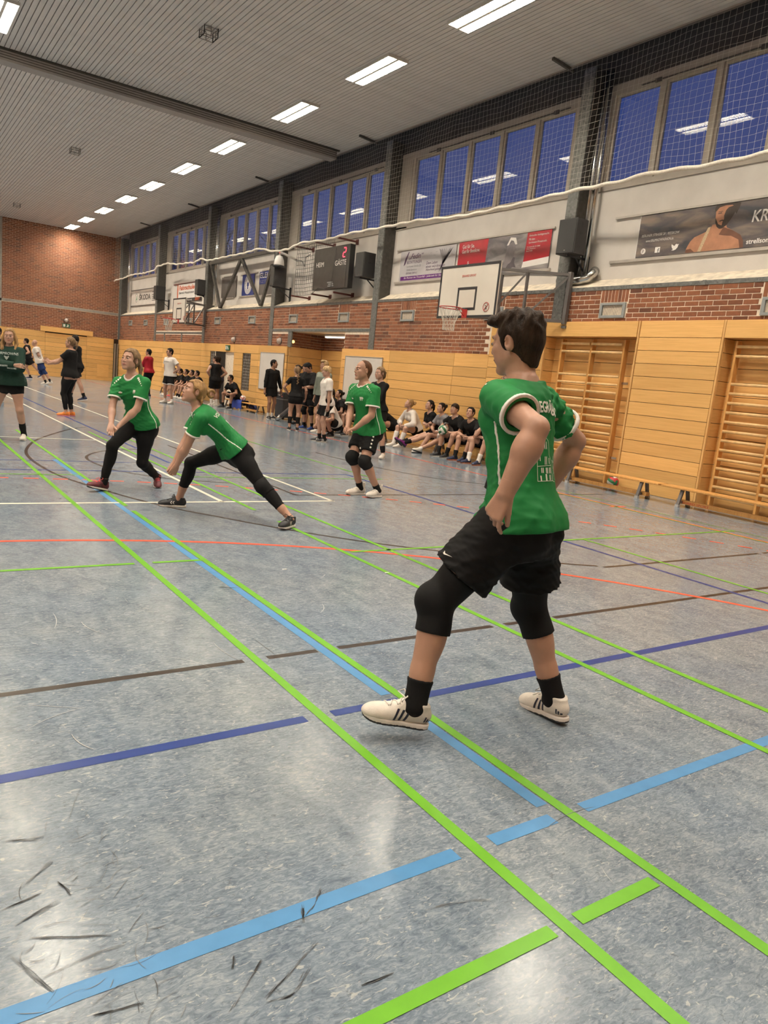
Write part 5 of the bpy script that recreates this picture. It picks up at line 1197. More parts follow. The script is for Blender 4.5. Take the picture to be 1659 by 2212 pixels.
def shorts_ops(J, sp, leg=.62, ease=.022, loose=.03, top=.12, wr=0, seed=3, flare=.02):
    s = J['s']; f = J['fem']; o = []; b = sp.get('build', 1)
    o.append(('+', AND(LOFT(J, PROF_F if f else PROF_M, ease+(b-1)*.12, sp.get('bow', 0)*.2, t0=-.32, t1=top+.2), HS(J['P']+J['U']*top*.53*s, J['U'])), 0))
    for k, sg in (('L', 1), ('R', -1)):
        o.append(('+', EL(J['P']+J['Lp']*sg*.075*s-J['Fp']*.06*s-V3(0, 0, .06)*s, (J['Lp'], J['Fp'], V3(0, 0, 1)), (.082*s+ease*.7, .085*s+ease*.7, .095*s+ease*.7)), .05))
        H, K = J['H'+k], J['K'+k]; td = nrm(K-H); c = H+(K-H)*leg; q = b*J['lq']
        r1 = .086*s*q+loose*.7; r2 = (.086+(.052-.086)*leg)*s*q+loose+flare
        o.append(('+', AND(RC(H, H+(K-H)*(leg+.12), r1, r2), HS(c, td)), .05))
    if wr: o.append(wrinkle(J, wr, seed))
    return o

def leg_cover_ops(J, sp, k, t0, t1, off=.004, knee=.0):
    """a close sleeve round one leg from t0 to t1 (0 hip, 1 knee, 2 ankle)"""
    s = J['s']; lq = J['lq']; b = sp.get('build', 1)*lq; o = []
    H, K, A = J['H'+k], J['K'+k], J['A'+k]; td, sd = nrm(K-H), nrm(A-K)
    fwd = nrm(J['T'+k]-sd*np.dot(J['T'+k], sd)) if abs(np.dot(J['T'+k], sd)) < .98 else J['Fp']
    o.append(('+', RC(H, H+td*.20*s, .086*s*b+off, .076*s*b+off), .04))
    o.append(('+', RC(H+td*.18*s, K, .077*s*b+off, .050*s*lq+off), .03))
    o.append(('+', EL(K+fwd*(.012*s+knee*.5), (fwd, nrm(np.cross(fwd, sd)), sd), (.048*s*lq+off+knee*.6, .050*s*lq+off+knee*.3, .058*s+off+knee)), .02))
    o.append(('+', RC(K, K+sd*.30*s, .048*s*lq+off, .038*s*lq+off), .02))
    o.append(('+', EL(K+sd*.125*s-fwd*.018*s, (fwd, nrm(np.cross(fwd, sd)), sd), (.045*s*b+off, .050*s*b+off, .12*s+off)), .03))
    o.append(('+', RC(K+sd*.28*s, A, .037*s*lq+off, .033*s*lq+off), .02))
    if t1 > 1.9: o.append(('+', RC(A, A-J['Uf'+k]*.03*s+J['T'+k]*.06*s, .036*s+off, .028*s+off), .02))
    pt = lambda t: (H+(K-H)*t, td) if t <= 1 else (K+(A-K)*(t-1), sd)
    if t0 > 0: c, n = pt(t0); o.append(('&', HS(c, -n)))
    if t1 < 1.99: c, n = pt(t1); o.append(('&', HS(c, n)))
    return o
def leg_box(J, k, t0, t1, r=.16):
    H, K, A = J['H'+k], J['K'+k], J['A'+k]; pt = lambda t: H+(K-H)*t if t <= 1 else K+(A-K)*(t-1)
    P = np.array([pt(t) for t in np.linspace(t0, t1, 7)]+([A+J['T'+k]*.1] if t1 > 1.9 else [])); r *= J['s']
    return P.min(0)-r, P.max(0)+r

def shoe_ops(J, k, high=0.):
    s = J['s']; A, T, U = J['A'+k], J['T'+k], J['Uf'+k]; Lf = np.cross(U, T)
    q = lambda t, u, l=0: A+(T*t+U*u+Lf*l)*s
    up = [('+', RC(q(-.042, -.028), q(.02, -.03), .036*s, .040*s), 0),
          ('+', RC(q(.0, .012), q(.085, -.032), .034*s, .034*s), .02),
          ('+', EL(q(.115, -.045), (T, U, Lf), (.085*s, .038*s, .046*s)), .02),
          ('+', EL(q(.155, -.052), (T, U, Lf), (.055*s, .028*s, .042*s)), .015),
          ('+', RC(q(-.02, -.01), q(-.022, .018+high), .040*s, .042*s), .015),
          ('-', RC(q(-.008, .03+high), q(-.012, .12+high), .034*s, .045*s), .004),
          ('&', HS(q(0, -.062), -U)), ('&', HS(q(-.01, .030+high), nrm(U*.9-T*(.25 if high < .02 else -.05))))]
    def sole2(X, Y, Z, grow=0., z0=-.082, z1=-.058):
        x, y, z = X-A[0], Y-A[1], Z-A[2]
        t = (x*T[0]+y*T[1]+z*T[2])/s; u = (x*U[0]+y*U[1]+z*U[2])/s; l = (x*Lf[0]+y*Lf[1]+z*Lf[2])/s
        w = np.interp(t, [-.09, -.07, -.03, .04, .11, .16, .2, .215], [.028, .034, .036, .035, .046, .043, .028, .02])+grow
        tc = np.clip(t, -.045, .175); d = np.sqrt((t-tc)**2+l*l)-w
        toe = np.maximum(0, (t-.13))**2*2.2
        return np.maximum(d, np.maximum(u-z1-toe, z0+toe-u))*s
    bb = np.array([q(a, b, c) for a in (-.1, .23) for b in (-.1, -.03) for c in (-.06, .06)])
    return up, FN(sole2, bb.min(0), bb.max(0))
# ---------------------------------------------------------------- dressing a figure
def cloth(name, c, rough=.8, bump=.12, var=.08): return pmat('cloth_'+name, c, rough, bump=bump, bscale=700, var=var, vscale=5, spec=.18)
SKIN = {k: pmat('skin_'+k, tuple(x*.82 for x in c), .5, var=.07, vscale=14, bump=.05, bscale=180) for k, c in dict(fair=(.52, .285, .19), pale=(.56, .32, .225), warm=(.42, .215, .135), tan=(.36, .18, .105)).items()}
LIPS = {k: pmat('lips_'+k, c, .45, var=.05) for k, c in dict(fair=(.36, .12, .095), pale=(.38, .14, .11), warm=(.30, .11, .08), tan=(.27, .10, .075)).items()}
HAIR = {k: pmat('hair_'+k, c, .55, var=.5, vscale=34, bump=.6, bscale=120, aniso=(1, 1, .3), spec=.12) for k, c in dict(brown=(.026, .0155, .0095), dark=(.012, .009, .0075), blond=(.30, .175, .075), ash=(.19, .12, .065), red=(.28, .13, .05), light=(.45, .31, .16), black=(.009, .008, .008), auburn=(.11, .05, .024)).items()}
M_EYEW = pmat('eye_white', (.40, .36, .33), .35, var=.03); M_IRIS = pmat('iris', (.03, .035, .04), .2, var=.2)
GREEN = cloth('green', (.012, .165, .040), .62); BLACK = cloth('black', (.0065, .0060, .0062)); WHITE_ = cloth('white', (.72, .66, .60)); OFFW = cloth('cream', (.62, .56, .50)); NAVYC = cloth('navy', (.018, .035, .115)); REDC = cloth('red', (.30, .012, .022), .5); GREYC = cloth('grey', (.20, .19, .195)); FOREST = cloth('forest', (.010, .030, .022)); CHAR = cloth('charcoal', (.009, .0088, .009)); SAGE = cloth('sage', (.20, .22, .18)); DKBLUE = cloth('dark_blue', (.012, .016, .04))
TRIM = pmat('trim_white', (.76, .70, .64), .7, var=.05)
SHOE = {k: pmat('shoe_'+k, c, .55, var=.08, vscale=30, bump=.15, bscale=260) for k, c in dict(white=(.68, .62, .54), black=(.014, .014, .016), maroon=(.10, .012, .018), orange=(.75, .22, .03), purple=(.16, .012, .15), blue=(.03, .07, .26), navy=(.015, .022, .06), red=(.55, .06, .05), teal=(.05, .10, .16)).items()}
SOLE = {k: pmat('sole_'+k, c, .6, var=.06, vscale=30) for k, c in dict(white=(.70, .64, .58), black=(.016, .016, .018), grey=(.30, .29, .28), pink=(.62, .20, .24), orange=(.55, .16, .06)).items()}
LACE = {k: pmat('lace_'+k, c, .7, var=.05) for k, c in dict(white=(.74, .70, .64), black=(.02, .02, .02), coral=(.80, .10, .10), orange=(.8, .3, .05)).items()}

def in_box(J, pts, r):
    P = np.array(pts); return P.min(0)-r, P.max(0)+r

def project_decal(me, target_bvh, frame, d0=.4, off=.0022):
    """lay a flat decal (x right, y up, in metres) onto a body surface: frame = (origin, right, up, towards-body direction)"""
    o, R, U, Dn = [Vector(v) for v in frame]; bm = bmesh.new(); bm.from_mesh(me)
    bmesh.ops.triangulate(bm, faces=bm.faces)
    for _ in range(2):
        le = [e_ for e_ in bm.edges if e_.calc_length() > .012]
        if le: bmesh.ops.subdivide_edges(bm, edges=le, cuts=1)
        bmesh.ops.triangulate(bm, faces=[f for f in bm.faces if len(f.verts) > 3])
    for v in bm.verts:
        p = o+R*v.co.x+U*v.co.y; h = target_bvh.ray_cast(p-Dn*d0, Dn)
        v.co = (h[0]-Dn*off) if h[0] is not None else p
    bm.to_mesh(me); bm.free(); return me

def person(sp):
    J = skeleton(sp); s = J['s']; res = sp.get('res', .012); hi = sp.get('hi', False); base = J['base'].copy()
    skin = SKIN[sp.get('skin', 'fair')]
    # --- body: one mesh, finer in the head and hands
    F, l, r = field(body_ops(J, sp), res); V, Q = surfnet(F, l, r); V = relax(V, Q, 1)
    parts = [(V, Q)]
    hr = min(res, .0045 if hi else (.007 if res < .012 else .009))
    hops = head_ops(J, sp.get('jaw', 1.), sp.get('nose', 1.))
    lo = J['Hc']-.17*s; hi_ = J['Hc']+.17*s
    keep = []
    def drop(V, Q, test):                                   # leave out the coarse faces that the finer patch replaces
        m = test(V); return Q[~(m[Q].all(1))]
    cut_c, cut_n = head_pt(J, 0, -.125, -.01), J['Uh']
    hd = lambda V: ((V-cut_c)@cut_n > .012) & (np.linalg.norm(V-J['Hc'], axis=1) < .2*s)
    parts[0] = (V, drop(*parts[0], hd))
    F, l, r = field(hops+[('&', HS(cut_c, -cut_n))], hr, J['Hc']-np.array((.15, .15, .19))*s, J['Hc']+np.array((.15, .15, .16))*s); parts.append(tuple(relax_(surfnet(F, l, r), 1)))
    ga = ((.88 if J['fem'] else 1.)*sp.get('build', 1)*.5+.5*(.9 if J['fem'] else 1.))*J['aq']
    for k, sg in (('L', 1), ('R', -1)):
        if sp.get('hide_'+k): continue
        hs = res*.0+(.0022 if hi else (.0035 if res < .012 else .005))
        o_ = hand_ops(J, k, sg, sp.get('curl'+k, sp.get('curl', (25, 30, 20))), sp.get('spread', 5), sp.get('thumb'+k, sp.get('thumb', 35)))
        fd = nrm(J['W'+k]-J['E'+k]); cc = J['W'+k]-fd*.05*s
        sg_ = RC(cc, J['W'+k]+fd*.02, .05*s, .05*s)
        hm = lambda V: ((V-cc)@fd > .022) & (sg_.d(V[:, 0], V[:, 1], V[:, 2]) < 0)
        parts[0] = (parts[0][0], drop(*parts[0], hm))
        arm = [('+', RC(J['E'+k]+(J['W'+k]-J['E'+k])*.27, J['W'+k], .042*s*ga*J['fq'], .026*s*ga*J['fq']), .02)]
        F, l, r = field(arm[:1]+o_[1:]+[('&', HS(cc, -fd))], hs, *in_box(J, [J['W'+k]-fd*.07*s, J['W'+k]+J['D'+k]*.11*s, J['W'+k]+(J['D'+k]+J['n'+k])*.08*s], .10*s)); parts.append(tuple(relax_(surfnet(F, l, r), 1)))
    off = 0; Vs, Qs = [], []
    for v, q in parts: Vs.append(v); Qs.append(q+off); off += len(v)
    V = np.concatenate(Vs); Q = np.concatenate(Qs)
    used = np.unique(Q); mp = np.full(len(V), -1); mp[used] = np.arange(len(used)); V = V[used]; Q = mp[Q]
    root = link('person', np_mesh('person', V-base, Q), skin, None, tuple(base))
    tag(root, sp['label'], 'person', sp.get('group'))
    def part(nm, ops, mt, parent=root, rs=None, lo=None, hi=None, it=1):
        F, l, r = field(ops, rs or res, lo, hi); V, Q = surfnet(F, l, r)
        if len(V) == 0: return None
        if it: V = relax(V, Q, it)
        o = link(nm, np_mesh(nm, V-base, Q), mt, parent); o['_w'] = 0; del o['_w']; LOC[o] = base*0; return o
    # --- face
    p = lambda a, b, c: head_pt(J, a, b, c)
    ax = (J['Lh'], J['Uh'], J['Fh'])
    if not sp.get('noface'):
        for g in (1, -1):
            me = MB().lathe([(.0005, .0), (.006, .0012), (.0095, .0040), (.0105, .0075)][::-1], n=12).mesh('eye'); 
            M = Matrix(((*(J['Lh']),), (*(J['Uh']),), (*(J['Fh']),))).transposed().to_4x4()
            c = p(g*.031, .004, .0885)-base; me.transform(Matrix.Translation(c)@M@Matrix.Scale(s*1.0, 4)@Matrix.Scale(.62, 4, (0, 1, 0))@Matrix.Rotation(math.pi, 4, 'X')@Matrix.Translation((0, 0, -.0062)))
            eo = link('eye', me, M_EYEW, root)
            me = MB().lathe([(.0005, .0), (.0062, .0006), (.0068, .003)][::-1], n=10).mesh('iris'); me.transform(Matrix.Translation(c)@M@Matrix.Scale(s, 4)@Matrix.Scale(.9, 4, (0, 1, 0))@Matrix.Rotation(math.pi, 4, 'X')@Matrix.Translation((0, 0, -.0072))); link('iris', me, M_IRIS, eo)
        er = min(res, .004)
        part('lips', [('+', EL(p(.009, -.060, .0925), ax, (.014*s, .0052*s, .0068*s)), 0), ('+', EL(p(-.009, -.060, .0925), ax, (.014*s, .0052*s, .0068*s)), .004), ('+', EL(p(0, -.068, .0905), ax, (.018*s, .0062*s, .0072*s)), .002)], LIPS[sp.get('skin', 'fair')], root, er*.7)
        hm = HAIR[sp.get('brow', sp.get('hair', ('short', 'brown'))[1])]
        bo = []
        for g in (1, -1): bo.append(('+', RC(p(g*.016, .027, .0955), p(g*.034, .031, .088), .0036*s, .0034*s), 0)); bo.append(('+', RC(p(g*.034, .031, .088), p(g*.049, .024, .074), .0034*s, .0022*s), 0))
        part('eyebrows', bo, hm, root, er*.7)
    # --- hair
    style, hc = sp.get('hair', ('short', 'brown')); hm = HAIR[hc]
    def cap(th, hl=(.088, .080), nape=(-.05, -.080), up=0., wav=0., seed=0, sides=1.):
        o = [('+', EL(p(0, .030+up, -.016), ax, ((.077*sides+th)*s, (.092+th)*s, (.097+th)*s)), 0), ('+', RC(p(0, .0, -.06), p(0, nape[1]+.005, -.045), (.055+th*.5)*s, (.048+th*.3)*s), .02)]
        if wav:
            def fn(F, X, Y, Z):
                x, y, z = X-J['Hc'][0], Y-J['Hc'][1], Z-J['Hc'][2]; a, b, c = [x*v[0]+y*v[1]+z*v[2] for v in ax]
                return F+wav*(np.sin(a*95+seed+2.5*np.sin(c*38))*np.cos(c*55+seed*2+b*30)+.6*np.sin(c*120+a*60+seed)*np.cos(b*80))
            o.append(('fn', fn))
        hx, hu = hl; nx_, nu = nape
        def line(X, Y, Z):
            x, y, z = X-J['Hc'][0], Y-J['Hc'][1], Z-J['Hc'][2]; a, b, c = [(x*v[0]+y*v[1]+z*v[2])/s for v in ax]
            jit = .0028*np.sin(a*150+seed)+.0022*np.sin(b*170+c*60+seed*2)
            A = c-(hx-.060)-.30*np.maximum(b, 0); B = (hu-(hx-c)*.10)-b; keep_ = smin(A, B, .018)
            lw = -(b-(nu+(c-nx_)*((-.015-nu)/(.030-nx_))))*.75
            return np.maximum(keep_, lw)*s+jit*s
        o.append(('&', FN(line), .005))
        for g in (1, -1): o.append(('-', EL(p(g*.088, -.008, -.006), ax, (.03*s, .036*s, .026*s)), .005))
        return o
    hres = min(res, .006 if hi else .009)
    if style == 'short': o = cap(.012, hl=(.090, .076), wav=.0042, seed=sp.get('seed', 1))
    elif style == 'tousled':
        o = cap(.010, hl=(.090, .072), wav=.0030, seed=sp.get('seed', 1)); tp = [('+', EL(p(.0, .098, .012), ax, (.070*s, .036*s, .088*s)), .02), ('+', EL(p(.02, .090, .078), ax, (.050*s, .026*s, .030*s)), .015), ('+', EL(p(0, .07, -.085), ax, (.062*s, .05*s, .035*s)), .02)]
        def tw(F, X, Y, Z):
            x, y, z = X-J['Hc'][0], Y-J['Hc'][1], Z-J['Hc'][2]; a, b, c = [(x*v[0]+y*v[1]+z*v[2])/s for v in ax]; m = np.clip((b-.02)*16, 0, 1)
            return F+.0065*m*(np.sin(a*75+2.2*np.sin(c*42+b*30)+.5)*np.cos(c*60+a*25)+.55*np.sin(c*130+a*70+2*np.sin(b*70)))
        o = o[:2]+tp+[('fn', tw)]+[q for q in o[2:] if q[0] == '&']+[q for q in o[2:] if q[0] == '-']
    elif style == 'crop': o = cap(.006, hl=(.086, .084))
    elif style == 'bald': o = None
    elif style == 'receding': o = cap(.0050, hl=(.052, .135), nape=(-.045, -.075), wav=.001)
    elif style == 'quiff': 
        o = [('+', EL(p(0, .100, .045), ax, (.066*s, .035*s, .062*s)), .02)]+cap(.012, hl=(.098, .082), wav=.0035, seed=3); o = o[1:2]+o[:1]+o[2:]
    elif style == 'fringe':
        o = [('+', EL(p(0, .035, -.012), ax, (.090*s, .098*s, .108*s)), 0), ('+', RC(p(0, .0, -.06), p(0, -.06, -.05), .06*s, .05*s), .02), ('&', HS(p(0, .045, .1), -(J['Uh']*.95-J['Fh']*.45*1.0)), .006)]
        for g in (1, -1): o.append(('-', EL(p(g*.09, -.022, .0), ax, (.03*s, .03*s, .03*s)), .005))
    elif style in ('pony', 'bun', 'long', 'braid', 'tied'):
        o = cap(.011, hl=(.086, .078), nape=(-.045, -.060), wav=.0026, seed=2)
    if o is not None: ho = part('hair', o, hm, root, hres)
    chain = []
    def strand(P_, R_, k=.012):
        for a, b, ra, rb in zip(P_[:-1], P_[1:], R_[:-1], R_[1:]): chain.append(('+', RC(a, b, ra*s, rb*s), k))
    if style == 'pony':
        q = sp.get('tail', (0, 0)); strand([p(0, .045, -.10), p(0, .02, -.135), p(q[0]*.4, -.06, -.15), p(q[0], -.16, -.13+q[1])], (.022, .028, .026, .010))
    if style == 'bun': 
        strand([p(0, .06, -.10), p(0, .075, -.145)], (.03, .032)); strand([p(.03, .05, -.14), p(-.02, .03, -.15)], (.02, .02))
    if style == 'tied':                                     # loose knot with stray ends
        strand([p(0, .05, -.10), p(0, .05, -.14)], (.022, .02)); lo_ = [p(0, .05, -.14)+(J['Uh']*math.sin(a)*.032-J['Fh']*(math.cos(a)*.03+.03))*s*1.1 for a in np.linspace(.6, 5.6, 9)]; strand(lo_, (.013,)*9, .006)
        for g, dd in ((1, -.03), (-1, -.06), (.4, -.02), (-.3, -.08)): strand([p(g*.05, .0, -.07), p(g*.055, -.06, -.075+dd*.4), p(g*.05, -.125, -.07+dd)], (.016, .012, .004))
    if style == 'braid':
        for k_ in range(9): chain.append(('+', EL(p(.012*(-1)**k_, -.04-.038*k_, -.118-.02*min(k_, 3)/3), ax, (.024*s, .028*s, .02*s)), .006))
    if style == 'long':
        for g in (1, -1):
            for j in range(5):
                a = j*.018; strand([p(g*(.055+.004*j), .055-.01*j, .02-a*2.2), p(g*.088, -.03, .0-a*2.0), p(g*(.098+.01*math.sin(j)), -.11, -.0-a*1.6), p(g*(.085+.02*math.sin(j*2)), -.20, .055-a*1.3), p(g*(.10+.015*math.cos(j*3)), -.27-.01*j, .055-a)], (.02, .022, .022, .02, .008))
    if chain: part({'pony': 'ponytail', 'bun': 'hair_bun', 'tied': 'tied_hair', 'braid': 'braid', 'long': 'long_hair'}[style], chain, hm, root, hres)
    if sp.get('beard'): part('beard', [('+', EL(p(0, -.06, .045), ax, (.062*s, .058*s, .058*s)), 0), ('-', EL(p(0, -.058, .11), ax, (.022*s, .012*s, .03*s)), .004), ('&', HS(p(0, -.045, .0), J['Uh']*.8+J['Fh']*.25)), ('-', EL(p(0, .0, .05), ax, (.08*s, .05*s, .08*s)), .004)], hm, root, hres)
    if sp.get('glasses'):
        g_ = MB()
        for g in (1, -1): g_.tube([tuple(p(g*.031+.021*math.cos(a), .004+.015*math.sin(a), .103)-base) for a in np.linspace(0, 2*math.pi, 13)[:-1]], .002, 4, closed=True); g_.tube([tuple(p(g*.052, .006, .10)-base), tuple(p(g*.08, .006, .0)-base)], .002, 4)
        g_.tube([tuple(p(.01, .006, .104)-base), tuple(p(-.01, .006, .104)-base)], .002, 4); g_.build('glasses', M_INK, root)
    # --- clothes
    out = dict(root=root, J=J)
    sh = sp.get('shirt')
    if sh:
        kw = dict(sh); mt = kw.pop('mat'); cuff = kw.pop('cuff', None); pipe = kw.pop('piping', None); col = kw.pop('collar', None); yoke = kw.pop('yoke', None); nm = kw.pop('name', 'shirt')
        ops = shirt_ops(J, sp, **kw); so = part(nm, ops, mt); out['shirt'] = so
        if so:
            if cuff:
                for k in 'LR':
                    c = J['S'+k]+(J['E'+k]-J['S'+k])*kw.get('sleeve', .55); part('cuff', cuff_ops(J, k, kw.get('sleeve', .55), kw.get('loose', .016), max(.0015, res*.22), max(.016, res*1.5)), cuff, so, res*.6, *in_box(J, [c], .11), it=0)
            nr = (.047 if J['fem'] else .057)*s+(kw.get('neck', .012) or 0)
            nk = RC(J['N']-J['U']*.012*s+J['Fc']*.014*s, J['N']+J['U']*.2*s+J['Fc']*.03*s, nr, nr*1.2)
            if col:
                w = max(.013, res*1.3); part('collar', ops+[('off', max(.0015, res*.25)), ('&', FN(lambda X, Y, Z: nk.d(X, Y, Z)-w))], col, so, res*.6, *in_box(J, [J['N']], .15*s))
            if pipe:
                lf = LOFT(J, PROF_F if J['fem'] else PROF_M)
                for sg in (1, -1):
                    def strip(X, Y, Z, sg=sg):
                        t, la, fw = lf.co(X, Y, Z); return np.maximum(np.maximum(np.abs(fw-.012-.05*(t-.3)**2)-max(.006, res*.75), (.06-la*sg)), np.maximum(t-.72, -9-t)*.5)
                    part('side_piping', ops+[('off', max(.0014, res*.22)), ('&', FN(strip))], pipe, so, res*.6, *in_box(J, [J['P']-J['U']*.12*s+J['Lc']*sg*.18*s, J['P']+J['U']*.40*s+J['Lc']*sg*.17*s], .09*s))
            if yoke:
                for k, sg in (('L', 1), ('R', -1)):
                    a = J['N']-J['U']*.02*s+J['Lc']*sg*.07*s; b = J['S'+k]+J['U']*.03*s; part('shoulder_stripe', ops+[('off', max(.0014, res*.22)), ('&', RC(a+J['U']*.03, b+J['U']*.03+(J['E'+k]-J['S'+k])*.4, .026, .022))], yoke, so, res*.7, *in_box(J, [a, b, J['S'+k]+(J['E'+k]-J['S'+k])*.5], .07))
    bt = sp.get('shorts')
    if bt:
        kw = dict(bt); mt = kw.pop('mat'); edge = kw.pop('edge', None)
        ops = shorts_ops(J, sp, **kw); bo = part('shorts', ops, mt); out['shorts'] = bo
        if edge:
            for k in 'LR':
                td = nrm(J['K'+k]-J['H'+k]); c = J['H'+k]+(J['K'+k]-J['H'+k])*kw.get('leg', .62)
                part('hem_band', ops+[('off', max(.0015, res*.25)), ('&', HS(c-td*.022, -td))], edge, bo, res*.7, *in_box(J, [c], .15))
    lg = sp.get('leggings')
    if lg:
        o = shorts_ops(J, sp, leg=.3, ease=.006, loose=.006, top=sp.get('waist', .14), flare=0)
        lo_, hi2 = [], []
        o = [('+', AND(LOFT(J, PROF_F if J['fem'] else PROF_M, .006, 0, t0=-.32, t1=.4), HS(J['P']+J['U']*.10*s, J['U'])), 0)]+o[1:2]+[x for x in o if x[0] == '+' and isinstance(x[1], EL)][1:]
        for k in 'LR':
            q_ = leg_cover_ops(J, sp, k, 0, 2, .005); o += [x for x in q_ if x[0] == '+'][:-1]
        cuts = []
        for k in 'LR':
            sd = nrm(J['A'+k]-J['K'+k]); c = J['A'+k]-sd*sp.get('ankle', .03)*s; cuts.append(('-', AND(RC(c-sd*.0, J['A'+k]+sd*.12, .08, .08), HS(c, -sd)), 0))
        o += cuts; out['leggings'] = part('leggings', o, lg)
    for k in 'LR':
        if sp.get('hideleg_'+k): continue
        if sp.get('pads'):
            pd = sp['pads'] if isinstance(sp['pads'], dict) else dict(mat=sp['pads'])
            if k in pd.get('legs', 'LR'): part('knee_pad', leg_cover_ops(J, sp, k, pd.get('t0', .76), pd.get('t1', 1.27), pd.get('off', .009), pd.get('knee', .014)), pd['mat'], root, None, *leg_box(J, k, pd.get('t0', .76), pd.get('t1', 1.27)))
        if sp.get('socks'):
            mt, t0 = sp['socks']; part('sock', leg_cover_ops(J, sp, k, t0, 2, .006), mt, root, min(res, .008), *leg_box(J, k, t0, 2, .10))
        if sp.get('shoes'):
            sd_ = sp['shoes']; up, sole = shoe_ops(J, k, sd_.get('high', 0)); rs = min(res, .0045 if hi else (.007 if res < .011 else .009))
            b = in_box(J, [J['A'+k]-J['T'+k]*.09*s, J['A'+k]+J['T'+k]*.21*s-J['Uf'+k]*.05*s, J['A'+k]+J['Uf'+k]*(.03+sd_.get('high', 0))], .075*s)
            so = part('shoe', up, SHOE[sd_['up']], root, rs, *b)
            part('sole', [('+', sole, 0)], SOLE[sd_.get('sole', 'white')], so, rs*.9, *b)
            if sd_.get('outsole'): part('outsole', [('+', FN(lambda X, Y, Z: sole.f(X, Y, Z, .001, -.084, -.073), *sole.bbox()), 0)], SOLE[sd_['outsole']], so, rs*.9, *b)
            if sd_.get('lace'):
                A, T, U = J['A'+k], J['T'+k], J['Uf'+k]; Lf = np.cross(U, T); bv = BVHTree.FromPolygons([tuple(v.co) for v in so.data.vertices], [tuple(q.vertices) for q in so.data.polygons]); m_ = MB(); n_ = 0
                for j in range(5):
                    pts = []
                    for g in np.linspace(-1, 1, 5):
                        o3 = A+(T*(.045+.018*j+(.006*g if j % 2 else -.006*g))+Lf*g*.022+U*.12)*s-base; h = bv.ray_cast(Vector(o3), Vector(-U))
                        if h[0] is not None: pts.append(h[0]+Vector(U)*.002)
                    if len(pts) > 2: m_.tube(pts, .003*s, 5); n_ += 1
                if sd_.get('bow'): 
                    for g in (1, -1): o3 = A+(T*.04+U*.03)*s-base; m_.tube([Vector(o3), Vector(o3+(Lf*g*.035+U*.02+T*.01)*s), Vector(o3+(Lf*g*.05+U*.0+T*.03)*s), Vector(o3+T*.008*s)], .003*s, 5)
                if n_: m_.build('laces', LACE[sd_['lace']], so)
            out['shoe'+k] = so
    return out
def relax_(vq, it=1):
    V, Q = vq
    return (relax(V, Q, it), Q) if len(V) else (V, Q)
def bvh(o): return BVHTree.FromPolygons([tuple(v.co) for v in o.data.vertices], [tuple(q.vertices) for q in o.data.polygons])
def decal(nm, me, fig, target, origin, right, up, dirn, mt, d0=.4, off=.0025):
    """print on a garment: origin/right/up/dirn in world axes"""
    base = fig['J']['base']; project_decal(me, bvh(target), (origin-base, nrm(right), nrm(up), nrm(dirn)), d0, off); return link(nm, me, mt, target)
# ---------------------------------------------------------------- the figures
JERSEY = dict(mat=GREEN, cuff=TRIM, collar=TRIM, piping=TRIM, sleeve=.60, ease=.020, loose=.020, hem=-.14)
FIGS = {}
# the near player, seen from behind
FIGS['near'] = person(dict(H=1.84, hi=True, res=.0062, skin='fair', hair=('tousled', 'brown'), lq=1.24, aq=1.13, fq=1.14, label='dark haired player in a green jersey nearest the camera, seen from behind, stepping left',
    pos=(2.239, 2.15), th=118.6, pelvis=(.014, -.002, .944), lean=(8.3, -2.3), twist=-7, ptwist=-8, head=(3, -6, -3), wide=.90, shu=.004,
    fL=(.251, .352, .062, 35.4, 9.), fR=(-.19, -.235, .012, -30.1, -7.), hL=(-.023, .386, 1.077), hR=(.022, -.387, 1.014), eL=(-1, .70, -.10), eR=(-1, -1.365, .065), kL=(1, .259, 0), kR=(1, -.761, 0),
    curlL=((30, 25, 10), (48, 42, 20), (58, 52, 30), (52, 40, 20)), curlR=(25, 30, 20), dL=(.35, .12, -.93), nL=(-.3, -1., .1), thumbL=20, build=.91, beard=False,
    shirt=dict(JERSEY, hem=-.11, ease=.022, wr=.015, seed=4, wfreq=.62, loose=.021, sleeve=.60, flare=.014, neck=.011, hipx=.006), shorts=dict(mat=BLACK, leg=.70, ease=.016, loose=.034, wr=.006, flare=.034, top=.0),
    pads=dict(mat=CHAR, t0=.70, t1=1.30, off=.010, knee=.012), socks=(BLACK, 1.74), shoes=dict(up='white', sole='white', outsole='black', lace='white', bow=True)))
FIGS['pass'] = person(dict(H=1.74, fem=1, hi=True, res=.0072, skin='pale', hair=('pony', 'ash'), tail=(.075, .02), label='woman in a green jersey and black leggings holding both arms low to pass',
    pos=(2.372, 8.154), th=214.5, pelvis=(-.022, .016, .742), lean=(18.5, -1.4), twist=4.5, ptwist=4.4, head=(-8.4, 14.3, -1), shf=.02,
    fL=(-.366, .002, .024, 42.6, -9), fR=(.366, -.117, .006, -6.6, 14), hL=(.34, .043, .713), hR=(.418, .002, .719), eL=(-1, 1.5, -.5), eR=(-1, -1.48, -.5), kL=(1, .15, 0), kR=(1, .23, 0),
    curl=(8, 14, 10), spread=3, dR=(.5, .35, -.75), dL=(.55, -.25, -.8), nL=(.5, -.6, .6), nR=(.5, .6, .6),
    shirt=dict(JERSEY, ease=.016, sleeve=.64, hem=-.10, wr=.006, seed=7, loose=.020, flare=.006), leggings=BLACK, ankle=.06, socks=(BLACK, 1.86), shoes=dict(up='maroon', sole='white', outsole='black', lace='coral', bow=True)))
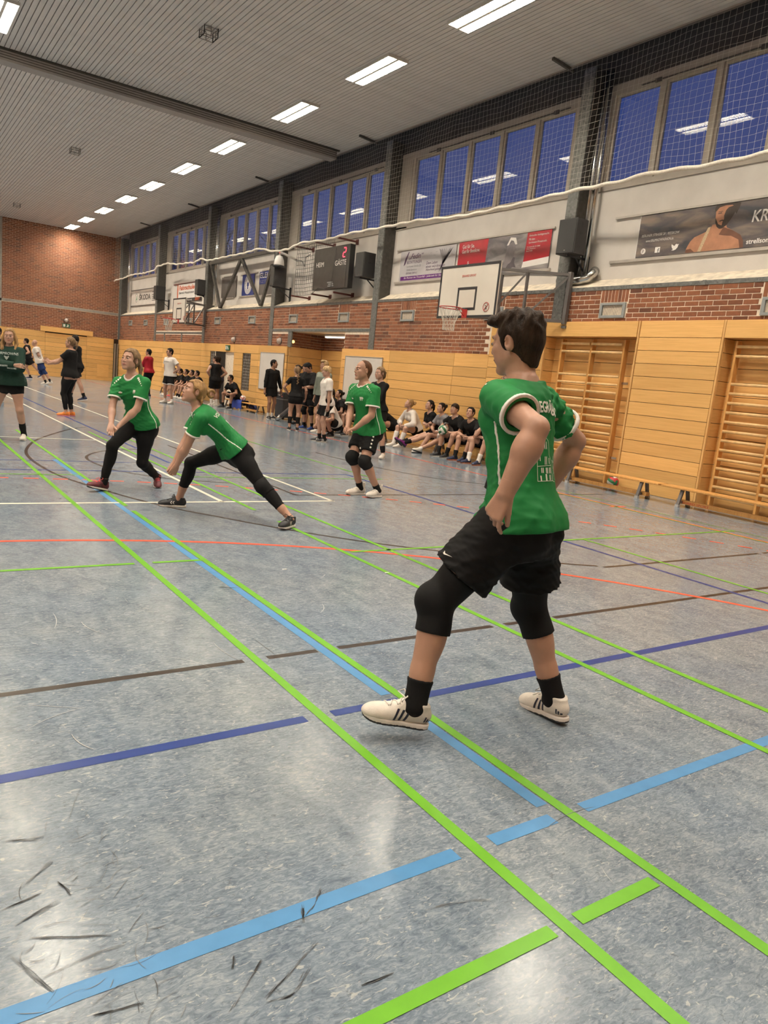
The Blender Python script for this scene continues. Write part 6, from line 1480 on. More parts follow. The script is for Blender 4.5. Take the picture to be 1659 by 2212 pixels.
FIGS['lunge'] = person(dict(H=1.72, fem=1, hi=True, res=.0072, skin='fair', hair=('tied', 'blond'), label='blond woman in a green jersey lunging low to the left with one leg stretched back',
    pos=(2.884, 6.65), th=162.5, pelvis=(.03, .011, .652), lean=(46, 4.4), twist=-12.4, ptwist=17, head=(12, 28, 1.3), shf=.025, bow=.03,
    fL=(-.50, .455, .004, 53, 3), fR=(.50, -.33, .000, -3.3, 0), hL=(.565, .03, .43), hR=(.585, -.035, .44), eL=(-.75, .9, -.3), eR=(-.6, -1, -.5), kL=(.6, .335, -.57), kR=(1, -.27, .61),
    curl=(60, 75, 50), thumb=15, spread=2,
    shirt=dict(JERSEY, ease=.016, sleeve=.60, hem=-.03, hipx=.016, wr=.006, seed=9, loose=.020, flare=.004), leggings=BLACK, ankle=.16, pads=dict(mat=CHAR, legs='L', t0=.86, t1=1.22, off=.012, knee=.016), shoes=dict(up='black', sole='white', lace='black', bow=True)))
FIGS['bald'] = person(dict(H=1.82, hi=True, res=.0072, skin='fair', hair=('receding', 'auburn'), label='balding man in a green jersey and black shorts with joined hands and white high shoes',
    pos=(5.173, 7.766), th=184.6, pelvis=(.016, -.049, .862), lean=(15, .1), twist=2.3, ptwist=2.7, head=(-14.6, 6, 1), bow=.02,
    fL=(-.051, .178, .004, 11.5, 2), fR=(.076, -.024, .0, -5, 0), hL=(.297, .033, .84), hR=(.343, -.054, .838), eL=(-.6, .915, -.5), eR=(-.6, -.85, -.5), kL=(1, .176, 0), kR=(1, .288, .018),
    curl=(35, 45, 25), dL=(.55, -.5, -.45), dR=(.5, .45, -.6), nL=(.3, -.5, .8), nR=(.2, .6, .75),
    shirt=dict(JERSEY, ease=.030, hem=-.13, sleeve=.66, wr=.007, seed=5, loose=.028), shorts=dict(mat=BLACK, leg=.72, ease=.012, loose=.022, wr=.003, flare=.016), pads=dict(mat=CHAR, t0=.86, t1=1.22, off=.012, knee=.018), socks=(BLACK, 1.80), shoes=dict(up='white', sole='white', lace='white', high=.045)))
FIGS['hidden'] = person(dict(H=1.70, fem=1, res=.011, skin='fair', hair=('bun', 'brown'), label='person in a green jersey almost hidden behind the shoulder of the nearest player', pos=(4.27, 4.36), th=150, shirt=dict(JERSEY), shorts=dict(mat=BLACK), socks=(BLACK, 1.7), shoes=dict(up='white')))
FIGS['hoodie'] = person(dict(H=1.70, fem=1, res=.0085, skin='pale', hair=('long', 'blond'), label='woman with long wavy hair and crossed arms in a dark green hoodie', pos=(1.747, 12.525), th=-112.3, pelvis=(.036, -.036, .885), lean=(1, -.8), head=(8.8, .9, .8),
    fL=(-.071, .151, 0, 5, 0), fR=(0, -.28, 0, -10, 0), hL=(.23, -.10, 1.10), hR=(.27, .10, 1.13), eL=(.3, 1, -.6), eR=(.3, -1, -.5), kL=(1, .176, 0), curl=(25, 35, 20),
    shirt=dict(mat=FOREST, sleeve=1.93, ease=.045, loose=.032, hem=-.12, neck=.008, wr=.006, seed=2, flare=.03, name='hoodie'), shorts=dict(mat=BLACK, leg=.42, ease=.012, loose=.014, flare=.006), socks=(BLACK, 1.52), shoes=dict(up='white', sole='white', lace='white')))

def st(**k): return dict(dict(res=.0105), **k)
CROSS = lambda s=1.: dict(hL=(.22*s, -.10*s, 1.12*s), hR=(.26*s, .09*s, 1.14*s), eL=(.3, 1, -.6), eR=(.3, -1, -.6), curl=(20, 30, 20))
HIPS = lambda s=1.: dict(hL=(.03*s, .20*s, 1.03*s), hR=(.03*s, -.20*s, 1.03*s), eL=(-.7, 1, .0), eR=(-.7, -1, .0), dL=(.5, -.5, -.5), dR=(.5, .5, -.5), curl=(30, 40, 30))
TEE = dict(sleeve=.58, ease=.026, loose=.024, hem=-.12, wr=.003)
LONG = dict(sleeve=1.96, ease=.014, loose=.012, hem=-.04, wr=.002)
SHORT = dict(mat=BLACK, leg=.68, ease=.014, loose=.026, flare=.02)
BLK_SH = dict(up='black', sole='white'); WHT_SH = dict(up='white', sole='white')
BG = [
 st(H=1.74, fem=1, build=1.18, skin='fair', hair=('pony', 'ash'), tail=(.0, .0), label='woman in black with orange running shoes holding both hands out before her', pos=(3.55, 17.43), th=150, lean=(-2, 0), hL=(.42, .10, 1.10), hR=(.46, -.10, 1.14), eL=(-.2, .6, -1), eR=(-.2, -.6, -1), dL=(.8, .0, .45), dR=(.8, 0, .5), nL=(-.3, -1, .2), nR=(-.3, 1, .2), fL=(.02, .09, 0, 5, 0), fR=(-.04, -.09, 0, -5, 0), curl=(8, 12, 8), shirt=dict(TEE, mat=BLACK, ease=.024), leggings=BLACK, ankle=.07, shoes=dict(up='orange', sole='pink')),
 st(H=1.90, skin='fair', hair=('short', 'dark'), label='man in a black shirt with white shoulder stripes walking behind the woman with orange shoes', pos=(4.86, 23.0), th=138, lean=(4, 0), hL=(.16, .10, 1.06), hR=(.30, -.12, 1.08), eL=(-1, .7, -.5), eR=(-1, -.7, -.5), fL=(-.34, .10, .02, 0, -12), fR=(.22, -.10, 0, 0, 6), head=(-10, 0, 0), shirt=dict(TEE, mat=BLACK, yoke=TRIM), shorts=SHORT, socks=(BLACK, 1.72), shoes=dict(up='navy', sole='white')),
 st(H=1.78, skin='fair', hair=('bald', 'light'), label='bald man in a white shirt and dark blue shorts running at the far end', pos=(5.45, 32.1), th=158, pelvis=(.04, 0, .90), lean=(16, 0), hL=(.20, .05, 1.08), hR=(.26, -.20, 1.05), eL=(-1, .6, -.3), eR=(-1, -.6, -.3), fL=(-.42, .08, .02, 0, -20), fR=(-.20, -.09, 0, 0, -5), shirt=dict(TEE, mat=OFFW, ease=.04, hem=-.2), shorts=dict(SHORT, mat=NAVYC, leg=.80), pads=NAVYC, socks=(BLACK, 1.75), shoes=dict(up='white', sole='white')),
 st(H=1.83, skin='fair', hair=('short', 'dark'), label='man in black running beyond the bald man at the far end', pos=(5.72, 36.5), th=158, pelvis=(.02, 0, .92), lean=(8, 0), hL=(.15, .2, 1.05), hR=(.22, -.2, 1.08), eL=(-1, .5, -.3), eR=(-1, -.5, -.3), fL=(-.62, .08, .08, 0, -25), fR=(-.06, -.1, 0, 0, 0), shirt=dict(TEE, mat=BLACK, sleeve=.1), shorts=SHORT, socks=(BLACK, 1.78), shoes=dict(up='navy', sole='white')),
 st(H=1.84, skin='warm', hair=('short', 'black'), label='dark figure behind the woman in the hoodie, cut by the left edge', pos=(2.55, 20.7), th=-120, shirt=dict(TEE, mat=BLACK), shorts=SHORT, socks=(BLACK, 1.55), shoes=dict(up='teal', sole='white')),
 st(H=1.80, skin='fair', hair=('short', 'black'), label='man in a red jacket standing by the far panelling with crossed arms', pos=(8.52, 28.2), th=132, head=(8, 0, 0), **CROSS(), shirt=dict(LONG, mat=REDC, ease=.035, loose=.026, hem=-.1, neck=.004, name='jacket'), shorts=dict(SHORT, leg=.78), socks=(BLACK, 1.5), shoes=dict(up='navy', sole='white')),
 st(H=1.86, skin='fair', hair=('short', 'dark'), glasses=True, label='man with glasses in a white shirt, hands on hips', pos=(8.2, 24.8), th=-158, head=(-14, 0, 0), **HIPS(), shirt=dict(TEE, mat=WHITE_, ease=.032), shorts=dict(SHORT, edge=TRIM, leg=.74), socks=(WHITE_, 1.8), shoes=dict(up='white', sole='grey'), fL=(0, .17, 0, 10, 0), fR=(0, -.17, 0, -10, 0)),
 st(H=1.78, skin='fair', hair=('short', 'brown'), label='man in a sleeveless black shirt with hands on hips by the open door', pos=(9.9, 25.05), th=95, head=(35, 0, 0), **HIPS(), shirt=dict(TEE, mat=BLACK, sleeve=.06, ease=.026), shorts=SHORT, socks=(WHITE_, 1.6), shoes=WHT_SH),
 st(H=1.78, skin='warm', hair=('short', 'dark'), label='man in dark blue behind the sleeveless man in the doorway', pos=(10.25, 25.7), th=120, shirt=dict(TEE, mat=DKBLUE, ease=.035), shorts=dict(SHORT, mat=DKBLUE), socks=(WHITE_, 1.7), shoes=WHT_SH),
 st(H=1.80, skin='tan', hair=('crop', 'black'), label='man in long black sleeves standing before the far white notice board', pos=(9.85, 20.45), th=-78, head=(38, 0, 0), hL=(.08, .33, .84), hR=(.05, -.27, .84), eL=(-1, .5, 0), eR=(-1, -.5, 0), fL=(-.05, .14, 0, 20, 0), fR=(.05, -.08, 0, -20, 0), shirt=dict(LONG, mat=BLACK, ease=.018), shorts=dict(SHORT, leg=.60), socks=(WHITE_, 1.72), shoes=BLK_SH),
 st(H=1.63, fem=1, skin='fair', hair=('braid', 'ash'), label='woman in black with a long braid, seen from behind', pos=(8.80, 16.82), th=66, head=(10, 0, 0), hL=(.16, .20, .93), hR=(.12, -.26, .84), eL=(-.8, 1, 0), shirt=dict(TEE, mat=BLACK, ease=.016, loose=.012, hem=-.02), shorts=dict(mat=BLACK, leg=.40, ease=.012, loose=.014, flare=.004), pads=dict(mat=BLACK, t0=1.3, t1=1.74), shoes=BLK_SH),
 st(H=1.70, fem=1, skin='fair', hair=('bun', 'brown'), label='woman in black in profile left of the woman with the braid', pos=(9.95, 18.95), th=158, hL=(.05, .22, .80), hR=(.1, -.22, .9), shirt=dict(LONG, mat=BLACK), leggings=BLACK, shoes=dict(up='black', sole='black')),
 st(H=1.80, skin='fair', hair=('short', 'black'), label='man in a wide black shirt looking down at a phone in his hands', pos=(9.5, 17.35), th=-165, lean=(8, 0), head=(0, -38, 0), hL=(.30, .05, 1.10), hR=(.30, -.08, 1.08), eL=(-.3, 1, -.6), eR=(-.3, -1, -.6), dL=(.7, -.6, .1), dR=(.8, .5, .1), curl=(30, 45, 30), fL=(.02, .19, 0, 12, 0), fR=(.0, -.13, 0, -12, 0), shirt=dict(TEE, mat=BLACK, sleeve=.92, ease=.05, loose=.055, hem=-.22, flare=.02), shorts=dict(SHORT, leg=.72), pads=BLACK, socks=(BLACK, 1.74), shoes=dict(up='blue', sole='white')),
 st(H=1.76, skin='fair', hair=('short', 'brown'), label='dark haired man whose head shows over the shoulder of the phone holder', pos=(9.80, 18.23), th=-140, head=(0, -20, 0), shirt=dict(TEE, mat=BLACK), shorts=SHORT, shoes=BLK_SH),
 st(H=1.69, skin='pale', hair=('fringe', 'light'), label='fair haired boy in a white shirt and black shorts with white side stripes', pos=(8.22, 14.25), th=168, head=(-14, -6, 0), hL=(.02, .22, .80), hR=(.10, -.20, .82), dL=(.2, 0, -1), eL=(-1, .3, 0), fL=(.0, .07, 0, 8, 0), fR=(.06, -.10, 0, -8, 0), shirt=dict(TEE, mat=WHITE_, sleeve=.72, hem=-.17, ease=.032), shorts=dict(SHORT, leg=.74, mat=BLACK), socks=(BLACK, 1.74), shoes=BLK_SH, build=.9),
 st(H=1.85, skin='fair', hair=('quiff', 'light'), label='person with curly blond hair in a grey green top behind the fair haired boy', pos=(9.35, 16.4), th=-170, shirt=dict(LONG, mat=SAGE, ease=.03, loose=.03, name='sweater'), shorts=SHORT, socks=(WHITE_, 1.6), shoes=WHT_SH),
 st(H=1.74, fem=1, skin='pale', hair=('pony', 'ash'), tail=(-.06, .03), label='woman with crossed arms in a long sleeved black top behind the balding player', pos=(7.93, 11.76), th=-165, head=(-6, 0, 0), **CROSS(.95), fL=(-.02, .22, 0, 25, -0), fR=(.10, -.20, 0, -10, 0), shirt=dict(LONG, mat=BLACK), shorts=dict(mat=BLACK, leg=.50, ease=.012, loose=.016, flare=.006), pads=dict(mat=BLACK, t0=1.58, t1=1.9, legs='L', off=.008), shoes=dict(up='white', sole='white', lace='white')),
]
# crouching and seated people: pelvis low, feet forward
def seat(x, y, th, H=1.72, lean=28, z=.435, feet=.46, sp_=.13, **k):
    d = dict(res=.0105, H=H, pos=(x, y), th=th, pelvis=(0, 0, z), lean=(lean, k.pop('side', 0)), fL=(feet, sp_, 0, 8, 0), fR=(feet, -sp_, 0, -8, 0), kL=(.6, .25, 1), kR=(.6, -.25, 1), bow=.045,
        hL=(.40, .10, .50), hR=(.38, -.10, .52), eL=(-.3, 1, -.3), eR=(-.3, -1, -.3), curl=(25, 35, 25), head=(0, lean*.75, 0))
    d.update(k); return d
XB = 10.40
BG += [
 seat(XB, 13.78, 178, 1.64, 30, fem=1, skin='pale', hair=('bun', 'blond'), head=(-18, 22, 0), label='seated woman in a white sweater with white knee socks', shirt=dict(LONG, mat=OFFW, ease=.03, loose=.028, hem=-.02, name='sweater'), shorts=dict(mat=BLACK, leg=.4, ease=.012, loose=.014, flare=.004), socks=(WHITE_, 1.30), pads=dict(mat=WHITE_, t0=1.25, t1=1.62), shoes=WHT_SH, feet=.50),
 seat(XB, 13.04, 172, 1.66, 24, fem=1, skin='pale', hair=('pony', 'dark'), head=(5, 16, 0), feet=.98, label='seated woman in black stretching out purple shoes', shirt=dict(TEE, mat=BLACK, ease=.014), shorts=dict(mat=BLACK, leg=.5, ease=.012, loose=.016, flare=.004), hL=(.22, -.08, .62), hR=(.24, .08, .64), socks=(BLACK, 1.62), shoes=dict(up='purple', sole='purple' if 0 else 'black'), fL=(.92, .02, .05, 5, 35), fR=(.98, -.12, .04, -5, 40)),
 seat(XB, 12.58, 176, 1.64, 28, fem=1, skin='fair', hair=('bun', 'dark'), head=(2, 12, 0), label='seated woman in a grey shirt with her legs stretched forward', shirt=dict(TEE, mat=GREYC, ease=.028), shorts=dict(mat=BLACK, edge=TRIM, leg=.6, ease=.02, loose=.03), hL=(.36, .10, .50), hR=(.38, -.06, .52), socks=(WHITE_, 1.84), shoes=dict(up='white', sole='black'), fL=(.80, .02, .0, 5, 12), fR=(.62, -.14, 0, -5, 0)),
 seat(XB, 12.12, 182, 1.72, 31, skin='fair', hair=('fringe', 'brown'), head=(12, 16, 0), label='seated man with a white striped shoulder holding a white and green ball', shirt=dict(TEE, mat=BLACK, yoke=TRIM), shorts=dict(SHORT), hL=(.38, .04, .53), hR=(.36, -.24, .58), socks=(CHAR, 1.62), shoes=BLK_SH, feet=.5),
 seat(XB, 11.58, 184, 1.70, 36, skin='fair', hair=('short', 'dark'), head=(16, 22, 0), label='seated dark haired man second from the near end of the bench', shirt=dict(TEE, mat=BLACK), shorts=SHORT, socks=(CHAR, 1.66), shoes=dict(up='navy', sole='orange'), feet=.5),
 seat(XB, 11.16, 188, 1.72, 36, skin='pale', hair=('fringe', 'ash'), head=(-8, 24, 0), label='seated man at the near end of the bench resting his chin on his hand', shirt=dict(TEE, mat=BLACK, sleeve=.7), shorts=SHORT, hL=(.36, -.06, .56), hR=(.36, .02, .80), dR=(-.25, .1, .95), nR=(-1, 0, 0), eR=(.3, -.6, -1), socks=(WHITE_, 1.62), shoes=dict(up='navy', sole='orange'), feet=.52),
 seat(XB, 14.72, 170, 1.72, 58, skin='fair', hair=('pony', 'dark'), fem=1, head=(0, 10, 0), label='person in black bent far forward on the bench behind the woman with crossed arms', shirt=dict(TEE, mat=BLACK), shorts=dict(mat=BLACK, leg=.45, ease=.012, loose=.016, flare=.004), hL=(.44, .08, .30), hR=(.44, -.08, .30), socks=(WHITE_, 1.6), shoes=WHT_SH),
 seat(9.25, 15.55, 185, 1.76, 34, z=.34, skin='warm', hair=('short', 'black'), feet=.12, label='crouching man in a white shirt behind the fair haired boy', shirt=dict(TEE, mat=OFFW), shorts=SHORT, hL=(.42, .12, .36), hR=(.42, -.16, .30), fL=(.16, .14, 0, 8, 0), fR=(.0, -.12, .04, -8, -25), kL=(1, .3, .6), kR=(1, -.3, .2), socks=(BLACK, 1.75), shoes=BLK_SH, head=(-20, 15, 0)),
 seat(XB-.1, 16.75, 172, 1.66, 30, fem=1, skin='fair', hair=('bun', 'dark'), label='seated dark haired woman in black left of the balding player', shirt=dict(TEE, mat=CHAR), shorts=dict(mat=BLACK, leg=.4, ease=.012, loose=.014, flare=.004), socks=(WHITE_, 1.75), shoes=WHT_SH, feet=.42),
 seat(XB, 17.35, 175, 1.68, 30, fem=1, skin='pale', hair=('pony', 'brown'), label='seated brown haired woman in black, left one of the pair left of the balding player', shirt=dict(TEE, mat=BLACK), shorts=dict(mat=BLACK, leg=.4, ease=.012, loose=.014, flare=.004), socks=(WHITE_, 1.75), shoes=WHT_SH, feet=.42),
 seat(XB, 16.2, 180, 1.72, 36, skin='fair', hair=('short', 'dark'), label='seated man partly hidden behind the shoulder of the balding player', shirt=dict(TEE, mat=BLACK), shorts=SHORT, socks=(BLACK, 1.7), shoes=BLK_SH),
 seat(XB+.02, 24.3, 196, 1.78, 32, skin='tan', hair=('crop', 'black'), beard=True, label='seated bearded man in black at the end of the bench with the blue cloth', shirt=dict(TEE, mat=BLACK, yoke=TRIM), shorts=SHORT, socks=(BLACK, 1.72), shoes=BLK_SH, feet=.42, sp_=.2, head=(-14, 8, 0)),
]
for (y, hs, lab, sh, hh) in ((30.35, 'long', 'far seated woman with long dark hair beside the man with glasses', BLACK, 'black'), (29.55, 'pony', 'far seated dark haired woman with red shoes looking left', BLACK, 'dark'), (28.85, 'bun', 'far seated woman in black, third along the far bench', BLACK, 'dark'), (28.2, 'pony', 'far seated woman in black beside the last figure of the far bench', CHAR, 'black'), (27.65, 'short', 'far seated dark haired person at the near end of the far bench', BLACK, 'black')):
    BG.append(seat(XB, y, 178, 1.68, 24, fem=0 if hs == 'short' else 1, skin='fair', hair=(hs, hh), label=lab, shirt=dict(TEE, mat=sh), shorts=dict(mat=BLACK, leg=.45, ease=.012, loose=.016, flare=.004), socks=(WHITE_ if y > 29 else BLACK, 1.75), shoes=dict(up='red' if 29 < y < 30 else 'white', sole='white'), feet=.5))
for sp in BG:
    sp.setdefault('pelvis', (0, 0, .95*sp['H']/1.8))
    FIGS[sp['label']] = person(sp)
# ---------------------------------------------------------------- jersey prints
def flat(polys):
    m_ = MB()
    for q in polys: m_.quad(*[(x, y, 0) for x, y in q])
    return m_.mesh('print', fix=False)
def disc(r, n=12, cx=0, cy=0): return [(cx+r*math.cos(2*math.pi*i/n), cy+r*math.sin(2*math.pi*i/n)) for i in range(n)]
f = FIGS['near']; J = f['J']; sh = f['shirt']; R_ = J['Lc']*-1; s = J['s']     # seen from behind: the wearer's right is to the right
Bk = J['Fc']; mid = J['N']-J['U']*.115*s-R_*.03
M_PR = pmat('jersey_print', (.74, .69, .60), .6, var=.05)
word = 'VOLLEGRÄNBU'; n_ = len(word)
for i, ch in enumerate(word):
    a = (i-(n_-1)/2)*.020; x = a*1.06; y = -abs(a)**2*1.5
    me = text_mesh(ch, .062, 0, align='CENTER', sx=.62, bold=.0016); me.transform(Matrix.Translation((x, y, 0))@Matrix.Rotation(-a*3.1, 4, 'Z'))
    decal('back_lettering', me, f, sh, mid, R_, J['U'], Bk, M_PR)
lines = []; EMS = np.array((.78, .60))
def seg(a, b, w=.0011):
    a, b = np.array(a)*EMS, np.array(b)*EMS; d = (b-a)/np.linalg.norm(b-a); q = np.array((-d[1], d[0]))*w; lines.append([tuple(a+q), tuple(b+q), tuple(b-q), tuple(a-q)])
for pl in ([(-.075, -.30), (-.07, -.14), (-.035, -.10), (-.03, -.03), (-.01, -.01), (.0, .02), (.012, -.01), (.03, -.03), (.035, -.12), (.055, -.16), (.06, -.30)], [(-.075, -.30), (.06, -.30), (.09, -.31)], [(-.07, -.20), (.055, -.195)],
           [(.065, -.30), (.085, -.24), (.08, -.16), (.10, -.18), (.115, -.13), (.12, -.22), (.105, -.30)], [(.02, .0), (.035, .03), (.06, .05)], [(-.05, -.08), (-.045, -.05), (-.03, -.04)], [(.09, -.22), (.105, -.2), (.095, -.25), (.11, -.25)]):
    for a, b in zip(pl[:-1], pl[1:]): seg(a, b)
for (x, y, w, h) in ((-.006, -.085, .006, .05), (.008, -.085, .006, .05), (-.05, -.165, .006, .03), (-.01, -.19, .006, .055), (.003, -.19, .006, .055), (.028, -.185, .007, .04), (-.04, -.245, .007, .035), (-.028, -.245, .007, .035), (-.002, -.25, .007, .04), (.008, -.25, .007, .04), (.028, -.25, .008, .04), (.042, -.25, .008, .04), (-.05, -.298, .010, .035), (-.006, -.298, .013, .045), (.026, -.295, .007, .036), (.038, -.295, .007, .036)):
    x, w, y, h = x*.78, w*.78, y*.6, h*.6; lines.append([(x-w/2, y), (x+w/2, y), (x+w/2, y+h), (x-w/2, y+h)])
for a in lines: pass
decal('back_emblem', flat(lines), f, sh, mid-J['U']*.095*s+R_*.015, R_, J['U'], Bk, M_PR)
# shorts emblem, shoe stripes
sho = f['shorts']; td = nrm(J['KL']-J['HL']); c = J['HL']+td*.445*s*.62
sw_ = [(-.028, .006), (-.022, -.006), (-.012, -.008), (.034, .008), (-.010, -.001), (-.018, .002)]
out_ = nrm(J['Lp']*.9+J['Fp']*.5); out_ = nrm(out_-td*np.dot(out_, td)); decal('shorts_emblem', flat([sw_]), f, sho, c, -nrm(np.cross(out_, -td)) if 0 else nrm(np.cross(-td, out_)), -td, -out_, M_PR)
M_STR = pmat('shoe_stripe', (.012, .014, .030), .5, var=.1)
def shoe_marks(fig, k, kind, mt, sides=(1, -1)):
    J = fig['J']; so = fig['shoe'+k]; A, T, U, s = J['A'+k], J['T'+k], J['Uf'+k], J['s']; Lf = np.cross(U, T)
    for sd in sides:
        o = A+(T*.055-U*.030+Lf*sd*.03)*s
        if kind == 'stripes':
            for j in range(3):
                x = -.022+j*.022; decal('stripe', flat([[(x, -.026), (x+.010, -.026), (x-.002, .022), (x-.012, .022)]]), fig, so, o, T, U, -Lf*sd, mt, .1, .0015)
            if sd == 1:
                for j in range(3): decal('heel_mark', flat([[(-.012+j*.010, -.012), (-.005+j*.010, -.012), (-.009+j*.010, -.002+j*.008), (-.016+j*.010, -.004+j*.008)]]), fig, so, A+(-T*.055-U*.035+Lf*sd*.02)*s, T, U, -Lf*sd, mt, .1, .0015)
        else:
            for j in range(2):
                x = -.015+j*.022; decal('chevron', flat([[(x, .016), (x+.010, .016), (x+.022, 0), (x+.012, 0)], [(x+.012, 0), (x+.022, 0), (x+.010, -.016), (x, -.016)]]), fig, so, o, -T if sd*0 else T, U, -Lf*sd, mt, .1, .0015)
for k in 'LR':
    shoe_marks(f, k, 'stripes', M_STR); shoe_marks(FIGS['lunge'], k, 'chevron', TRIM); shoe_marks(FIGS['pass'], k, 'chevron', SHOE['black'])
b_ = [v for v in FIGS.values() if v and v['J']['base'][0] == 8.22]
for k in 'LR': shoe_marks(b_[0], k, 'stripes', TRIM)
# chest marks and shoulder dots on the other jerseys
M_LOGO = pmat('print_logo_red', (.55, .12, .08), .6, var=.05)
for key in ('bald', 'pass', 'lunge', 'near'):
    f = FIGS[key]; J = f['J']; sh = f['shirt']; s = J['s']; Lw = J['Lc']; Fd = -J['Fc']; ct = J['P']+J['U']*.38*s
    if key in ('bald', 'pass'):
        decal('maker_mark', text_mesh('ako', .028, 0, align='CENTER', bold=.001), f, sh, ct-Lw*.085*s, Lw, J['U'], Fd, M_PR); decal('maker_dot', flat([[(-.012, -.010), (.0, -.010), (.0, -.004), (-.012, -.004)]]), f, sh, ct-Lw*.085*s, Lw, J['U'], Fd, M_LOGO)
        if key == 'bald': decal('chest_lettering', text_mesh('PP', .062, 0, align='CENTER', sx=.8, bold=.003), f, sh, ct+Lw*.085*s-J['U']*.01, Lw, J['U'], Fd, M_PR)
        else: decal('chest_lettering', text_mesh('PP', .05, 0, align='CENTER', sx=.6, bold=.002), f, sh, ct+Lw*.085*s, Lw, J['U'], Fd, M_PR)
    for k, sg in (('L', 1), ('R', -1)):
        a = J['N']-J['U']*.03*s+Lw*sg*.105*s+J['Fc']*.035*s; e_ = J['S'+k]+(J['E'+k]-J['S'+k])*.18+J['Fc']*.03*s
        dirn = nrm(-J['U']-J['Fc']*.55-Lw*sg*.25)
        for j in range(5):
            p_ = a+(e_-a)*(j/4); r_ = .0125-.0018*j; decal('shoulder_dot', flat([disc(r_, 10)]), f, sh, p_, Lw, nrm(np.cross(-dirn, Lw)), dirn, M_PR, .25, .002)
f = FIGS['lunge']; J = f['J']; sh = f['shirt']; s = J['s']
for (dy, tx, sz) in ((.36, 'VOLLEGRÄNBU', .055), (.16, '11', .16)): decal('back_lettering', text_mesh(tx, sz, 0, align='CENTER', sx=.7, bold=.001), f, sh, J['P']+J['U']*dy*s, -J['Lc'], J['U'], J['Fc'], M_PR)
f = FIGS['bald']; J = f['J']; s = J['s']; so = f['shorts']
td = nrm(J['KL']-J['HL']); dn = -nrm(J['Lp']*1.0+J['Fp']*.55)
for j in range(5): decal('side_mark', flat([disc(.012, 10)]), f, so, J['HL']+td*(.05+.048*j)*s, nrm(np.cross(-td, -dn)), -td, dn, M_PR, .3, .002)
decal('shorts_emblem', flat([disc(.015, 10)]), f, so, J['HL']+td*.27*s+J['Fp']*.05-J['Lp']*.02, J['Lp'], -td, -J['Fp'], M_PR, .3, .002)
f = FIGS['hoodie']; J = f['J']; sh = f['shirt']; s = J['s']; M_HP = pmat('hoodie_print', (.42, .45, .42), .7, var=.3, vscale=60)
decal('chest_lettering', text_mesh('DURMROWNS', .055, 0, align='CENTER', sx=.85), f, sh, J['P']+J['U']*.415*s, J['Lc'], J['U'], -J['Fc'], M_HP)
cr = [[(-.03, .03), (-.015, .022), (-.02, -.0), (-.035, .01)], [(.03, .03), (.015, .022), (.02, -.0), (.035, .01)], [(-.018, .018), (.018, .018), (.022, -.01), (.0, -.035), (-.022, -.01)]]
decal('crest', flat(cr), f, sh, J['P']+J['U']*.37*s, J['Lc'], J['U'], -J['Fc'], M_HP)
for k in 'LR':
    a, b = J['E'+k]+(J['W'+k]-J['E'+k])*.12, J['E'+k]+(J['W'+k]-J['E'+k])*.62; d = nrm(b-a); dn = nrm(-J['Fc']+J['U']*.15); q = nrm(d-dn*np.dot(d, dn)); L_ = np.linalg.norm(b-a)
    decal('sleeve_strip', flat([[(-L_/2+j*L_/7, -.012), (-L_/2+j*L_/7+L_/9, -.012), (-L_/2+j*L_/7+L_/9, .012), (-L_/2+j*L_/7, .012)] for j in range(7)]), f, sh, (a+b)/2, q, np.cross(-dn, q), dn, M_HP, .3, .003)
for v in FIGS.values():
    if v and v['root'].get('label', '').startswith('man with glasses'):
        J = v['J']; decal('chest_lettering', text_mesh('GUT SCHLAG', .045, 0, align='CENTER', sx=.8), v, v['shirt'], J['P']+J['U']*.38*J['s'], J['Lc'], J['U'], -J['Fc'], CHAR, .4, .004)
    if v and v['root'].get('label', '').startswith('fair haired boy'):
        J = v['J']; td = nrm(J['KL']-J['HL']); dn = -nrm(J['Lp']+J['Fp']*.2)
        for j in range(3): decal('side_stripe', flat([[(-.014+j*.012, -.13), (-.008+j*.012, -.13), (-.008+j*.012, .13), (-.014+j*.012, .13)]]), v, v['shorts'], J['HL']+td*.17, nrm(np.cross(-td, -dn)), -td, dn, TRIM, .3, .004)

# ---------------------------------------------------------------- balls, bag, case, table, phone
def ball(x, y, z, r, cols, lab, rot=(.4, .3, .2)):
    t = empty('volleyball', (x, y, z), lab, 'ball', 'volleyballs'); t.rotation_euler = rot
    # six faces of three curved panels each
    import itertools
    pal = [pmat('ball_'+c, v, .45, var=.05) for c, v in cols]
    for fi in range(6):
        ax = fi//2; sg = 1 if fi % 2 else -1
        for pn in range(3):
            m_ = MB(); n = 7; m2 = 4; idx = []
            for i in range(n+1):
                for j in range(m2+1):
                    u = -1+2*i/n; w = -1+2*(pn+j/m2)/3; u *= .975; w = w*.975
                    p = [0, 0, 0]; p[ax] = sg; p[(ax+1) % 3] = math.tan(u*math.pi/4); p[(ax+2) % 3] = math.tan(w*math.pi/4); v = Vector(p).normalized()*r
                    e_ = min(1-abs(u)/.975, 1); q_ = min(j, m2-j)/m2; m_.v.append(tuple(v*(1-.012*(q_ == 0))))
            for i in range(n):
                for j in range(m2): a = i*(m2+1)+j; m_.f.append((a, a+1, a+m2+2, a+m2+1)); m_.s.append(1)
            m_.build('panel', pal[(pn+ax) % len(pal)], t)
    me = MB(); bm = bmesh.new(); bmesh.ops.create_icosphere(bm, subdivisions=3, radius=r*.985); mm = bpy.data.meshes.new('seam'); bm.to_mesh(mm); bm.free(); link('seam', mm, M_GREYP, t)
W_, G_, R__ = ('white', (.72, .68, .60)), ('green', (.02, .16, .06)), ('red', (.50, .03, .03))
ball(10.80, 8.36, .106, .105, (W_, G_, R__), 'green white and red ball on the floor under the bench')
hl = FIGS.get('seated man with a white striped shoulder holding a white and green ball')['J']
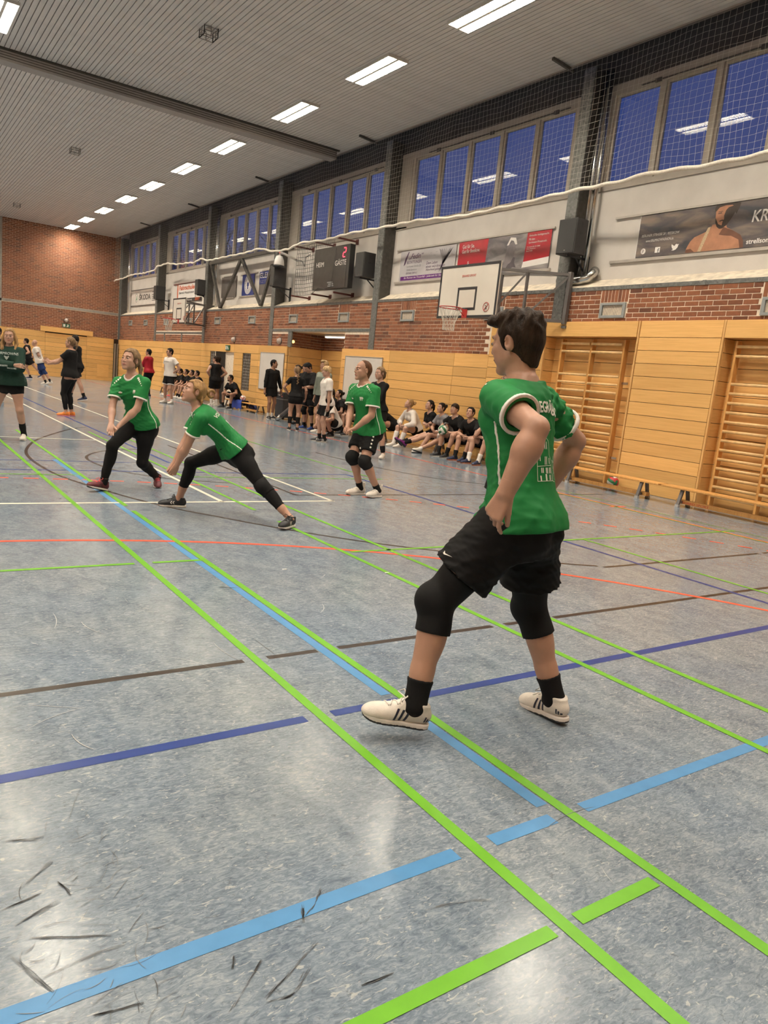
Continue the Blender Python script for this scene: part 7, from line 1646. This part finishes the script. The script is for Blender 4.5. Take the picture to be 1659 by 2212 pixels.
pb = (hl['WL']+hl['WR'])/2+hl['F0']*.10+np.array((0, 0, .02)); ball(pb[0], pb[1], pb[2], .105, (W_, G_), 'white and green ball held on the lap of a seated man', (.9, .2, 1.2))
ball(10.42, 23.75, .42, .105, (W_, ('rose', (.55, .20, .16))), 'pale red and white ball on the blue cloth of the far bench')
ball(10.55, 21.2, .106, .105, (W_, G_), 'pale green and white ball on the floor behind the long sleeved man')
t = empty('blue_cloth', (10.42, 24.0, .30), 'crumpled blue cloth hanging over the far bench', 'cloth')
rb2 = random.Random(8); g = MB(); nx, ny = 12, 18
for i in range(nx+1):
    for j in range(ny+1):
        u = i/nx; y = -.45+.9*j/ny; d = -.16+u*.62; hh = .02+.018*math.sin(y*16+u*5)+.02*rb2.random()
        if d < .0-.0: px, pz = -.15, hh-.02+min(0, (d)*1.6)
        elif d > .29: px, pz = .14, hh-(d-.29)*1.0
        else: px, pz = -.15+d, hh
        g.v.append((px-.0+.012*rb2.random()*(1 if d < 0 else -1), y, pz))
for i in range(nx):
    for j in range(ny): a = i*(ny+1)+j; g.f.append((a, a+ny+1, a+ny+2, a+1)); g.s.append(1)
g.build('cloth', pmat('cloth_blue', (.03, .06, .33), .7, var=.2, vscale=12, bump=.3, bscale=80), t)
t = empty('sports_bag', (10.62, 23.35, 0), 'dark blue bag on the floor under the far bench', 'bag')
o = sdf_part('bag_body', [('+', EL(np.array((0, 0, .13)), ((1, 0, 0), (0, 1, 0), (0, 0, 1)), (.13, .24, .14)), 0), ('+', EL(np.array((.02, .1, .15)), ((1, 0, 0), (0, 1, 0), (0, 0, 1)), (.1, .14, .12)), .05), ('&', HS((0, 0, .004), (0, 0, -1)))], .02, pmat('bag_blue', (.015, .022, .10), .7, var=.2), None)
o.parent = t
MB().tube([(-.02, -.12, .22), (-.04, -.1, .29), (-.04, .05, .31), (-.02, .12, .24)], .012, 6).build('strap', M_BLACK, t)
t = empty('equipment_case', (10.52, 20.75, 0), 'tall black equipment case behind the legs of the long sleeved man', 'case')
MB().box((-.22, -.28, .06), (.22, .28, .82)).build('body', M_RUBBER, t, .03); MB().box((-.23, -.29, .60), (.23, .29, .625)).build('lid_seam', M_GREYST, t)
for y in (-.2, .2): MB().lathe([(.045, -.02), (.05, 0), (.045, .02)], (-.16, y, .05), 14, 'y').build('wheel', M_BLACK, t)
MB().tube([(-.22, -.08, .72), (-.26, -.06, .73), (-.26, .06, .73), (-.22, .08, .72)], .012, 6).build('handle', M_CHROME, t); MB().box((-.226, -.2, .68), (-.22, -.14, .72)).build('latch', pmat('latch_red', (.4, .05, .04), .4, var=.1), t)
t = empty('grey_tube', (9.95, 19.3, 0), 'long grey tube leaning beside the equipment case', 'tube')
MB().tube([(-.12, .55, .05), (.42, -.45, 1.05)], .055, 14).build('tube', M_GREYST, t); MB().tube([(-.13, .57, .03), (-.06, .44, .16)], .062, 14).build('end_cap', M_CHROME, t)
t = empty('folding_table', (10.45, 18.35, 0), 'wooden table with audio gear behind the man with the phone', 'table')
MB().box((-.32, -.60, .98), (.32, .60, 1.03)).build('tabletop', M_BEECH, t, .006)
for x in (-.28, .28):
    for y in (-.54, .54): MB().bar((x, y, .0), (x, y, .98), .05).build('leg', M_GREYST, t)
MB().box((-.3, -.56, .30), (.3, .56, .33)).build('shelf', M_BEECH, t)
t = empty('audio_mixer', (10.40, 18.15, .33), 'black audio rack with small lit lamps on the table shelf', 'mixer')
MB().box((-.25, -.30, 0), (.25, .30, .40)).build('rack', M_BLACK, t, .01)
for j in range(6): MB().lathe([(.012, 0), (.012, -.012), (.004, -.016)], (-.25, -.2+.08*j, .3), 8, 'x').build('indicator_lamp', pmat('indicator', (.9, .4, .05), .4, emit=(1, .35, .05), estr=3), t)
for j in range(4): MB().lathe([(.02, 0), (.018, -.03)], (-.25, -.18+.1*j, .15), 10, 'x').build('knob', M_CHROME, t)
t = empty('cardboard_box', (9.98, 17.9, 0), 'brown cardboard panel standing behind the blue shoes', 'box'); MB().box((-.10, -.22, 0), (.1, .22, .58)).build('carton', pmat('cardboard', (.42, .24, .11), .8, var=.1), t, .006); MB().box((-.102, -.03, 0), (-.1, .03, .58)).build('tape_strip', M_TAN, t)
pj = [v for v in FIGS.values() if v and v['root'].get('label', '').startswith('man in a wide black')][0]['J']
c = (pj['WL']+pj['WR'])/2+pj['F0']*.10+np.array((0, 0, .03)); t = empty('mobile_phone', tuple(c), 'dark phone held by the man in the wide black shirt', 'phone'); t.rotation_euler = (0, .5, math.radians(-165))
MB().box((-.07, -.036, -.004), (.07, .036, .004)).build('body', M_BLACK, t, .004); MB().box((-.065, -.033, .0041), (.065, .033, .0046)).build('screen', pmat('phone_screen', (.1, .12, .14), .2, emit=(.5, .6, .8), estr=.4), t)
# bare trees outside the far windows
M_BARK = pmat('bark', (.045, .036, .036), .9, var=.3, vscale=10)
rt = random.Random(12)
def tree(x, y, h, lab):
    m_ = MB()
    def br(p, d, L, r, k):
        q = p+d*L; m_.tube([tuple(p), tuple((p+q)/2+Vector((rt.uniform(-1, 1), rt.uniform(-1, 1), rt.uniform(-.3, .5)))*L*.06), tuple(q)], [r, r*.85, r*.7], 5 if k > 2 else 3, cap=False)
        if k == 0: return
        for _ in range(3 if k > 1 else 4):
            dd = (d+Vector((rt.uniform(-1, 1), rt.uniform(-1, 1), rt.uniform(-.35, .7)))*.75).normalized(); br(q.lerp(p, rt.uniform(0, .35)), dd, L*rt.uniform(.6, .82), r*.6, k-1)
    br(Vector((0, 0, 0)), Vector((0, 0, 1)), h*.30, h*.016, 5); t = m_.build('bare_tree', M_BARK, None, 0, (x, y, 0)); tag(t, lab, 'tree', 'bare trees outside')
tree(19.0, 52, 12.5, 'bare tree in the dusk outside the farthest window'); tree(18.2, 44.5, 12, 'bare tree in the dusk outside the second farthest window'); tree(20.5, 37.5, 11.5, 'bare tree in the dusk outside the window above the truss')
tag(MB().box((12.9, -10, -.3), (60, 90, -.02)).build('ground', pmat('dusk_ground', (.05, .05, .05), .9, var=.2)), kind='structure')
